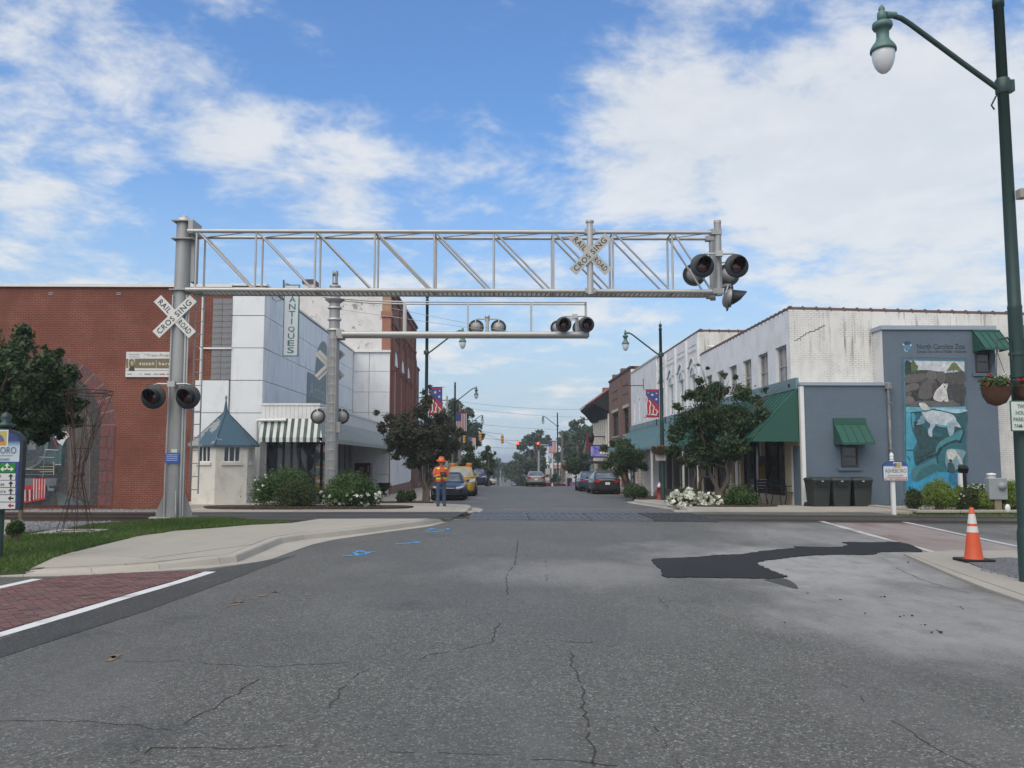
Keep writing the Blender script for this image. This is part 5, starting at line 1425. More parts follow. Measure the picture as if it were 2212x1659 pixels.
zch = at(322, 281, 52).z
xch0, xch1 = at(305, 290, 52).x, at(315, 290, 52).x
m = MB(); m.bx(xch0, xch1, 51.6, 52.6, ZT3 - .4, zch - .25); c_ = m.build('chimney', WBRICK_OLD, tb); MB().bx(xch0 - .08, xch1 + .08, 51.5, 52.7, zch - .25, zch).build('chimney_cap', TILE, c_)
# ground floor siding and white panels over the side wall
for i in range(12):
    y0 = YL0 + .55 + i * 1.05
    MB().bx(XL + .01, XL + .05, y0, y0 + 1.0, .1, 3.0).build('siding_board', WHITES, tb)
m = MB(); m.bx(XL + .01, XL + .12, YL0 + .5, 63.5, -.9, .1); m.build('base_course', concrete('brown_base', (.24, .15, .12)), tb)
m = MB(); m.bx(XL + .01, XL + .12, 63.6, 64.0, -.9, 3.2); m.bx(XL + .01, XL + .1, YL0 + .5, YL1, 3.05, 3.35); m.build('brown_trim', mat('brown_trim_paint', (.10, .045, .035), .7), tb)
zp = [at(370, v, 51.0).z for v in (352.3, 371.3, 392, 412.6, 432.8, 453, 474.5)] + [-.5]
xs = [xc + .0, at(368.7, 400, 51.0).x, XL + .01]
for i in range(7):
    for j in range(2): panel(tb, (xs[j] + .012, xs[j + 1] - .012), (zp[i + 1] + .01, zp[i] - .01), .05, 'y', 51.08 - random.uniform(0, .01), WHITEP, 'white_panel')
MB().bx(xs[0], XL + .04, 50.9, 51.1, zp[0], zp[0] + .13).build('panel_coping', WHITET, tb)

# lower buildings farther up on the left
lb = thing('brown_brick_building', 'plain brown brick building just past the tall brick building on the left', 'building', (-9, 66.1, -.7))
MB().bx(-20, XL + .05, 66.12, 69, -1.5, 8.9).build('wall', BRICK_TAN, lb); MB().bx(-20, XL + .12, 66.12, 69.05, 8.9, 9.05).build('coping', TILE, lb)
ls = thing('low_storefront', 'low storefront row behind the dark tree on the left sidewalk', 'building', (-9, 80, -1))
m = MB(); facade(m, lambda a, b, d: (XL - d, a, b), 69.05, 95, -1.6, 3.6, [(70 + 3.1 * i, 72.6 + 3.1 * i, -.5, 2.0) for i in range(8)], .3); m.bx(-18, XL - .4, 69.05, 95, -1.6, 3.6); m.build('wall', BRICK_TAN, ls, norm=False)
for i in range(8): window(ls, lambda a, b, d: (XL - d, a, b), 70 + 3.1 * i, 72.6 + 3.1 * i, -.5, 2.0, .2, WHITET, GLASS, 2, 1, .08, 'shop_window')
MB().bx(XL, XL + 1.0, 70, 94, 2.2, 2.5).build('canopy', mat('dark_red_canopy', (.12, .02, .02), .8), ls)

# ------------------------------------------------------------------ buildings on the right
YB_, YC_ = 28.5, 29.43             # grey-blue addition, white main wall
XF = at(802.3, 450, YB_).x
fnR = lambda a, b, d: (XF + d, a, b)
zR0, zR1 = at(795, 309.5, YC_).z, at(1006, 315, YC_).z
ce = thing('corner_store', 'white painted brick corner store with grey blue lower walls and a polar bear mural', 'building', (XF + 3, YB_, -.1))
YE1 = 42.86
wy = [(29.78 + 2.12 * k, 29.78 + 2.12 * k + 1.2) for k in range(6)]
wz0, wz1 = at(786, 386, 30.4).z, at(791, 344, 29.75).z
m = MB(); facade(m, fnR, YC_ + .002, YE1, 3.95, zR0, [(a, b, wz0, wz1) for a, b in wy], .22); m.build('street_wall', WBRICK_Y, ce, norm=False)
for a, b in wy: window(ce, fnR, a, b, wz0, wz1, .16, mat('window_wood', (.42, .39, .36), .7, dirt=(.16, .12, .09), dirt_amt=.6) if a < 29.8 else bpy.data.materials['window_wood'], GLASS_L, 2, 2, .07, 'window', WHITET)
m = MB(); m.prism([(XF + .004, -.4), (24, -.4), (24, zR1 - .15), (XF + 8.3, zR1), (XF + .004, zR0)], 'y', YC_, YC_ + .25); m.build('side_wall', WBRICK_X, ce)
m = MB(); m.prism([(XF + .3, 5.9), (24, 5.9), (24, 6.2), (XF + .3, 6.5)], 'y', YC_ + .3, YE1 - .1); m.build('roof', EARTH, ce)
def tiles(par, p, q, n, r=.10):
    p, q = Vector(p), Vector(q); d = (q - p) / n
    for i in range(n):
        m = MB(); a, b = p + d * i, p + d * (i + 1) * 1.0
        m.tube([a, a + d * .90, a + d * .905, b - d * .02], r, 10, [r, r, r * 1.35, r * 1.35])
        m.build('coping_tile', TILE, par)
tiles(ce, (XF + .08, YC_ + .12, zR0 + .02), (XF + 8.3, YC_ + .12, zR1 + .02), 17)
tiles(ce, (XF + 8.3, YC_ + .12, zR1 + .02), (24, YC_ + .12, zR1 - .13), 11)
tiles(ce, (XF + .1, YE1, zR0 + .02), (XF + .1, YC_ + .1, zR0 + .02), 27)
f = mapper(3100, 1200, 2.073, YC_)
A = Art()
stp = [(162, 335), (185, 333), (187, 322), (208, 320), (210, 306), (232, 304), (234, 290), (252, 289), (254, 275), (282, 272), (284, 262), (330, 258), (332, 246), (358, 244), (360, 230), (385, 227), (387, 218), (415, 212)]
A.line([f(*p) for p in stp], .022, (.10, .095, .09)); A.line([f(210, 322), f(211, 338)], .015, (.12, .11, .1))
A.build('wall_crack', PRINT, ce, front(0, YC_ - .004, 0))
# grey-blue addition and tower
xT1 = at(876, 420, YC_).x
ytw = xT1 * F / (889.6 - 499.5) * 1.0035
zB1 = at(830, 385.5, YB_).z; zB2 = at(830, 382.4, YB_).z
zT0, zT1 = at(940, 329.8, ytw).z, at(940, 325.8, ytw).z
xT2 = at(998.5, 420, ytw).x
MB().bx(XF + .002, xT1, YB_, YC_ - .004, -.5, zB1).build('addition', SLATEB, ce)
m = MB(); m.bx(XF - .05, xT1 + .1, YB_ - .06, YC_ - .01, zB1, zB2); m.build('addition_coping', COPING, ce)
MB().bx(xT1 + .002, xT2, ytw, YC_ - .006, -.5, zT0).build('tower', SLATEB, ce)
MB().bx(xT1 - .012, xT1 - .002, ytw + .01, YC_ - .01, zB2, zT0 - .02).build('tower_return', brick('painted_white_return', (.62, .61, .58), (.68, .67, .64), (.25, .23, .21), 'y', jointvis=.8, bst=.3), ce)
m = MB(); m.bx(xT1 - .07, xT2 + .06, ytw - .06, YC_ - .01, zT0, zT1); m.build('tower_coping', COPING, ce)
xT3 = at(1003, 420, YC_).x
MB().bx(xT2 + .02, xT2 + .2, YC_ - .3, YC_ - .01, -.4, zT0 - .3).build('corner_pilaster', SLATEB, ce)
m = MB(); xd = at(886.8, 430, ytw).x - .02
m.tube([(xd, YB_ - .07, zB1 + .02), (xd, YB_ - .07, .05), (xd + .06, YB_ - .16, -.02)], .05, 10); m.box((xd, YB_ - .08, zB1 - .02), (.2, .14, .2)); m.box((xd + .02, YB_ - .09, zB1 - .6), (.13, .10, .05)); m.box((xd, YB_ - .09, 2.0), (.13, .10, .05))
m.build('downspout', mat('downspout_paint', (.16, .17, .175), .6, .1, dirt=(.42, .40, .36), dirt_amt=.8, ds=(2, 2, 1)), ce)
# window hoods
def hood(px, Y, fmap, x0, x1, ytop, ymid, ybot, wx0, wx1, wy0, wy1, dep=.75):
    a, b = fmap(x0, ytop), fmap(x1, ymid); zb_ = at(*px(ybot), Y - dep).z
    W = b[0] - a[0]; x0_, x1_ = a[0], b[0]; zt_, zm_ = a[1], b[1]
    root = None
    m = MB(); m.bx(x0_ - .01, x1_ + .01, Y - .09, Y - .002, zm_, zt_); root = m.build('window_hood', GREENA, ce)
    m = MB()
    for k in range(4):
        xa_, xb__ = x0_ + W * k / 4, x0_ + W * (k + 1) / 4
        q = MB(); q.add([(xa_ + .003, Y - .07, zm_), (xb__ - .003, Y - .07, zm_), (xb__ - .003, Y - dep, zb_ + .04), (xa_ + .003, Y - dep, zb_ + .04), (xa_ + .003, Y - .07, zm_ - .02), (xb__ - .003, Y - .07, zm_ - .02), (xb__ - .003, Y - dep, zb_ + .02), (xa_ + .003, Y - dep, zb_ + .02)],
                        [(0, 1, 2, 3), (7, 6, 5, 4), (0, 4, 5, 1), (1, 5, 6, 2), (2, 6, 7, 3), (3, 7, 4, 0)])
        q.build('hood_sheet', GREENA, root)
        m.beam((xa_, Y - .07, zm_ + .015), (xa_, Y - dep, zb_ + .055), .02, .03)
    m.beam((x1_, Y - .07, zm_ + .015), (x1_, Y - dep, zb_ + .055), .02, .03); m.beam((x0_ - .01, Y - dep, zb_ + .02), (x1_ + .01, Y - dep, zb_ + .02), .02, .07)
    m.build('seam', GREENA, root)
    for x in (x0_, x1_): MB().prism([(Y - .005, zm_), (Y - dep, zb_), (Y - .005, zb_)], 'x', x - .006, x + .006).build('hood_side', GREENA, root)
    w0, w1 = fmap(wx0, wy1), fmap(wx1, wy0)
    fn = lambda a_, b_, d: (a_, Y - .012 + d, b_)
    window(ce, fn, w0[0], w1[0], w0[1], w1[1], .0, mat('dark_sash', (.05, .045, .042), .6) if 'dark_sash' not in bpy.data.materials else bpy.data.materials['dark_sash'], GLASS, 1, 2, .05, 'window')
    MB().bx(w0[0] - .12, w1[0] + .12, Y - .07, Y - .002, w0[1] - .13, w0[1] - .03).build('sill', SLATEB, ce)
fB, fT = mapper(3100, 1200, 2.073, YB_), mapper(3100, 1200, 2.073, ytw)
hood(lambda y: ((3100 + 600 / 2.073) / 4, (1200 + y / 2.073) / 4), YB_, fB, 481, 742, 980, 1030, 1195, 550, 682, 1212, 1382)
hood(lambda y: ((3100 + 1750 / 2.073) / 4, (1200 + y / 2.073) / 4), ytw, fT, 1632, 1850, 250, 262, 408, 1664, 1778, 425, 600)
p0, p1 = at(1013, 349, YC_ - .02), at(1040, 325, YC_ - .02)
m = MB(); m.prism([(YC_ - .01, p1.z), (YC_ - .8, p0.z), (YC_ - .01, p0.z)], 'x', p0.x, p1.x); m.build('window_hood', GREENA, ce)

# polar bear mural
f = mapper(3480, 1320, 2.5925, ytw - .004)
A = Art(); F_ = lambda pts, sm=False: smooth_closed([f(*p) for p in pts], 4) if sm else [f(*p) for p in pts]
NV, TQ = (.095, .125, .165), (.06, .22, .30)
A.add(F_([(318, 275), (1008, 290), (1012, 1720), (345, 1720)]), NV); A.add(F_([(352, 302), (988, 312), (1000, 1715), (362, 1715)]), TQ)
A.add(F_([(366, 318), (976, 328), (985, 792), (370, 790)]), (.035, .030, .031))
A.add(F_([(366, 318), (976, 328), (978, 430), (900, 435), (790, 450), (700, 430), (600, 415), (540, 415), (470, 430), (370, 420)]), (.60, .61, .64))
for c, pts in [((.025, .045, .022), [(366, 325), (400, 320), (430, 345), (425, 400), (440, 440), (366, 470)]), ((.10, .14, .055), [(430, 325), (455, 320), (480, 360), (500, 380), (480, 430), (440, 450), (425, 400)]), ((.045, .06, .03), [(440, 430), (520, 415), (600, 430), (560, 450), (450, 460)]),
               ((.13, .105, .095), [(370, 470), (470, 455), (560, 450), (600, 470), (560, 520), (470, 545), (372, 545)]), ((.15, .13, .12), [(590, 440), (640, 420), (685, 440), (690, 500), (640, 515), (590, 495)]), ((.12, .105, .10), [(700, 435), (760, 432), (782, 470), (775, 540), (720, 545), (695, 500)]),
               ((.085, .072, .068), [(785, 450), (860, 440), (976, 432), (976, 560), (880, 575), (800, 560)]), ((.16, .13, .12), [(372, 580), (450, 552), (505, 560), (500, 610), (430, 630), (372, 640)]), ((.12, .10, .095), [(530, 560), (600, 510), (680, 530), (690, 600), (640, 700), (560, 720), (500, 690)]), ((.07, .06, .058), [(640, 560), (690, 560), (690, 640), (650, 690)]),
               ((.06, .05, .05), [(800, 570), (976, 570), (978, 720), (860, 730), (800, 640)]), ((.17, .15, .145), [(372, 690), (410, 682), (450, 710), (460, 745), (420, 770), (372, 780)]), ((.12, .085, .08), [(372, 650), (420, 640), (430, 670), (380, 690)]), ((.13, .115, .11), [(415, 755), (520, 735), (660, 735), (830, 722), (880, 745), (905, 790), (420, 790)])]:
    A.add(F_(pts, True), c)
A.line(F_([(868, 335), (866, 430)]), .03, (.10, .09, .05))
for i in range(6): A.line(F_([(868 - 22 - 10 * i, 352 + i * 14), (868, 340 + i * 13), (868 + 24 + 12 * i, 350 + i * 14)]), .035, (.17, .19, .07))
BW, BS, BSH = (.66, .64, .60), (.50, .49, .50), (.36, .37, .41)
A.add(F_([(655, 690), (680, 630), (735, 575), (750, 556), (775, 558), (800, 556), (802, 580), (790, 620), (800, 670), (808, 740), (770, 740), (765, 720), (740, 742), (690, 735), (660, 720)], True), BW)
A.add(F_([(690, 640), (735, 610), (745, 660), (735, 725), (700, 720)], True), BS); A.disc(*f(771, 588), .03, (.03, .03, .03), 8); A.disc(*f(760, 570), .015, (.05, .05, .05), 6); A.disc(*f(786, 570), .015, (.05, .05, .05), 6)
# water
A.add(F_([(370, 790), (985, 792), (990, 1130), (990, 1715), (375, 1715), (368, 1200)]), (.018, .115, .150))
A.add(F_([(370, 800), (430, 800), (470, 900), (440, 1050), (490, 1150), (440, 1240), (460, 1390), (480, 1420), (470, 1720), (375, 1720)]), [(.10, .36, .46), (.08, .34, .44), (.06, .33, .46), (.05, .30, .42), (.05, .28, .40), (.06, .30, .42), (.03, .27, .42), (.03, .3, .5), (.03, .32, .52), (.03, .34, .55)])
A.add(F_([(470, 940), (560, 1000), (640, 1100), (800, 1100), (760, 1160), (690, 1250), (560, 1340), (480, 1390), (455, 1300), (490, 1180), (450, 1060)], True), (.020, .062, .070))
A.add(F_([(640, 880), (985, 850), (985, 1020), (900, 1110), (780, 1100), (640, 1020)], True), (.018, .090, .105))
A.add(F_([(372, 1500), (500, 1480), (700, 1470), (900, 1480), (990, 1450), (992, 1720), (375, 1720)]), [(.02, .30, .52), (.02, .24, .42), (.02, .26, .44), (.03, .26, .45), (.03, .28, .48), (.02, .32, .58), (.02, .33, .58)])
for c, pts in [((.06, .24, .28), [(700, 1180), (800, 1110), (930, 1040), (970, 1040), (940, 1150), (830, 1170), (740, 1240), (690, 1330), (680, 1270)]), ((.025, .145, .165), [(720, 1280), (770, 1210), (850, 1170), (940, 1190), (960, 1300), (880, 1400), (780, 1470), (710, 1430), (690, 1360)]),
               ((.05, .19, .23), [(440, 1440), (560, 1380), (680, 1330), (700, 1400), (690, 1470), (560, 1540), (460, 1580), (425, 1520)]), ((.03, .13, .155), [(520, 1450), (680, 1390), (690, 1460), (560, 1530), (470, 1570)])]:
    A.add(F_(pts, True), c)
for w_, pts in [(.06, [(930, 1160), (970, 1060), (960, 1035)]), (.07, [(480, 1390), (600, 1320), (690, 1290), (720, 1230), (800, 1180), (890, 1145), (935, 1165)]), (.045, [(700, 1380), (690, 1310), (740, 1230)]), (.04, [(500, 1330), (650, 1260), (560, 1300)]), (.025, [(378, 1245), (440, 1245)]), (.025, [(385, 1310), (410, 1355)]), (.02, [(420, 850), (425, 960), (440, 1050)])]:
    A.line(F_(pts), w_, (.010, .032, .038))
A.add(F_([(660, 815), (760, 805), (985, 825), (985, 845), (880, 865), (740, 835)], True), (.36, .55, .66)); A.add(F_([(372, 795), (520, 800), (985, 795), (985, 822), (700, 808), (520, 850), (372, 855)], False), (.14, .38, .48))
A.add(F_([(570, 850), (640, 832), (780, 855), (860, 885), (890, 940), (880, 1000), (800, 1000), (720, 985), (670, 975), (600, 960), (540, 880), (530, 840)], True), (.50, .55, .60))
A.add(F_([(600, 940), (660, 930), (672, 985), (640, 1040), (640, 1105), (605, 1095), (595, 1040), (620, 990)], True), (.42, .50, .57)); A.add(F_([(790, 960), (870, 970), (855, 1080), (820, 1100), (800, 1040)], True), (.33, .42, .49)); A.add(F_([(870, 950), (900, 955), (936, 1008), (915, 1010), (880, 995)], True), (.40, .48, .54))
A.add(F_([(525, 890), (560, 900), (560, 960), (500, 985), (450, 970), (455, 945), (500, 930)], True), (.20, .32, .40)); A.add(F_([(445, 955), (480, 940), (490, 965), (465, 978)], True), (.03, .04, .05)); A.add(F_([(680, 985), (780, 990), (830, 1005), (740, 1010)], True), (.10, .42, .55))
A.add(F_([(490, 765), (530, 755), (560, 758), (620, 820), (580, 835), (530, 820), (515, 795)], True), (.60, .60, .58)); A.add(F_([(486, 764), (500, 762), (503, 775), (490, 778)], True), (.05, .05, .05)); A.line(F_([(420, 855), (540, 842), (640, 828)]), .02, (.03, .08, .1))
A.add(F_([(785, 1260), (830, 1232), (880, 1235), (960, 1245), (985, 1270), (960, 1330), (940, 1400), (900, 1440), (840, 1480), (800, 1450), (775, 1380), (775, 1310)], True), (.20, .31, .35))
A.add(F_([(790, 1250), (830, 1235), (885, 1255), (890, 1300), (850, 1350), (820, 1360), (800, 1320)], True), (.52, .53, .50)); A.add(F_([(812, 1340), (840, 1345), (845, 1365), (820, 1368)], True), (.03, .03, .03)); A.add(F_([(890, 1280), (925, 1310), (955, 1380), (945, 1410), (910, 1350)], True), (.50, .54, .55)); A.add(F_([(800, 1380), (850, 1380), (880, 1470), (830, 1480), (800, 1450)], True), (.03, .07, .09)); A.add(F_([(905, 1400), (950, 1395), (1000, 1410), (998, 1455), (920, 1450)], True), (.03, .04, .05))
A.add(F_([(810, 1510), (900, 1490), (985, 1500), (985, 1580), (850, 1590)], True), (.02, .15, .30))
A.build('mural', MURAL, ce, front(0, ytw - .004, 0))
A = Art(); ink = (.025, .03, .04)
A.add(F_([(355, 135), (375, 115), (400, 118), (418, 130), (415, 150), (390, 148), (362, 150)], True), (.025, .06, .16)); A.add(F_([(350, 160), (420, 158), (425, 190), (400, 212), (365, 205), (348, 185)], True), (.08, .22, .33)); A.add(F_([(356, 190), (362, 208), (378, 218), (392, 215), (388, 222), (370, 222), (355, 208)], True), (.62, .65, .66)); A.add(F_([(340, 142), (356, 152), (352, 160), (338, 152)], True), (.62, .65, .66)); A.add(F_([(415, 150), (428, 150), (430, 164), (420, 166)], True), (.55, .6, .62))
A.build('logo', PRINT, ce, front(0, ytw - .004, 0))
ZI = plain('mural_ink', ink, .6)
put('North Carolina Zoo', 487, 982, 143, 196, ZI, ce, f, ytw - .006, name='wall_lettering'); put('Connect Your Life to Wildlife \u2022 Asheboro', 485, 1000, 208, 236, ZI, ce, f, ytw - .006, name='wall_lettering')

# street front of the corner store: corner board, door, dark shop windows, lean-to awning
zaw = at(800, 389, YB_ + .3).z
m = MB(); facade(m, fnR, YB_ + .01, YE1, -.3, 3.95, [(28.72, 29.62, .03, 2.12)] + [(a, b, .35, 2.6) for a, b in ((30.3, 33.0), (33.2, 35.9), (36.2, 37.4), (37.7, 40.4), (40.5, 42.6))], .25); m.build('shop_front', CREAM, ce, norm=False)
MB().bx(XF + .6, XF + .62, YB_ + .2, YE1, -.3, 3.9).build('shop_interior', DARK, ce)
for i, (a, b) in enumerate(((30.3, 33.0), (33.2, 35.9), (36.2, 37.4), (37.7, 40.4), (40.5, 42.6))): window(ce, fnR, a, b, .35, 2.6, .2, BLACKM, GLASS, 2 if b - a > 2 else 1, 1, .05, 'shop_window')
dw = window(ce, fnR, 28.74, 29.60, .03, 2.12, .12, WHITET, GLASS, 1, 1, .14, 'door')
MB().bar((XF + .02, 29.5, .9), (XF + .02, 29.5, 1.15), .015).build('handle', CHROME, dw)
MB().bx(XF - .03, XF + .1, YB_ - .03, YB_ + .12, -.3, zB1 - .02).build('corner_board', WHITET, ce)
YAW0, YAW1 = YB_ + .15, 42.6
xaw = at(753, 441, YAW0).x; zaw0 = at(775, 441.5, YAW0).z
root = None
m = MB(); m.prism([(XF - .04, zaw), (xaw, zaw0 + .1), (xaw, zaw0), (XF - .04, zaw0)], 'y', YAW0, YAW0 + .03); root = m.build('awning', plain('awning_side_green', (.012, .075, .052), .6), ce)
n_a = 30
for i in range(n_a):
    y0, y1 = YAW0 + .03 + (YAW1 - YAW0) * i / n_a, YAW0 + .03 + (YAW1 - YAW0) * (i + 1) / n_a
    m = MB(); m.add([(XF - .03, y0 + .01, zaw + .02), (XF - .03, y1 - .01, zaw + .02), (xaw - .04, y1 - .01, zaw0 + .11), (xaw - .04, y0 + .01, zaw0 + .11)], [(0, 1, 2, 3)]); m.beam((XF - .03, y0, zaw + .04), (xaw - .04, y0, zaw0 + .13), .05, .05)
    m.build('roof_sheet', GREENA, root)
m = MB(); m.bx(XF - .10, XF - .002, YAW0, YAW1, zaw + .0, zaw + .38); m.build('flashing', TEALTRIM, root)
m = MB(); m.bx(xaw - .05, xaw - .02, YAW0, YAW1, zaw0, zaw0 + .1); m.build('fascia', GREENA, root)
for y in (31, 34, 37, 40): MB().bx(xaw + .03, xaw + .11, y - .04, y + .04, gz(y) + .12, zaw0 + .05).build('awning_post', WHITET if y != 34 else GREENL, root)

# ornate white building
ow = thing('ornate_white_building', 'white two storey building with arched windows and patterned brick panels in the parapet', 'building', (XF + 4, YE1, -.4))
YO1 = 54.4; zO = at(703, 331.5, YE1).z
bays = [(43.15 + 2.86 * k, 43.15 + 2.86 * k + 2.45) for k in range(4)]
m = MB(); facade(m, fnR, YE1 + .002, YO1, 3.7, zO, [(a + .75, a + 1.7, 4.35, 6.1) for a, b in bays] + [(a + .2, b - .2, zO - 1.25, zO - .55) for a, b in bays], .16); m.bx(XF + .165, 22, YE1 + .01, YO1, 3.7, zO - .01); m.build('wall', WBRICK_Y, ow, norm=False)
MB().bx(XF + .0, 22, YE1 - .006, YE1 - .001, zR0 - .5, zO - .03).build('side_wall', WBRICK_X, ow)
for a, b in bays:
    window(ow, fnR, a + .75, a + 1.7, 4.35, 6.1, .12, WHITET, GLASS_L, 1, 2, .08, 'window', WHITET)
    c_ = a + 1.225
    m = MB()
    po = [(c_ + .72 * math.cos(t), 6.1 + .62 * math.sin(t)) for t in np.linspace(0, math.pi, 11)]; pi_ = [(c_ + .5 * math.cos(t), 6.1 + .40 * math.sin(t)) for t in np.linspace(0, math.pi, 11)]
    for i in range(10):
        q = [po[i], po[i + 1], pi_[i + 1], pi_[i]]
        m.add([(XF - .05, *p) for p in q] + [(XF, *p) for p in q], [(0, 1, 2, 3), (7, 6, 5, 4), (0, 4, 5, 1), (1, 5, 6, 2), (2, 6, 7, 3), (3, 7, 4, 0)])
    m.build('arch', WBRICK_Y, ow)
    m = MB(); m.prism(pi_, 'x', XF - .005, XF - .02); m.build('arch_infill', GLASS_L, ow)
    m = MB(); m.tube([(XF - .05, c_ - 1.0, 6.55), (XF - .05, c_ - .6, 6.6), (XF - .05, c_ - .3, 6.9), (XF - .05, c_, 7.0), (XF - .05, c_ + .3, 6.9), (XF - .05, c_ + .6, 6.6), (XF - .05, c_ + 1.0, 6.55)], .05, 6); m.build('moulding', mat('moulding_paint', (.50, .50, .49), .7) if 'moulding_paint' not in bpy.data.materials else bpy.data.materials['moulding_paint'], ow)
    m = MB()
    for i in range(6):
        y = a + .28 + (b - a - .56) * i / 5; m.bx(XF - .02, XF + .15, y - .05, y + .05, zO - 1.25, zO - .6)
    m.bx(XF - .02, XF + .15, a + .2, b - .2, zO - .86, zO - .78); m.build('brick_lattice', WBRICK_Y, ow)
    MB().bx(XF - .004, XF + .03, c_ - .12, c_ + .12, zO - 1.85, zO - 1.6).build('vent', DARK, ow)
for y in [43.0] + [b + .2 for a, b in bays]: MB().bx(XF - .10, XF - .001, y - .17, y + .17, 3.8, zO - .12).build('pilaster', WBRICK_Y, ow)
tiles(ow, (XF + .1, YO1, zO + .02), (XF + .1, YE1, zO + .02), 24); tiles(ow, (XF + .1, YE1 + .1, zO + .02), (XF + 6.5, YE1 + .1, zO - .05), 13)
m = MB(); facade(m, fnR, YE1 + .01, YO1, -.9, 3.7, [(43.2 + i * 2.2, 45.1 + i * 2.2, -.1, 2.3) for i in range(5)], .4); m.build('shop_front', mat('weathered_front', (.13, .115, .10), .8), ow, norm=False)
for i in range(5): window(ow, fnR, 43.2 + i * 2.2, 45.1 + i * 2.2, -.1, 2.3, .35, WHITET, GLASS, 2, 1, .05, 'shop_window')
# plain white building with slit windows
pw_ = thing('plain_white_building', 'plain white brick building with narrow boarded windows beyond the star banner', 'building', (XF + 4, YO1, -.5))
YP1 = 65.5; zP = at(650, 361.5, 57).z
slits = [56.5, 58.3, 61.5, 63.8]
m = MB(); facade(m, fnR, YO1 + .002, YP1, 3.7, zP, [(y - .22, y + .22, 4.5, 6.1) for y in slits], .15); m.bx(XF + .16, 22, YO1 + .01, YP1, -1.5, zP - .01); m.build('wall', WBRICK_Y, pw_, norm=False)
for y in slits:
    MB().bx(XF + .08, XF + .14, y - .21, y + .21, 4.5, 6.1).build('boarded_window', WHITES, pw_); MB().bx(XF - .12, XF, y - .35, y + .35, 4.0, 4.18).build('sill', STONE, pw_)
MB().bx(XF - .04, XF + .3, YO1 + .01, YP1, zP, zP + .12).build('coping', mat('pale_stone_coping', (.42, .38, .31), .8), pw_)
m = MB(); m.bar((XF, 59.6, 6.9), (XF - 1.5, 59.6, 6.9), .03); m.bar((XF - .02, 59.6, 6.7), (XF - .02, 59.6, 7.4), .03); m.build('sign_bracket', RUST, pw_)
m = MB(); facade(m, fnR, YO1 + .01, YP1, -1.2, 3.7, [(54.8, 57.6, -.35, 2.1), (58.2, 59.3, -.4, 2.1), (59.9, 62, -.35, 2.1), (62.4, 65, -.35, 2.1)], .4); m.build('shop_front', WHITET, pw_, norm=False)
for a, b in ((54.8, 57.6), (58.2, 59.3), (59.9, 62), (62.4, 65)): window(pw_, fnR, a, b, -.35, 2.1, .35, TEALTRIM, GLASS, 2, 1, .07, 'shop_window')
ta = thing('shop_awning', 'long teal metal awning across the two white buildings', 'awning', (XF - .8, 56, 2))
zt_, zb_ = at(631.6, 431.5, YP1).z, 2.35
m = MB(); m.bx(XF - .1, XF - .004, YE1 + .6, YP1, zt_, zt_ + .4); m.build('flashing', TEALTRIM, ta)
for i in range(40):
    y0, y1 = YE1 + .6 + (YP1 - YE1 - .6) * i / 40, YE1 + .6 + (YP1 - YE1 - .6) * (i + 1) / 40
    MB().add([(XF - .05, y0 + .01, zt_ + .02), (XF - .05, y1 - .01, zt_ + .02), (XF - 2.05, y1 - .01, zb_), (XF - 2.05, y0 + .01, zb_)], [(0, 1, 2, 3)]).add([(XF - .05, y0, zt_ + .05), (XF - .05, y0 + .04, zt_ + .05), (XF - 2.05, y0 + .04, zb_ + .03), (XF - 2.05, y0, zb_ + .03)], [(0, 1, 2, 3)]).build('awning_sheet', TEALA, ta)
m = MB(); m.bx(XF - 2.08, XF - 2.03, YE1 + .6, YP1, zb_ - .12, zb_); m.prism([(XF - .05, zt_), (XF - 2.05, zb_), (XF - .05, zb_)], 'y', YE1 + .58, YE1 + .6); m.build('awning_edge', TEALTRIM, ta)
for y in (46, 50, 54, 58, 62): MB().bx(XF - 2.0, XF - 1.9, y - .05, y + .05, gz(y) + .12, zb_ - .1).build('awning_post', WHITET, ta)
# brown brick building
br = thing('brown_brick_building', 'brown brick building with tall dark windows between the white and the red roofed buildings', 'building', (XF + 4, YP1, -.7))
YQ1 = 78.4; zQ = at(632, 368, YP1).z
bw2 = [(66.3, 69.6), (72.6, 76.4)]
m = MB(); facade(m, fnR, YP1 + .002, YQ1, 3.0, zQ, [(a, b, 3.75, 5.85) for a, b in bw2], .3); m.bx(XF + .31, 22, YP1 + .02, YQ1, -1.5, zQ - .3); m.build('wall', BRICK_TAN, br, norm=False)
MB().bx(XF + .01, 22, YP1 - .006, YP1 - .001, zP, zQ - .1).build('side_wall', WBRICK_X, br)
for a, b in bw2:
    window(br, fnR, a, b, 3.75, 5.85, .2, BLACKM, GLASS, 4, 3, .10, 'window', mat('pale_lintel', (.45, .42, .36), .8) if 'pale_lintel' not in bpy.data.materials else bpy.data.materials['pale_lintel'])
    MB().bx(XF - .06, XF, a - .2, b + .2, 5.87, 6.1).build('lintel', bpy.data.materials['pale_lintel'], br)
    m = MB(); m.bx(XF - .05, XF, a, b, 7.0, 7.15); m.bx(XF - .05, XF, a, b, 7.7, 7.85); m.build('string_course', BRICK_TAN, br)
for y in (65.8, 70.6, 71.6, 77.6): MB().bx(XF - .12, XF - .001, y - .25, y + .25, 2.5, zQ - .4).build('pilaster', BRICK_TAN, br)
m = MB(); m.bx(XF - .10, XF + .3, YP1, YQ1, zQ, zQ + .16); m.bx(XF, 16, YP1, YP1 + .25, zQ - .1, zQ + .16); m.build('coping', TILE, br)
for y in (72.5, 77.8): MB().bx(XF + .3, XF + 1.3, y, y + .8, zQ, zQ + .75).build('chimney', BRICK_TAN, br)
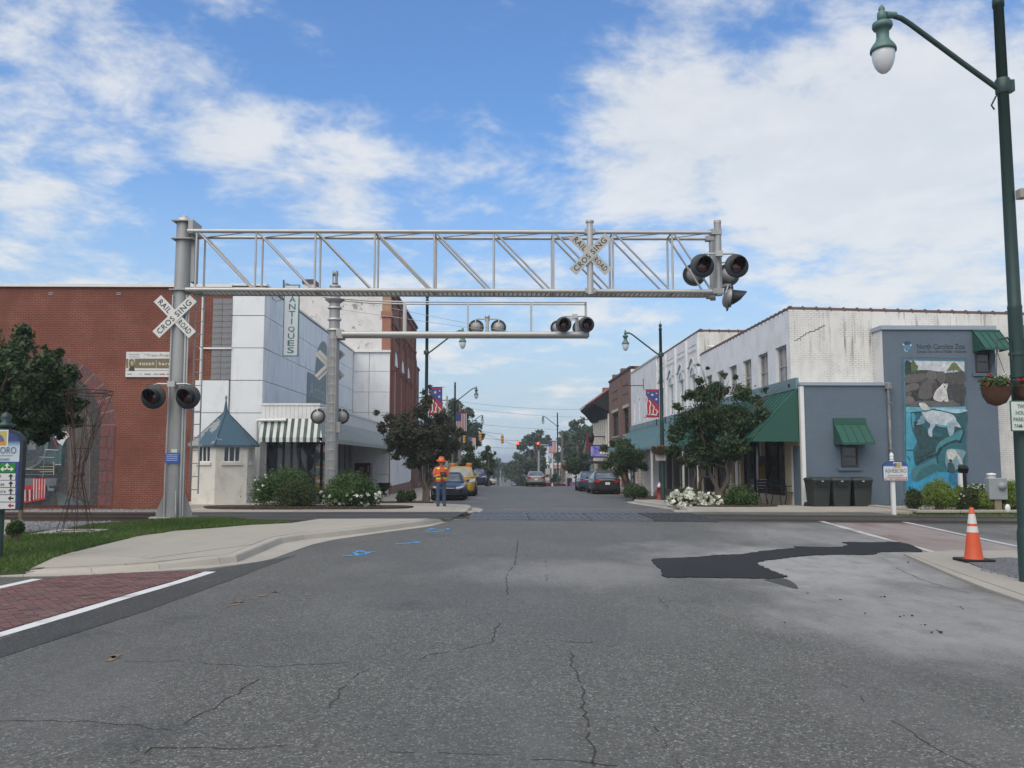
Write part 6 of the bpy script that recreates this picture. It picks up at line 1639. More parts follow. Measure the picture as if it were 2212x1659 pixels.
m = MB(); facade(m, fnR, YP1 + .01, YQ1, -1.4, 3.0, [(66, 71, -.5, 2.2), (71.6, 77.8, -.5, 2.2)], .4); m.build('shop_front', BRICK_TAN, br, norm=False)
for a, b in ((66, 71), (71.6, 77.8)): window(br, fnR, a, b, -.5, 2.2, .35, BLACKM, GLASS, 3, 1, .07, 'shop_window')
# cream building with red tiled eave
th = thing('cream_theatre_building', 'cream building with a red tiled overhanging roof and dark brackets on the right side', 'building', (XF + 4, 85, -.8))
YT1 = 91.4
m = MB(); m.bx(XF, 22, YQ1 + .02, YT1, -1.6, 7.6); m.build('wall', CREAM, th)
for i in range(8): MB().bx(XF - .12, XF - .001, YQ1 + .3 + i * 1.75, YQ1 + .6 + i * 1.75, 1.6, 6.0).build('pilaster', WHITET, th)
ze0 = at(579.5, 409, YT1).z; xe0 = at(579.5, 409, YT1).x; zr_ = at(610, 383.5, YQ1).z
n_r = 26
for i in range(n_r):
    y0 = YQ1 + .05 + (YT1 + .2 - YQ1) * i / n_r; y1 = YQ1 + .05 + (YT1 + .2 - YQ1) * (i + 1) / n_r - .02
    MB().add([(XF + .6, y0, zr_), (XF + .6, y1, zr_), (xe0, y1, ze0), (xe0, y0, ze0), (XF + .6, y0, zr_ - .1), (XF + .6, y1, zr_ - .1), (xe0, y1, ze0 - .1), (xe0, y0, ze0 - .1)], [(0, 1, 2, 3), (7, 6, 5, 4), (0, 4, 5, 1), (1, 5, 6, 2), (2, 6, 7, 3), (3, 7, 4, 0)]).build('roof_tile_course', REDTILE, th)
m = MB(); m.prism([(XF + .5, zr_ - .15), (xe0 + .1, ze0 - .14), (xe0 + .1, ze0 - .24), (XF, 6.05), (XF + .5, 6.05)], 'y', YQ1 + .1, YT1 + .15); m.build('soffit', DARKWOOD, th)
for i in range(10):
    y = YQ1 + .5 + i * 1.4
    m = MB(); m.prism([(XF - .01, 6.0), (XF - .01, 5.5), (XF - .35, 5.75), (XF - .9, 6.45), (xe0 + .15, ze0 - .3), (xe0 + .3, ze0 - .25)], 'y', y, y + .22); m.build('bracket', DARKWOOD, th)
MB().bx(XF + .9, XF + 2.2, YT1 - 1.2, YT1 - .2, ze0 + .3, at(586, 388.5, YT1).z).build('chimney', BRICK_TAN, th)
MB().bx(XF, XF + .05, YT1 + .0, YT1 + .03, -1.5, 6).build('corner_trim', WHITET, th)
m = MB(); m.bx(XF - 1.6, XF, YQ1 + .8, YT1 - 3, 1.35, 1.6); m.build('canopy', DARKWOOD, th)
# lit marquee screen and blade sign
yl = 80.5; a, b = at(590.6, 456.6, yl), at(608, 446.0, yl)
led = thing('led_screen', 'purple led marquee screen with yellow characters above the small tree on the right', 'screen', (a.x, yl, a.z))
MB().bx(a.x - .08, XF - .002, yl, yl + .35, a.z - .1, b.z + .1).build('housing', BLACKM, led, bevel=.02)
m_, t, p, co = base('led_picture'); cc = mixc(t, mrange(t, noise(t, co, 1.8, 4), .35, .68), (.09, .08, .42, 1), (.42, .38, .72, 1)); setc(t, p, 'Base Color', (0, 0, 0, 1)); setc(t, p, 'Emission Color', cc); p.inputs['Emission Strength'].default_value = .42
MB().bx(a.x + .02, XF - .1, yl - .012, yl - .002, a.z + .02, b.z - .02).build('screen', m_, led)
text('15', .62, plain('led_yellow', (.75, .62, .12), .5, emit=.5), led, front(at(601.2, 452, yl).x + .12, yl - .016, (a.z + b.z) / 2 - .02), bold=.02)
bs_ = thing('blade_sign', 'dark red vertical blade sign hanging over the led screen', 'sign', (at(588.5, 440, 82).x, 82, at(588, 452, 82).z))
a, b = at(586.8, 452, 82), at(591.0, 433, 82)
MB().bx(a.x, b.x, 82, 82.2, a.z, b.z).build('board', plain('blade_red', (.16, .02, .02), .6), bs_); MB().bx(b.x - .02, XF, 82.05, 82.15, b.z - .4, b.z - .3).build('bracket', BLACKM, bs_)
m = MB(); m.lathe([(.001, -.5), (.22, -.4), (.3, 0), (.22, .4), (.001, .5)], (b.x + .02, 81.95, b.z - .45), 12); m.build('dark_figure', BLACKM, bs_)

# ------------------------------------------------------------------ plants
def foliage(name, m, parent, clumps, n, size, seed, shell=.55, up=.25, aspect=.55):
    """leaf-sized faces spread through clumps (x, y, z, rx, ry, rz)"""
    rng = np.random.default_rng(seed)
    C = np.array(clumps, float)
    wgt = (C[:, 3] * C[:, 4] * C[:, 5]) ** (2 / 3); wgt /= wgt.sum()
    k = rng.choice(len(C), n, p=wgt)
    d = rng.normal(size=(n, 3)); d /= np.linalg.norm(d, axis=1)[:, None]
    r = shell + (1 - shell) * rng.random(n); r = r * (1 + .30 * rng.normal(size=n).clip(-1, 2.4))
    P = C[k, :3] + d * C[k, 3:6] * r[:, None]
    nr = d + rng.normal(size=(n, 3)) * .8; nr[:, 2] += up; nr /= np.linalg.norm(nr, axis=1)[:, None]
    t = np.cross(nr, rng.normal(size=(n, 3))); t /= np.linalg.norm(t, axis=1)[:, None]
    b = np.cross(nr, t)
    s = size * (.6 + .8 * rng.random(n))[:, None]
    V = np.stack([P - t * s * .5, P + b * s * aspect * .5, P + t * s * .5, P - b * s * aspect * .5], 1).reshape(-1, 3)
    me = bpy.data.meshes.new(name)
    me.vertices.add(4 * n); me.vertices.foreach_set('co', V.ravel())
    me.loops.add(4 * n); me.loops.foreach_set('vertex_index', np.arange(4 * n, dtype=np.int32))
    me.polygons.add(n); me.polygons.foreach_set('loop_start', np.arange(0, 4 * n, 4, dtype=np.int32))
    cl = rng.random(len(C))
    v = (.55 * cl[k] + .30 * rng.random(n) + .15 * rng.normal(size=n)).clip(0, 1)
    me.update(calc_edges=True)
    a = me.color_attributes.new('Col', 'FLOAT_COLOR', 'CORNER')
    col = np.repeat(np.stack([v, v, v, np.ones(n)], 1), 4, 0)
    a.data.foreach_set('color', col.astype(np.float32).ravel())
    return link(name, me, m, parent)
def px_clumps(lst, Y, dep=.8, seed=1, sub=8, subr=.42):
    """clump centres read from the photo outline, given real depth and broken into smaller tufts"""
    rng = random.Random(seed); out = []
    for u, v, r in lst:
        p = at(u, v, Y); R_ = r * Y / F
        yo = rng.uniform(-1, 1) * dep
        q = Vector((p.x, p.y + yo, p.z))
        for i in range(sub if r > 4 else 2):
            d = Vector((rng.gauss(0, 1), rng.gauss(0, 1), rng.gauss(0, 1))).normalized() * R_ * (rng.random() ** .4) * .8
            s = R_ * subr * rng.uniform(.6, 1.5)
            out.append((q.x + d.x, q.y + d.y * 1.1, q.z + d.z, s * 1.1, s * 1.1, s * .8))
        out.append((q.x, q.y, q.z, R_ * .8, R_ * .8, R_ * .75))
    return out
def stems(par, base, tips, r0, r1, m=None, name='trunk', bend=.15, seed=0):
    rng = random.Random(seed); mb = MB()
    base = Vector(base)
    for t in tips:
        t = Vector(t); b = base + Vector((rng.uniform(-1, 1), rng.uniform(-1, 1), 0)) * r0 * 1.6
        pts = [b.lerp(t, f) + Vector((rng.uniform(-1, 1), rng.uniform(-1, 1), 0)) * bend * math.sin(f * 3.14) for f in (0, .2, .4, .6, .8, 1)]
        pts[1].x = b.x + (t.x - b.x) * .08; pts[1].y = b.y + (t.y - b.y) * .08
        mb.tube(pts, r0, 8, [r0 * 1.15, r0, r0 * .85, r0 * .65, r0 * .45, r1])
    return mb.build(name, m or BARK, par)
def tree(name, label, cat, u, v, Y, clumps, nleaf, size, lm, tips, r0, dep=1.0, seed=1, group=None, dz=.12, base=None, sub=8, shell=.1):
    b = base or at(u, v, Y); b = Vector((b[0], Y, gz(Y) + dz))
    T = thing(name, label, cat, b, 0, group)
    cl = px_clumps(clumps, Y, dep, seed, sub)
    foliage('crown', lm, T, cl, nleaf, size, seed, shell)
    rng = random.Random(seed)
    tp = [at(a, c, Y) + Vector((0, rng.uniform(-.5, .5) * dep, 0)) for a, c in tips]
    stems(T, b, tp, r0, r0 * .2, seed=seed)
    lim = MB()
    for _ in range(min(16, len(cl))):
        c = cl[rng.randrange(len(cl))]; t = min(tp, key=lambda q: (q - Vector(c[:3])).length); s = b.lerp(t, rng.uniform(.55, 1))
        mid = s.lerp(Vector(c[:3]), .5) + Vector((0, 0, .1))
        lim.tube([s, mid, Vector(c[:3])], r0 * .3, 5, [r0 * .28, r0 * .16, r0 * .05])
    for u_, v_, r_ in clumps:
        if r_ <= 5.5:
            q = at(u_, v_, Y); t = min(tp, key=lambda p_: (p_ - q).length); lim.tube([b.lerp(t, .9), t.lerp(q, .5) + Vector((0, .1, .05)), q], .02, 4, [r0 * .3, r0 * .2, r0 * .08])
    lim.build('limb', BARK, T)
    return T
tree('crape_myrtle', 'dark reddish green multi stemmed tree on the left sidewalk beside the man in orange', 'tree', 427, 498.5, 36.3,
     [(428, 400, 9), (420, 412, 12), (405, 425, 14), (390, 418, 9), (381, 414, 4), (440, 418, 11), (452, 430, 10), (462, 433, 5), (430, 432, 15), (412, 442, 15), (395, 438, 11), (448, 446, 11), (425, 452, 12), (400, 452, 9), (440, 456, 8), (411, 460, 6), (431, 388, 4), (425, 393, 4), (384, 428, 6), (456, 445, 6), (389, 448, 6), (425, 435, 20), (408, 440, 16), (442, 440, 14), (414, 461, 8), (431, 462, 8), (446, 457, 7)],
     42000, .105, LF_MYRTLE, [(415, 450), (424, 448), (432, 450), (441, 452), (428, 440)], .085, 1.1, 11)
tree('street_tree', 'green spreading tree over white flowers before the white corner store', 'tree', 720, 506, 30.0,
     [(715, 415, 23), (695, 420, 19), (735, 420, 20), (755, 420, 13), (680, 430, 13), (700, 445, 17), (725, 445, 17), (745, 440, 12), (680, 450, 10), (700, 395, 12), (720, 390, 12), (738, 395, 11), (760, 400, 7), (775, 388, 4), (783, 387, 2.5), (770, 410, 6), (766, 428, 6), (683, 397, 6), (696, 383, 5), (721, 376, 4), (703, 370, 2.4), (700.5, 364, 2), (673, 408, 5), (729, 380, 4), (668, 440, 5), (757, 437, 6), (748, 453, 5), (688, 462, 8), (718, 462, 8), (738, 456, 8), (703, 465, 6)],
     46000, .105, LF_DARK, [(700, 425), (718, 420), (735, 425), (728, 440)], .08, 1.2, 12)
tree('crape_myrtle', 'thin multi stemmed tree standing behind the white flower bush on the right', 'tree', 699, 501, 34.0, [(690, 455, 9), (705, 455, 9), (697, 445, 10), (682, 460, 6)], 3500, .10, LF_MYRTLE, [(690, 455), (696, 452), (702, 455), (708, 456)], .05, .8, 13)
tree('street_tree', 'small low green tree beside the dark grey parked sedan on the right', 'tree', 628, 488, 47.5, [(624, 455, 14), (612, 458, 10), (637, 460, 12), (620, 445, 9), (606, 448, 6), (614, 443, 5), (632, 448, 7), (645, 466, 6), (605, 465, 7), (622, 466, 11)],
     15000, .12, LF_DARK, [(618, 462), (628, 460), (636, 464), (626, 452)], .08, 1.2, 14)
tree('shade_tree', 'dark leafy tree at the left edge in front of the train mural', 'tree', -14, 540, 17.5, [(0, 332, 14), (14, 345, 13), (34, 366, 15), (50, 372, 14), (62, 376, 11), (-12, 340, 14), (22, 341, 4), (30, 362, 12), (45, 362, 11), (59, 352, 5), (66, 368, 7), (50, 385, 17), (20, 385, 20), (-10, 380, 24), (60, 400, 11), (40, 410, 17), (15, 412, 20), (-15, 415, 22), (55, 420, 9), (30, 428, 12), (64, 388, 8), (5, 430, 11), (28, 436, 6), (45, 433, 6), (69, 376, 4), (-40, 390, 25), (-30, 350, 18), (45, 380, 20), (35, 398, 20), (60, 384, 12), (10, 362, 16), (50, 364, 9), (0, 395, 20), (25, 350, 7), (30, 425, 15), (50, 410, 14), (8, 420, 18), (61, 404, 10), (40, 436, 7), (18, 437, 8)],
     60000, .10, LF_DARK, [(-10, 400), (10, 390), (-30, 390), (25, 400)], .12, .9, 15)
ft = [('cone_shaped_tree', 'dense cone shaped green tree past the parked cars on the left', 471, 472, 70, [(470, 443, 3), (469, 449, 5), (471, 457, 7), (466, 461, 6), (476, 462, 5), (471, 466, 7), (464, 466, 4), (479, 466, 3)], 5000, .20, LF_MID, [(470, 455)], .12),
      ('street_tree', 'layered bright green tree beyond the cone shaped tree on the left', 489, 476, 86, [(488, 449, 4), (485, 456, 6), (491, 456, 4), (490, 464, 6), (484, 468, 6), (490, 472, 5), (495, 453, 2)], 4000, .26, LF_MID, [(488, 456)], .14),
      ('street_tree', 'left of two round street trees beyond the parked blue car', 575, 487, 96, [(573, 455, 4), (572, 463, 6), (576, 470, 6), (570, 470, 5), (577, 460, 5)], 3500, .26, LF_DARK, [(575, 460)], .10),
      ('street_tree', 'right of two round street trees beyond the parked blue car', 583, 486, 96.5, [(582, 457, 5), (585, 465, 6), (581, 471, 6), (588, 471, 4), (589, 463, 3)], 3500, .26, LF_DARK, [(583, 460)], .10),
      ('small_tree', 'small dark planter tree by the foot of the distant right lamp', 555, 485, 97, [(555, 476, 4), (553, 480, 4), (558, 480, 4)], 1200, .2, LF_DARK, [(555, 479)], .06),
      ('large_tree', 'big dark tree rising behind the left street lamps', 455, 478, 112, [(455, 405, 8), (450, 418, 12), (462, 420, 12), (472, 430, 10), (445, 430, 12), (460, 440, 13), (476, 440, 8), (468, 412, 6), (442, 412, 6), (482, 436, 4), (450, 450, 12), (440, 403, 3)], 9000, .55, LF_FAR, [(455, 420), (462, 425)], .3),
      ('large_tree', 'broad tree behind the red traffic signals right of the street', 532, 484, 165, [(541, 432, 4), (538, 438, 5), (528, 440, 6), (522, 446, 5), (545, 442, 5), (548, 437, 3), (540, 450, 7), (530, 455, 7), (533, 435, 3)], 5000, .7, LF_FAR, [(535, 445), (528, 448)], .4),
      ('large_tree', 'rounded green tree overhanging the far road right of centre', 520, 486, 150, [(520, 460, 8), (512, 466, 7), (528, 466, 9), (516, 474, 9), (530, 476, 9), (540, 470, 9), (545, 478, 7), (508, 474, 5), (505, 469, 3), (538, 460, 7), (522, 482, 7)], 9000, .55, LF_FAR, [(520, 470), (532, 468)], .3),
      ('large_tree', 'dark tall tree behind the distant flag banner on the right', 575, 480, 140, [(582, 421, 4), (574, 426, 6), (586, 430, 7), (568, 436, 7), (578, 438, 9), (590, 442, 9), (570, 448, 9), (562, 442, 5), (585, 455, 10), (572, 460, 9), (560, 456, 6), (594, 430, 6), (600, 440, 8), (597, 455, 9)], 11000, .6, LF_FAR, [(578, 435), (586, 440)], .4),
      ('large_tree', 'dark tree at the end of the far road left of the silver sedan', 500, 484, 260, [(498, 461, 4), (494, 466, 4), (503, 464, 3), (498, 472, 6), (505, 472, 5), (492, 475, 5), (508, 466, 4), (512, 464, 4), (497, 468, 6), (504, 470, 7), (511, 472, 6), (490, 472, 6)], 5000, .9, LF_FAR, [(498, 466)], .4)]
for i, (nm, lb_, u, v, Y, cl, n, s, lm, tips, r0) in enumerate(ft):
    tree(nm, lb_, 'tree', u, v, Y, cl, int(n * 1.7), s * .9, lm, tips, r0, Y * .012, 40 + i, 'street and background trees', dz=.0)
# a wood beyond everything
rng = random.Random(5); wc = []
for i in range(240):
    x = rng.uniform(-190, 190); y = rng.uniform(300, 390)
    if abs(x) < 6: continue
    h = rng.uniform(8, 11); wc.append((x, y, -7 + h * .55, rng.uniform(4, 8), 5, h * .55))
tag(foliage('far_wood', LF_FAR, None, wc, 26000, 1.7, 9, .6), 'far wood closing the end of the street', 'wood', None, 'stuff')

def shrub(label, u0, u1, vt, vb, Y, lm, n, size, seed, flowers=None, nf=0, cat='shrub', group=None, name='shrub', dz=.14, depth=1.0, fsize=.07, lump=9, fregion=None):
    a, b = at(u0, vb, Y), at(u1, vt, Y)
    z0 = a.z; c = Vector(((a.x + b.x) / 2, Y, z0)); w2, h2 = (b.x - a.x) / 2, (b.z - z0)
    S = thing(name, label, cat, c, 0, group); w2 *= 1.06; h2 *= 1.12; n = int(n * 1.7); size *= .88
    rng = random.Random(seed); cl = []
    for i in range(lump * 3):
        t, ph = rng.uniform(0, 6.28), math.acos(rng.uniform(-.15, 1))
        d = Vector((math.cos(t) * math.sin(ph), math.sin(t) * math.sin(ph) * depth, math.cos(ph)))
        r = rng.uniform(.60, .74); s = rng.uniform(.26, .36)
        cl.append((c.x + d.x * w2 * r, c.y + d.y * w2 * r, z0 + h2 * (.33 + .43 * d.z * 1.05), w2 * s, w2 * s, h2 * s * .75))
    cl.append((c.x, c.y, z0 + h2 * .42, w2 * .82, w2 * .82 * depth, h2 * .50))
    foliage('leaves', lm, S, cl, n, size, seed, .62, .3)
    mb = MB()
    for i in range(7):
        e = cl[rng.randrange(len(cl))]; mb.tube([(c.x + rng.uniform(-.1, .1), c.y, gz(Y) + .02), (c.x + (e[0] - c.x) * .5, c.y + (e[1] - c.y) * .5, z0 + h2 * .3), e[:3]], .02, 5, [.025, .018, .006])
    mb.build('stem', BARK, S)
    if nf:
        fl = []
        for i in range(nf):
            while True:
                t, ph = rng.uniform(3.3, 6.1), math.acos(rng.uniform(-.6, .95))
                d = Vector((math.cos(t) * math.sin(ph), math.sin(t) * math.sin(ph) * depth, math.cos(ph)))
                p = (c.x + d.x * w2 * .98, c.y + d.y * w2 * .98, z0 + h2 * (.45 + .50 * d.z))
                if fregion is None or fregion(d): break
            fl.append((*p, fsize * .5, fsize * .5, fsize * .4))
        foliage('flowers', flowers, S, fl, nf * 7, fsize, seed + 1, .3, .8, .9)['kind'] = 'stuff'
    return S
shrub('wide dark green rounded shrub beside the small hexagonal hut', 252.5, 319, 471, 509, 27.4, LF_BUSH, 9000, .075, 21, PETAL, 7, depth=.7, group='rounded shrubs beside the far mast', fregion=lambda d: d.x < -.2)
shrub('brownish green shrub growing against the front of the wide dark shrub', 277, 318, 481, 510.5, 26.6, LF_BOX, 6000, .055, 22, depth=.7, group='rounded shrubs beside the far mast')
shrub('rounded shrub with scattered white blossoms right of the far mast', 322, 380.5, 477, 510.5, 27.0, LF_BUSH, 9000, .075, 23, PETAL, 26, depth=.7, group='rounded shrubs beside the far mast', fsize=.10, fregion=lambda d: d.z < .15)
shrub('small left one of two low shrubs at the foot of the dark tree', 396.5, 407, 492, 503.5, 33.6, LF_DARK, 1400, .09, 24)
shrub('small right one of two low shrubs at the foot of the dark tree', 404, 416.5, 490.5, 501, 34.2, LF_BOX, 1400, .09, 25)
shrub('low green shrub at the kerb behind the dark grey sedan', 622.5, 647, 485.5, 498, 43.4, LF_MID, 3000, .09, 26, depth=.8)
shrub('low shrub covered in white flowers under the street tree on the right', 668.5, 704, 489.5, 509.5, 28.4, LF_BOX, 3500, .08, 27, PETAL, 85, depth=.8, fsize=.13, cat='flower bush', name='flower_bush')
shrub('right hand end of the white flowered bush beside the tree trunk', 696, 720, 494, 510.5, 28.2, LF_BOX, 2500, .08, 28, PETAL, 36, depth=.8, fsize=.13, cat='flower bush', name='flower_bush')
shrub('dark green shrub between the tree trunk and the black bench', 724, 757, 488, 511, 28.3, LF_BUSH, 5000, .075, 29, depth=.8)
shrub('leftmost dull green shrub in the brick planter', 905, 923, 490, 510, 25.4, LF_BOX, 3500, .06, 30, depth=.8, group='shrubs in the brick planter')
shrub('big clipped yellow green shrub in the brick planter', 921, 956, 482, 511, 25.2, LF_YEL, 9000, .05, 31, depth=.75, group='shrubs in the brick planter', lump=14)
shrub('small yellow green shrub right of the big clipped one', 953, 966, 489, 510, 25.8, LF_YEL, 2500, .06, 32, group='shrubs in the brick planter')
shrub('reddish green shrub in the middle of the brick planter', 959.5, 979, 489.5, 510, 25.1, LF_BOX, 4000, .06, 33, PETAL, 3, depth=.8, group='shrubs in the brick planter')
shrub('low golden shrub left of the grey electrical box', 977, 994, 493, 510, 25.0, LF_YEL, 3500, .055, 34, depth=.8, group='shrubs in the brick planter')
shrub('square clipped yellow green hedge by the near lamp post', 996, 1030, 484, 510.5, 25.1, LF_YEL, 8000, .05, 35, depth=.6, group='shrubs in the brick planter', lump=14)
shrub('dark low shrub with white blossoms under the polar bear mural', 955, 993, 485, 496, 27.0, LF_DARK, 3500, .07, 36, PETAL, 45, depth=.5, group='shrubs in the brick planter', fsize=.07, fregion=lambda d: d.z > .2)
shrub('small green shrub in the mulch by the left directory sign', 7.5, 24, 521, 534.5, 15.2, LF_MID, 2500, .05, 37, dz=.15)
tag(st(sheet('mulch_patch', smooth_closed(xy([gs(*p, .15) for p in [(-60, 2160), (100, 2128), (105, 2136), (20, 2160), (-60, 2175)]]), 3), .15, SOIL, .04)), None, None)
# brick planter
pl = thing('brick_planter', 'low red brick planter with a pale stone cap by the grass at right', 'planter', (14, 24.45, .1))
XP0 = at(918, 511, 24.45).x; zc0 = at(918, 510.3, 24.45).z
PB = brick('planter_brick', (.15, .055, .042), (.20, .075, .058), (.22, .17, .15), 'x')
MB().bx(XP0, 22, 24.45, 24.65, -.2, zc0 - .07).build('front_wall', PB, pl)
m = MB(); m.prism([(XP0, 24.66), (XP0 + .2, 24.66), (XP0 + .15, 27.6), (XP0 - .1, 27.6)], 'z', -.2, zc0 - .07); m.build('side_wall', PB, pl)
for i in range(8):
    x0 = XP0 - .04 + i * 1.25; MB().bx(x0, x0 + 1.235, 24.40, 24.72, zc0 - .068, zc0).build('cap_stone', CONC, pl, bevel=.008)
m = MB(); m.prism([(XP0 - .04, 24.73), (XP0 + .26, 24.73), (XP0 + .2, 27.6), (XP0 - .14, 27.6)], 'z', zc0 - .068, zc0 - .002); m.build('cap_stone', CONC, pl)
MB().bx(XP0 + .2, 22, 24.66, 28.2, -.2, zc0 - .1).build('soil', SOIL, pl)

# ------------------------------------------------------------------ vehicles
def rrect(x, y0, y1, z, r, n=5, zf=None):
    pts = []
    for cx, cy, a0 in ((x - r, y1 - r, 0), (-x + r, y1 - r, 90), (-x + r, y0 + r, 180), (x - r, y0 + r, 270)):
        for i in range(n): 
            a = R(a0 + 90 * i / (n - 1)); pts.append((cx + r * math.cos(a), cy + r * math.sin(a), z))
    return pts
def make_car(name, label, cat, col, L=4.5, W=1.78, H=1.44, cowl=.93, belt=.95, tail=.97, cab=(.27, .43, .68, .87), nose=.66, front=True, group=None, metal=.35, rw=.32):
    T = thing(name, label, cat, (0, 0, 0), 0, group)
    cp = carpaint(name + '_paint', col, metal)
    hw = W / 2; y = lambda t: -L / 2 + L * t
    ST = [(0.0, .66, .32, nose - .10), (.012, .80, .24, nose - .03), (.05, .92, .20, nose + .04), (.12, .97, .19, nose + .12), (cab[0], 1, .19, cowl), (.5, 1, .19, belt), (.72, 1, .19, belt + .01), (cab[3], .985, .20, tail), (.955, .95, .22, tail - .01), (.988, .86, .28, tail - .05), (1.0, .70, .36, tail - .16)]
    rings = []
    for t, k, zb, zt in ST:
        h = zt - zb; w_ = hw * k
        half = [(w_ * .72, zb), (w_ * .93, zb + .06), (w_ * .985, zb + h * .25), (w_, zb + h * .55), (w_ * .985, zb + h * .78), (w_ * .90, zt - .03), (w_ * .62, zt), (w_ * .25, zt + .015)]
        rings.append([(x, y(t), z) for x, z in half] + [(-x, y(t), z) for x, z in reversed(half)])
    b = MB().loft(rings, True, True, True).build('body', cp, T, sub=1)
    # cabin
    r0 = rrect(hw * .90, y(cab[0]), y(cab[3]), belt - .03, .16); r1 = rrect(hw * .70, y(cab[1]), y(cab[2]), H - .09, .14); r2 = rrect(hw * .64, y(cab[1]) + .10, y(cab[2]) - .08, H - .015, .12); r3 = rrect(hw * .4, y(cab[1]) + .3, y(cab[2]) - .25, H, .1)
    MB().loft([r0, r1, r2, r3], True, True, True).build('roof', cp, T)
    xb, xt, zb, zt = hw * .90, hw * .70, belt - .03, H - .09
    def lerp3(p, q, t): return tuple(a + (b_ - a) * t for a, b_ in zip(p, q))
    def pane(nm, a, b_, c, d, n, mm=CARGLASS):     # corners bottom-left, bottom-right, top-right, top-left, pushed out
        n = Vector(n).normalized() * .012
        m = MB(); m.add([Vector(p) + n for p in (a, b_, c, d)], [(0, 1, 2, 3)]); return m.build(nm, mm, T, norm=False)
    k0, k1 = .08, .93
    f0, f1 = (-xb + .14, y(cab[0]), zb), (-xt + .11, y(cab[1]), zt); g0, g1 = (xb - .14, y(cab[0]), zb), (xt - .11, y(cab[1]), zt)
    pane('windshield', lerp3(f0, f1, k0), lerp3(g0, g1, k0), lerp3(g0, g1, k1), lerp3(f0, f1, k1), (0, -(zt - zb), y(cab[1]) - y(cab[0])))
    f0, f1 = (-xb + .14, y(cab[3]), zb), (-xt + .11, y(cab[2]), zt); g0, g1 = (xb - .14, y(cab[3]), zb), (xt - .11, y(cab[2]), zt)
    pane('rear_window', lerp3(g0, g1, k0 + .03), lerp3(f0, f1, k0 + .03), lerp3(f0, f1, k1), lerp3(g0, g1, k1), (0, (zt - zb), y(cab[3]) - y(cab[2])))
    for s in (-1, 1):
        ya, yb2, yc_, yd = y(cab[0]) + .16, y(cab[3]) - .16, y(cab[2]) - .14, y(cab[1]) + .14
        nx = (s, 0, (xb - xt) / (zt - zb))
        def sp(yy0, yy1, t): return (s * (xb + (xt - xb) * t), yy0 + (yy1 - yy0) * t, zb + (zt - zb) * t)
        mid = (ya + yb2) / 2 + .05
        for a, b_, c, d in ((ya, mid - .05, mid - .05, yd), (mid + .05, yb2, yc_, mid + .05)):
            pane('side_window', sp(a, d, .08), sp(b_, c, .08), sp(b_, c, .90), sp(a, d, .90), nx)
        m = MB(); m.lathe([(.001, -.13), (.06, -.11), (.085, -.03), (.085, .04), (.001, .05)], (s * (hw + .10), y(cab[0]) + .30, belt + .05), 10, axis=(0, -1, 0), sq=1.0); m.bar((s * hw * .93, y(cab[0]) + .30, belt + .02), (s * (hw + .06), y(cab[0]) + .30, belt + .04), .025); m.build('mirror', cp, T)
        # lights
        m = MB(); m.add([(s * hw * .50, y(0) - .002, nose - .10), (s * hw * .80, y(.012) - .004, nose - .07), (s * hw * .93, y(.05) - .01, nose + .02), (s * hw * .93, y(.06), nose + .07), (s * hw * .72, y(.02) - .03, nose + .03), (s * hw * .48, y(.004) - .02, nose - .01)], [(0, 1, 2, 3, 4, 5)]); m.build('headlight', HEADL, T, norm=False)
        m = MB(); zt2 = tail - .10
        m.add([(s * hw * .50, y(1) + .004, zt2 - .20), (s * hw * .72, y(1) + .0, zt2 - .20), (s * hw * .90, y(.985) + .02, zt2 - .14), (s * hw * .97, y(.96) + .02, zt2 - .04), (s * hw * .92, y(.975) + .02, zt2 + .03), (s * hw * .74, y(.995) + .02, zt2 + .01), (s * hw * .48, y(1) + .014, zt2 - .06)], [(0, 1, 2, 3, 4, 5, 6)]); m.build('taillight', TAILL, T, norm=False)
    for s in (-1, 1):
        for t in (.19, .80):
            c = (s * (hw - .10), y(t), rw)
            m = MB(); m.lathe([(rw * .62, -.10), (rw * .95, -.11), (rw, -.07), (rw, .07), (rw * .95, .11), (rw * .62, .115)], c, 22, axis=(s, 0, 0)); w_ = m.build('wheel', TYRE, T)
            m = MB(); m.lathe([(rw * .63, .10), (rw * .60, .115), (rw * .5, .10), (rw * .18, .10), (rw * .14, .118), (.001, .12)], c, 18, axis=(s, 0, 0)); m.build('rim', RIM, w_)
            m = MB(); m.lathe([(rw * 1.16, .0), (rw * 1.16, .085), (.01, .085)], (s * (hw - .10), y(t), rw + .02), 22, axis=(s, 0, 0)); m.build('wheel_arch', TYRE, T)
    MB().box((0, y(0) - .004, nose - .11), (W * .44, .03, .09)).build('grille', BLACKM, T, bevel=.01); MB().box((0, y(0) - .018, nose - .075), (W * .40, .02, .03)).build('grille_bar', CHROME, T, bevel=.008)
    MB().box((0, y(0) + .03, .33), (W * .62, .10, .11)).build('air_intake', BLACKM, T); MB().box((0, y(.5), .17), (W * .86, L * .94, .10)).build('underbody', TYRE, T)
    MB().box((0, y(1) - .01, .33), (W * .66, .10, .14)).build('rear_bumper_trim', BLACKM, T)
    MB().box((0, y(1) + .02, tail - .36), (.31, .012, .155)).build('licence_plate', SIGNW, T)
    return T
def place(T, X, Y, rz=0, dz=0.0):
    T.location = (X, Y, gz(Y) + dz); a = .01
    T.rotation_euler = (math.atan2(gz(Y + 2) - gz(Y - 2), 4) * (1 if abs(rz) < 1 else -1 if abs(rz) > 2 else 0), 0, rz)
def ux(u, Y): return at(u, 480, Y).x
GP = 'cars parked along the kerb'
place(make_car('parked_car', 'dark navy sedan parked facing the camera behind the man in orange', 'car', (.018, .022, .034), L=4.5, W=1.75, H=1.44, nose=.70, cowl=.95, group=GP), ux(447.5, 43.4), 45.7)
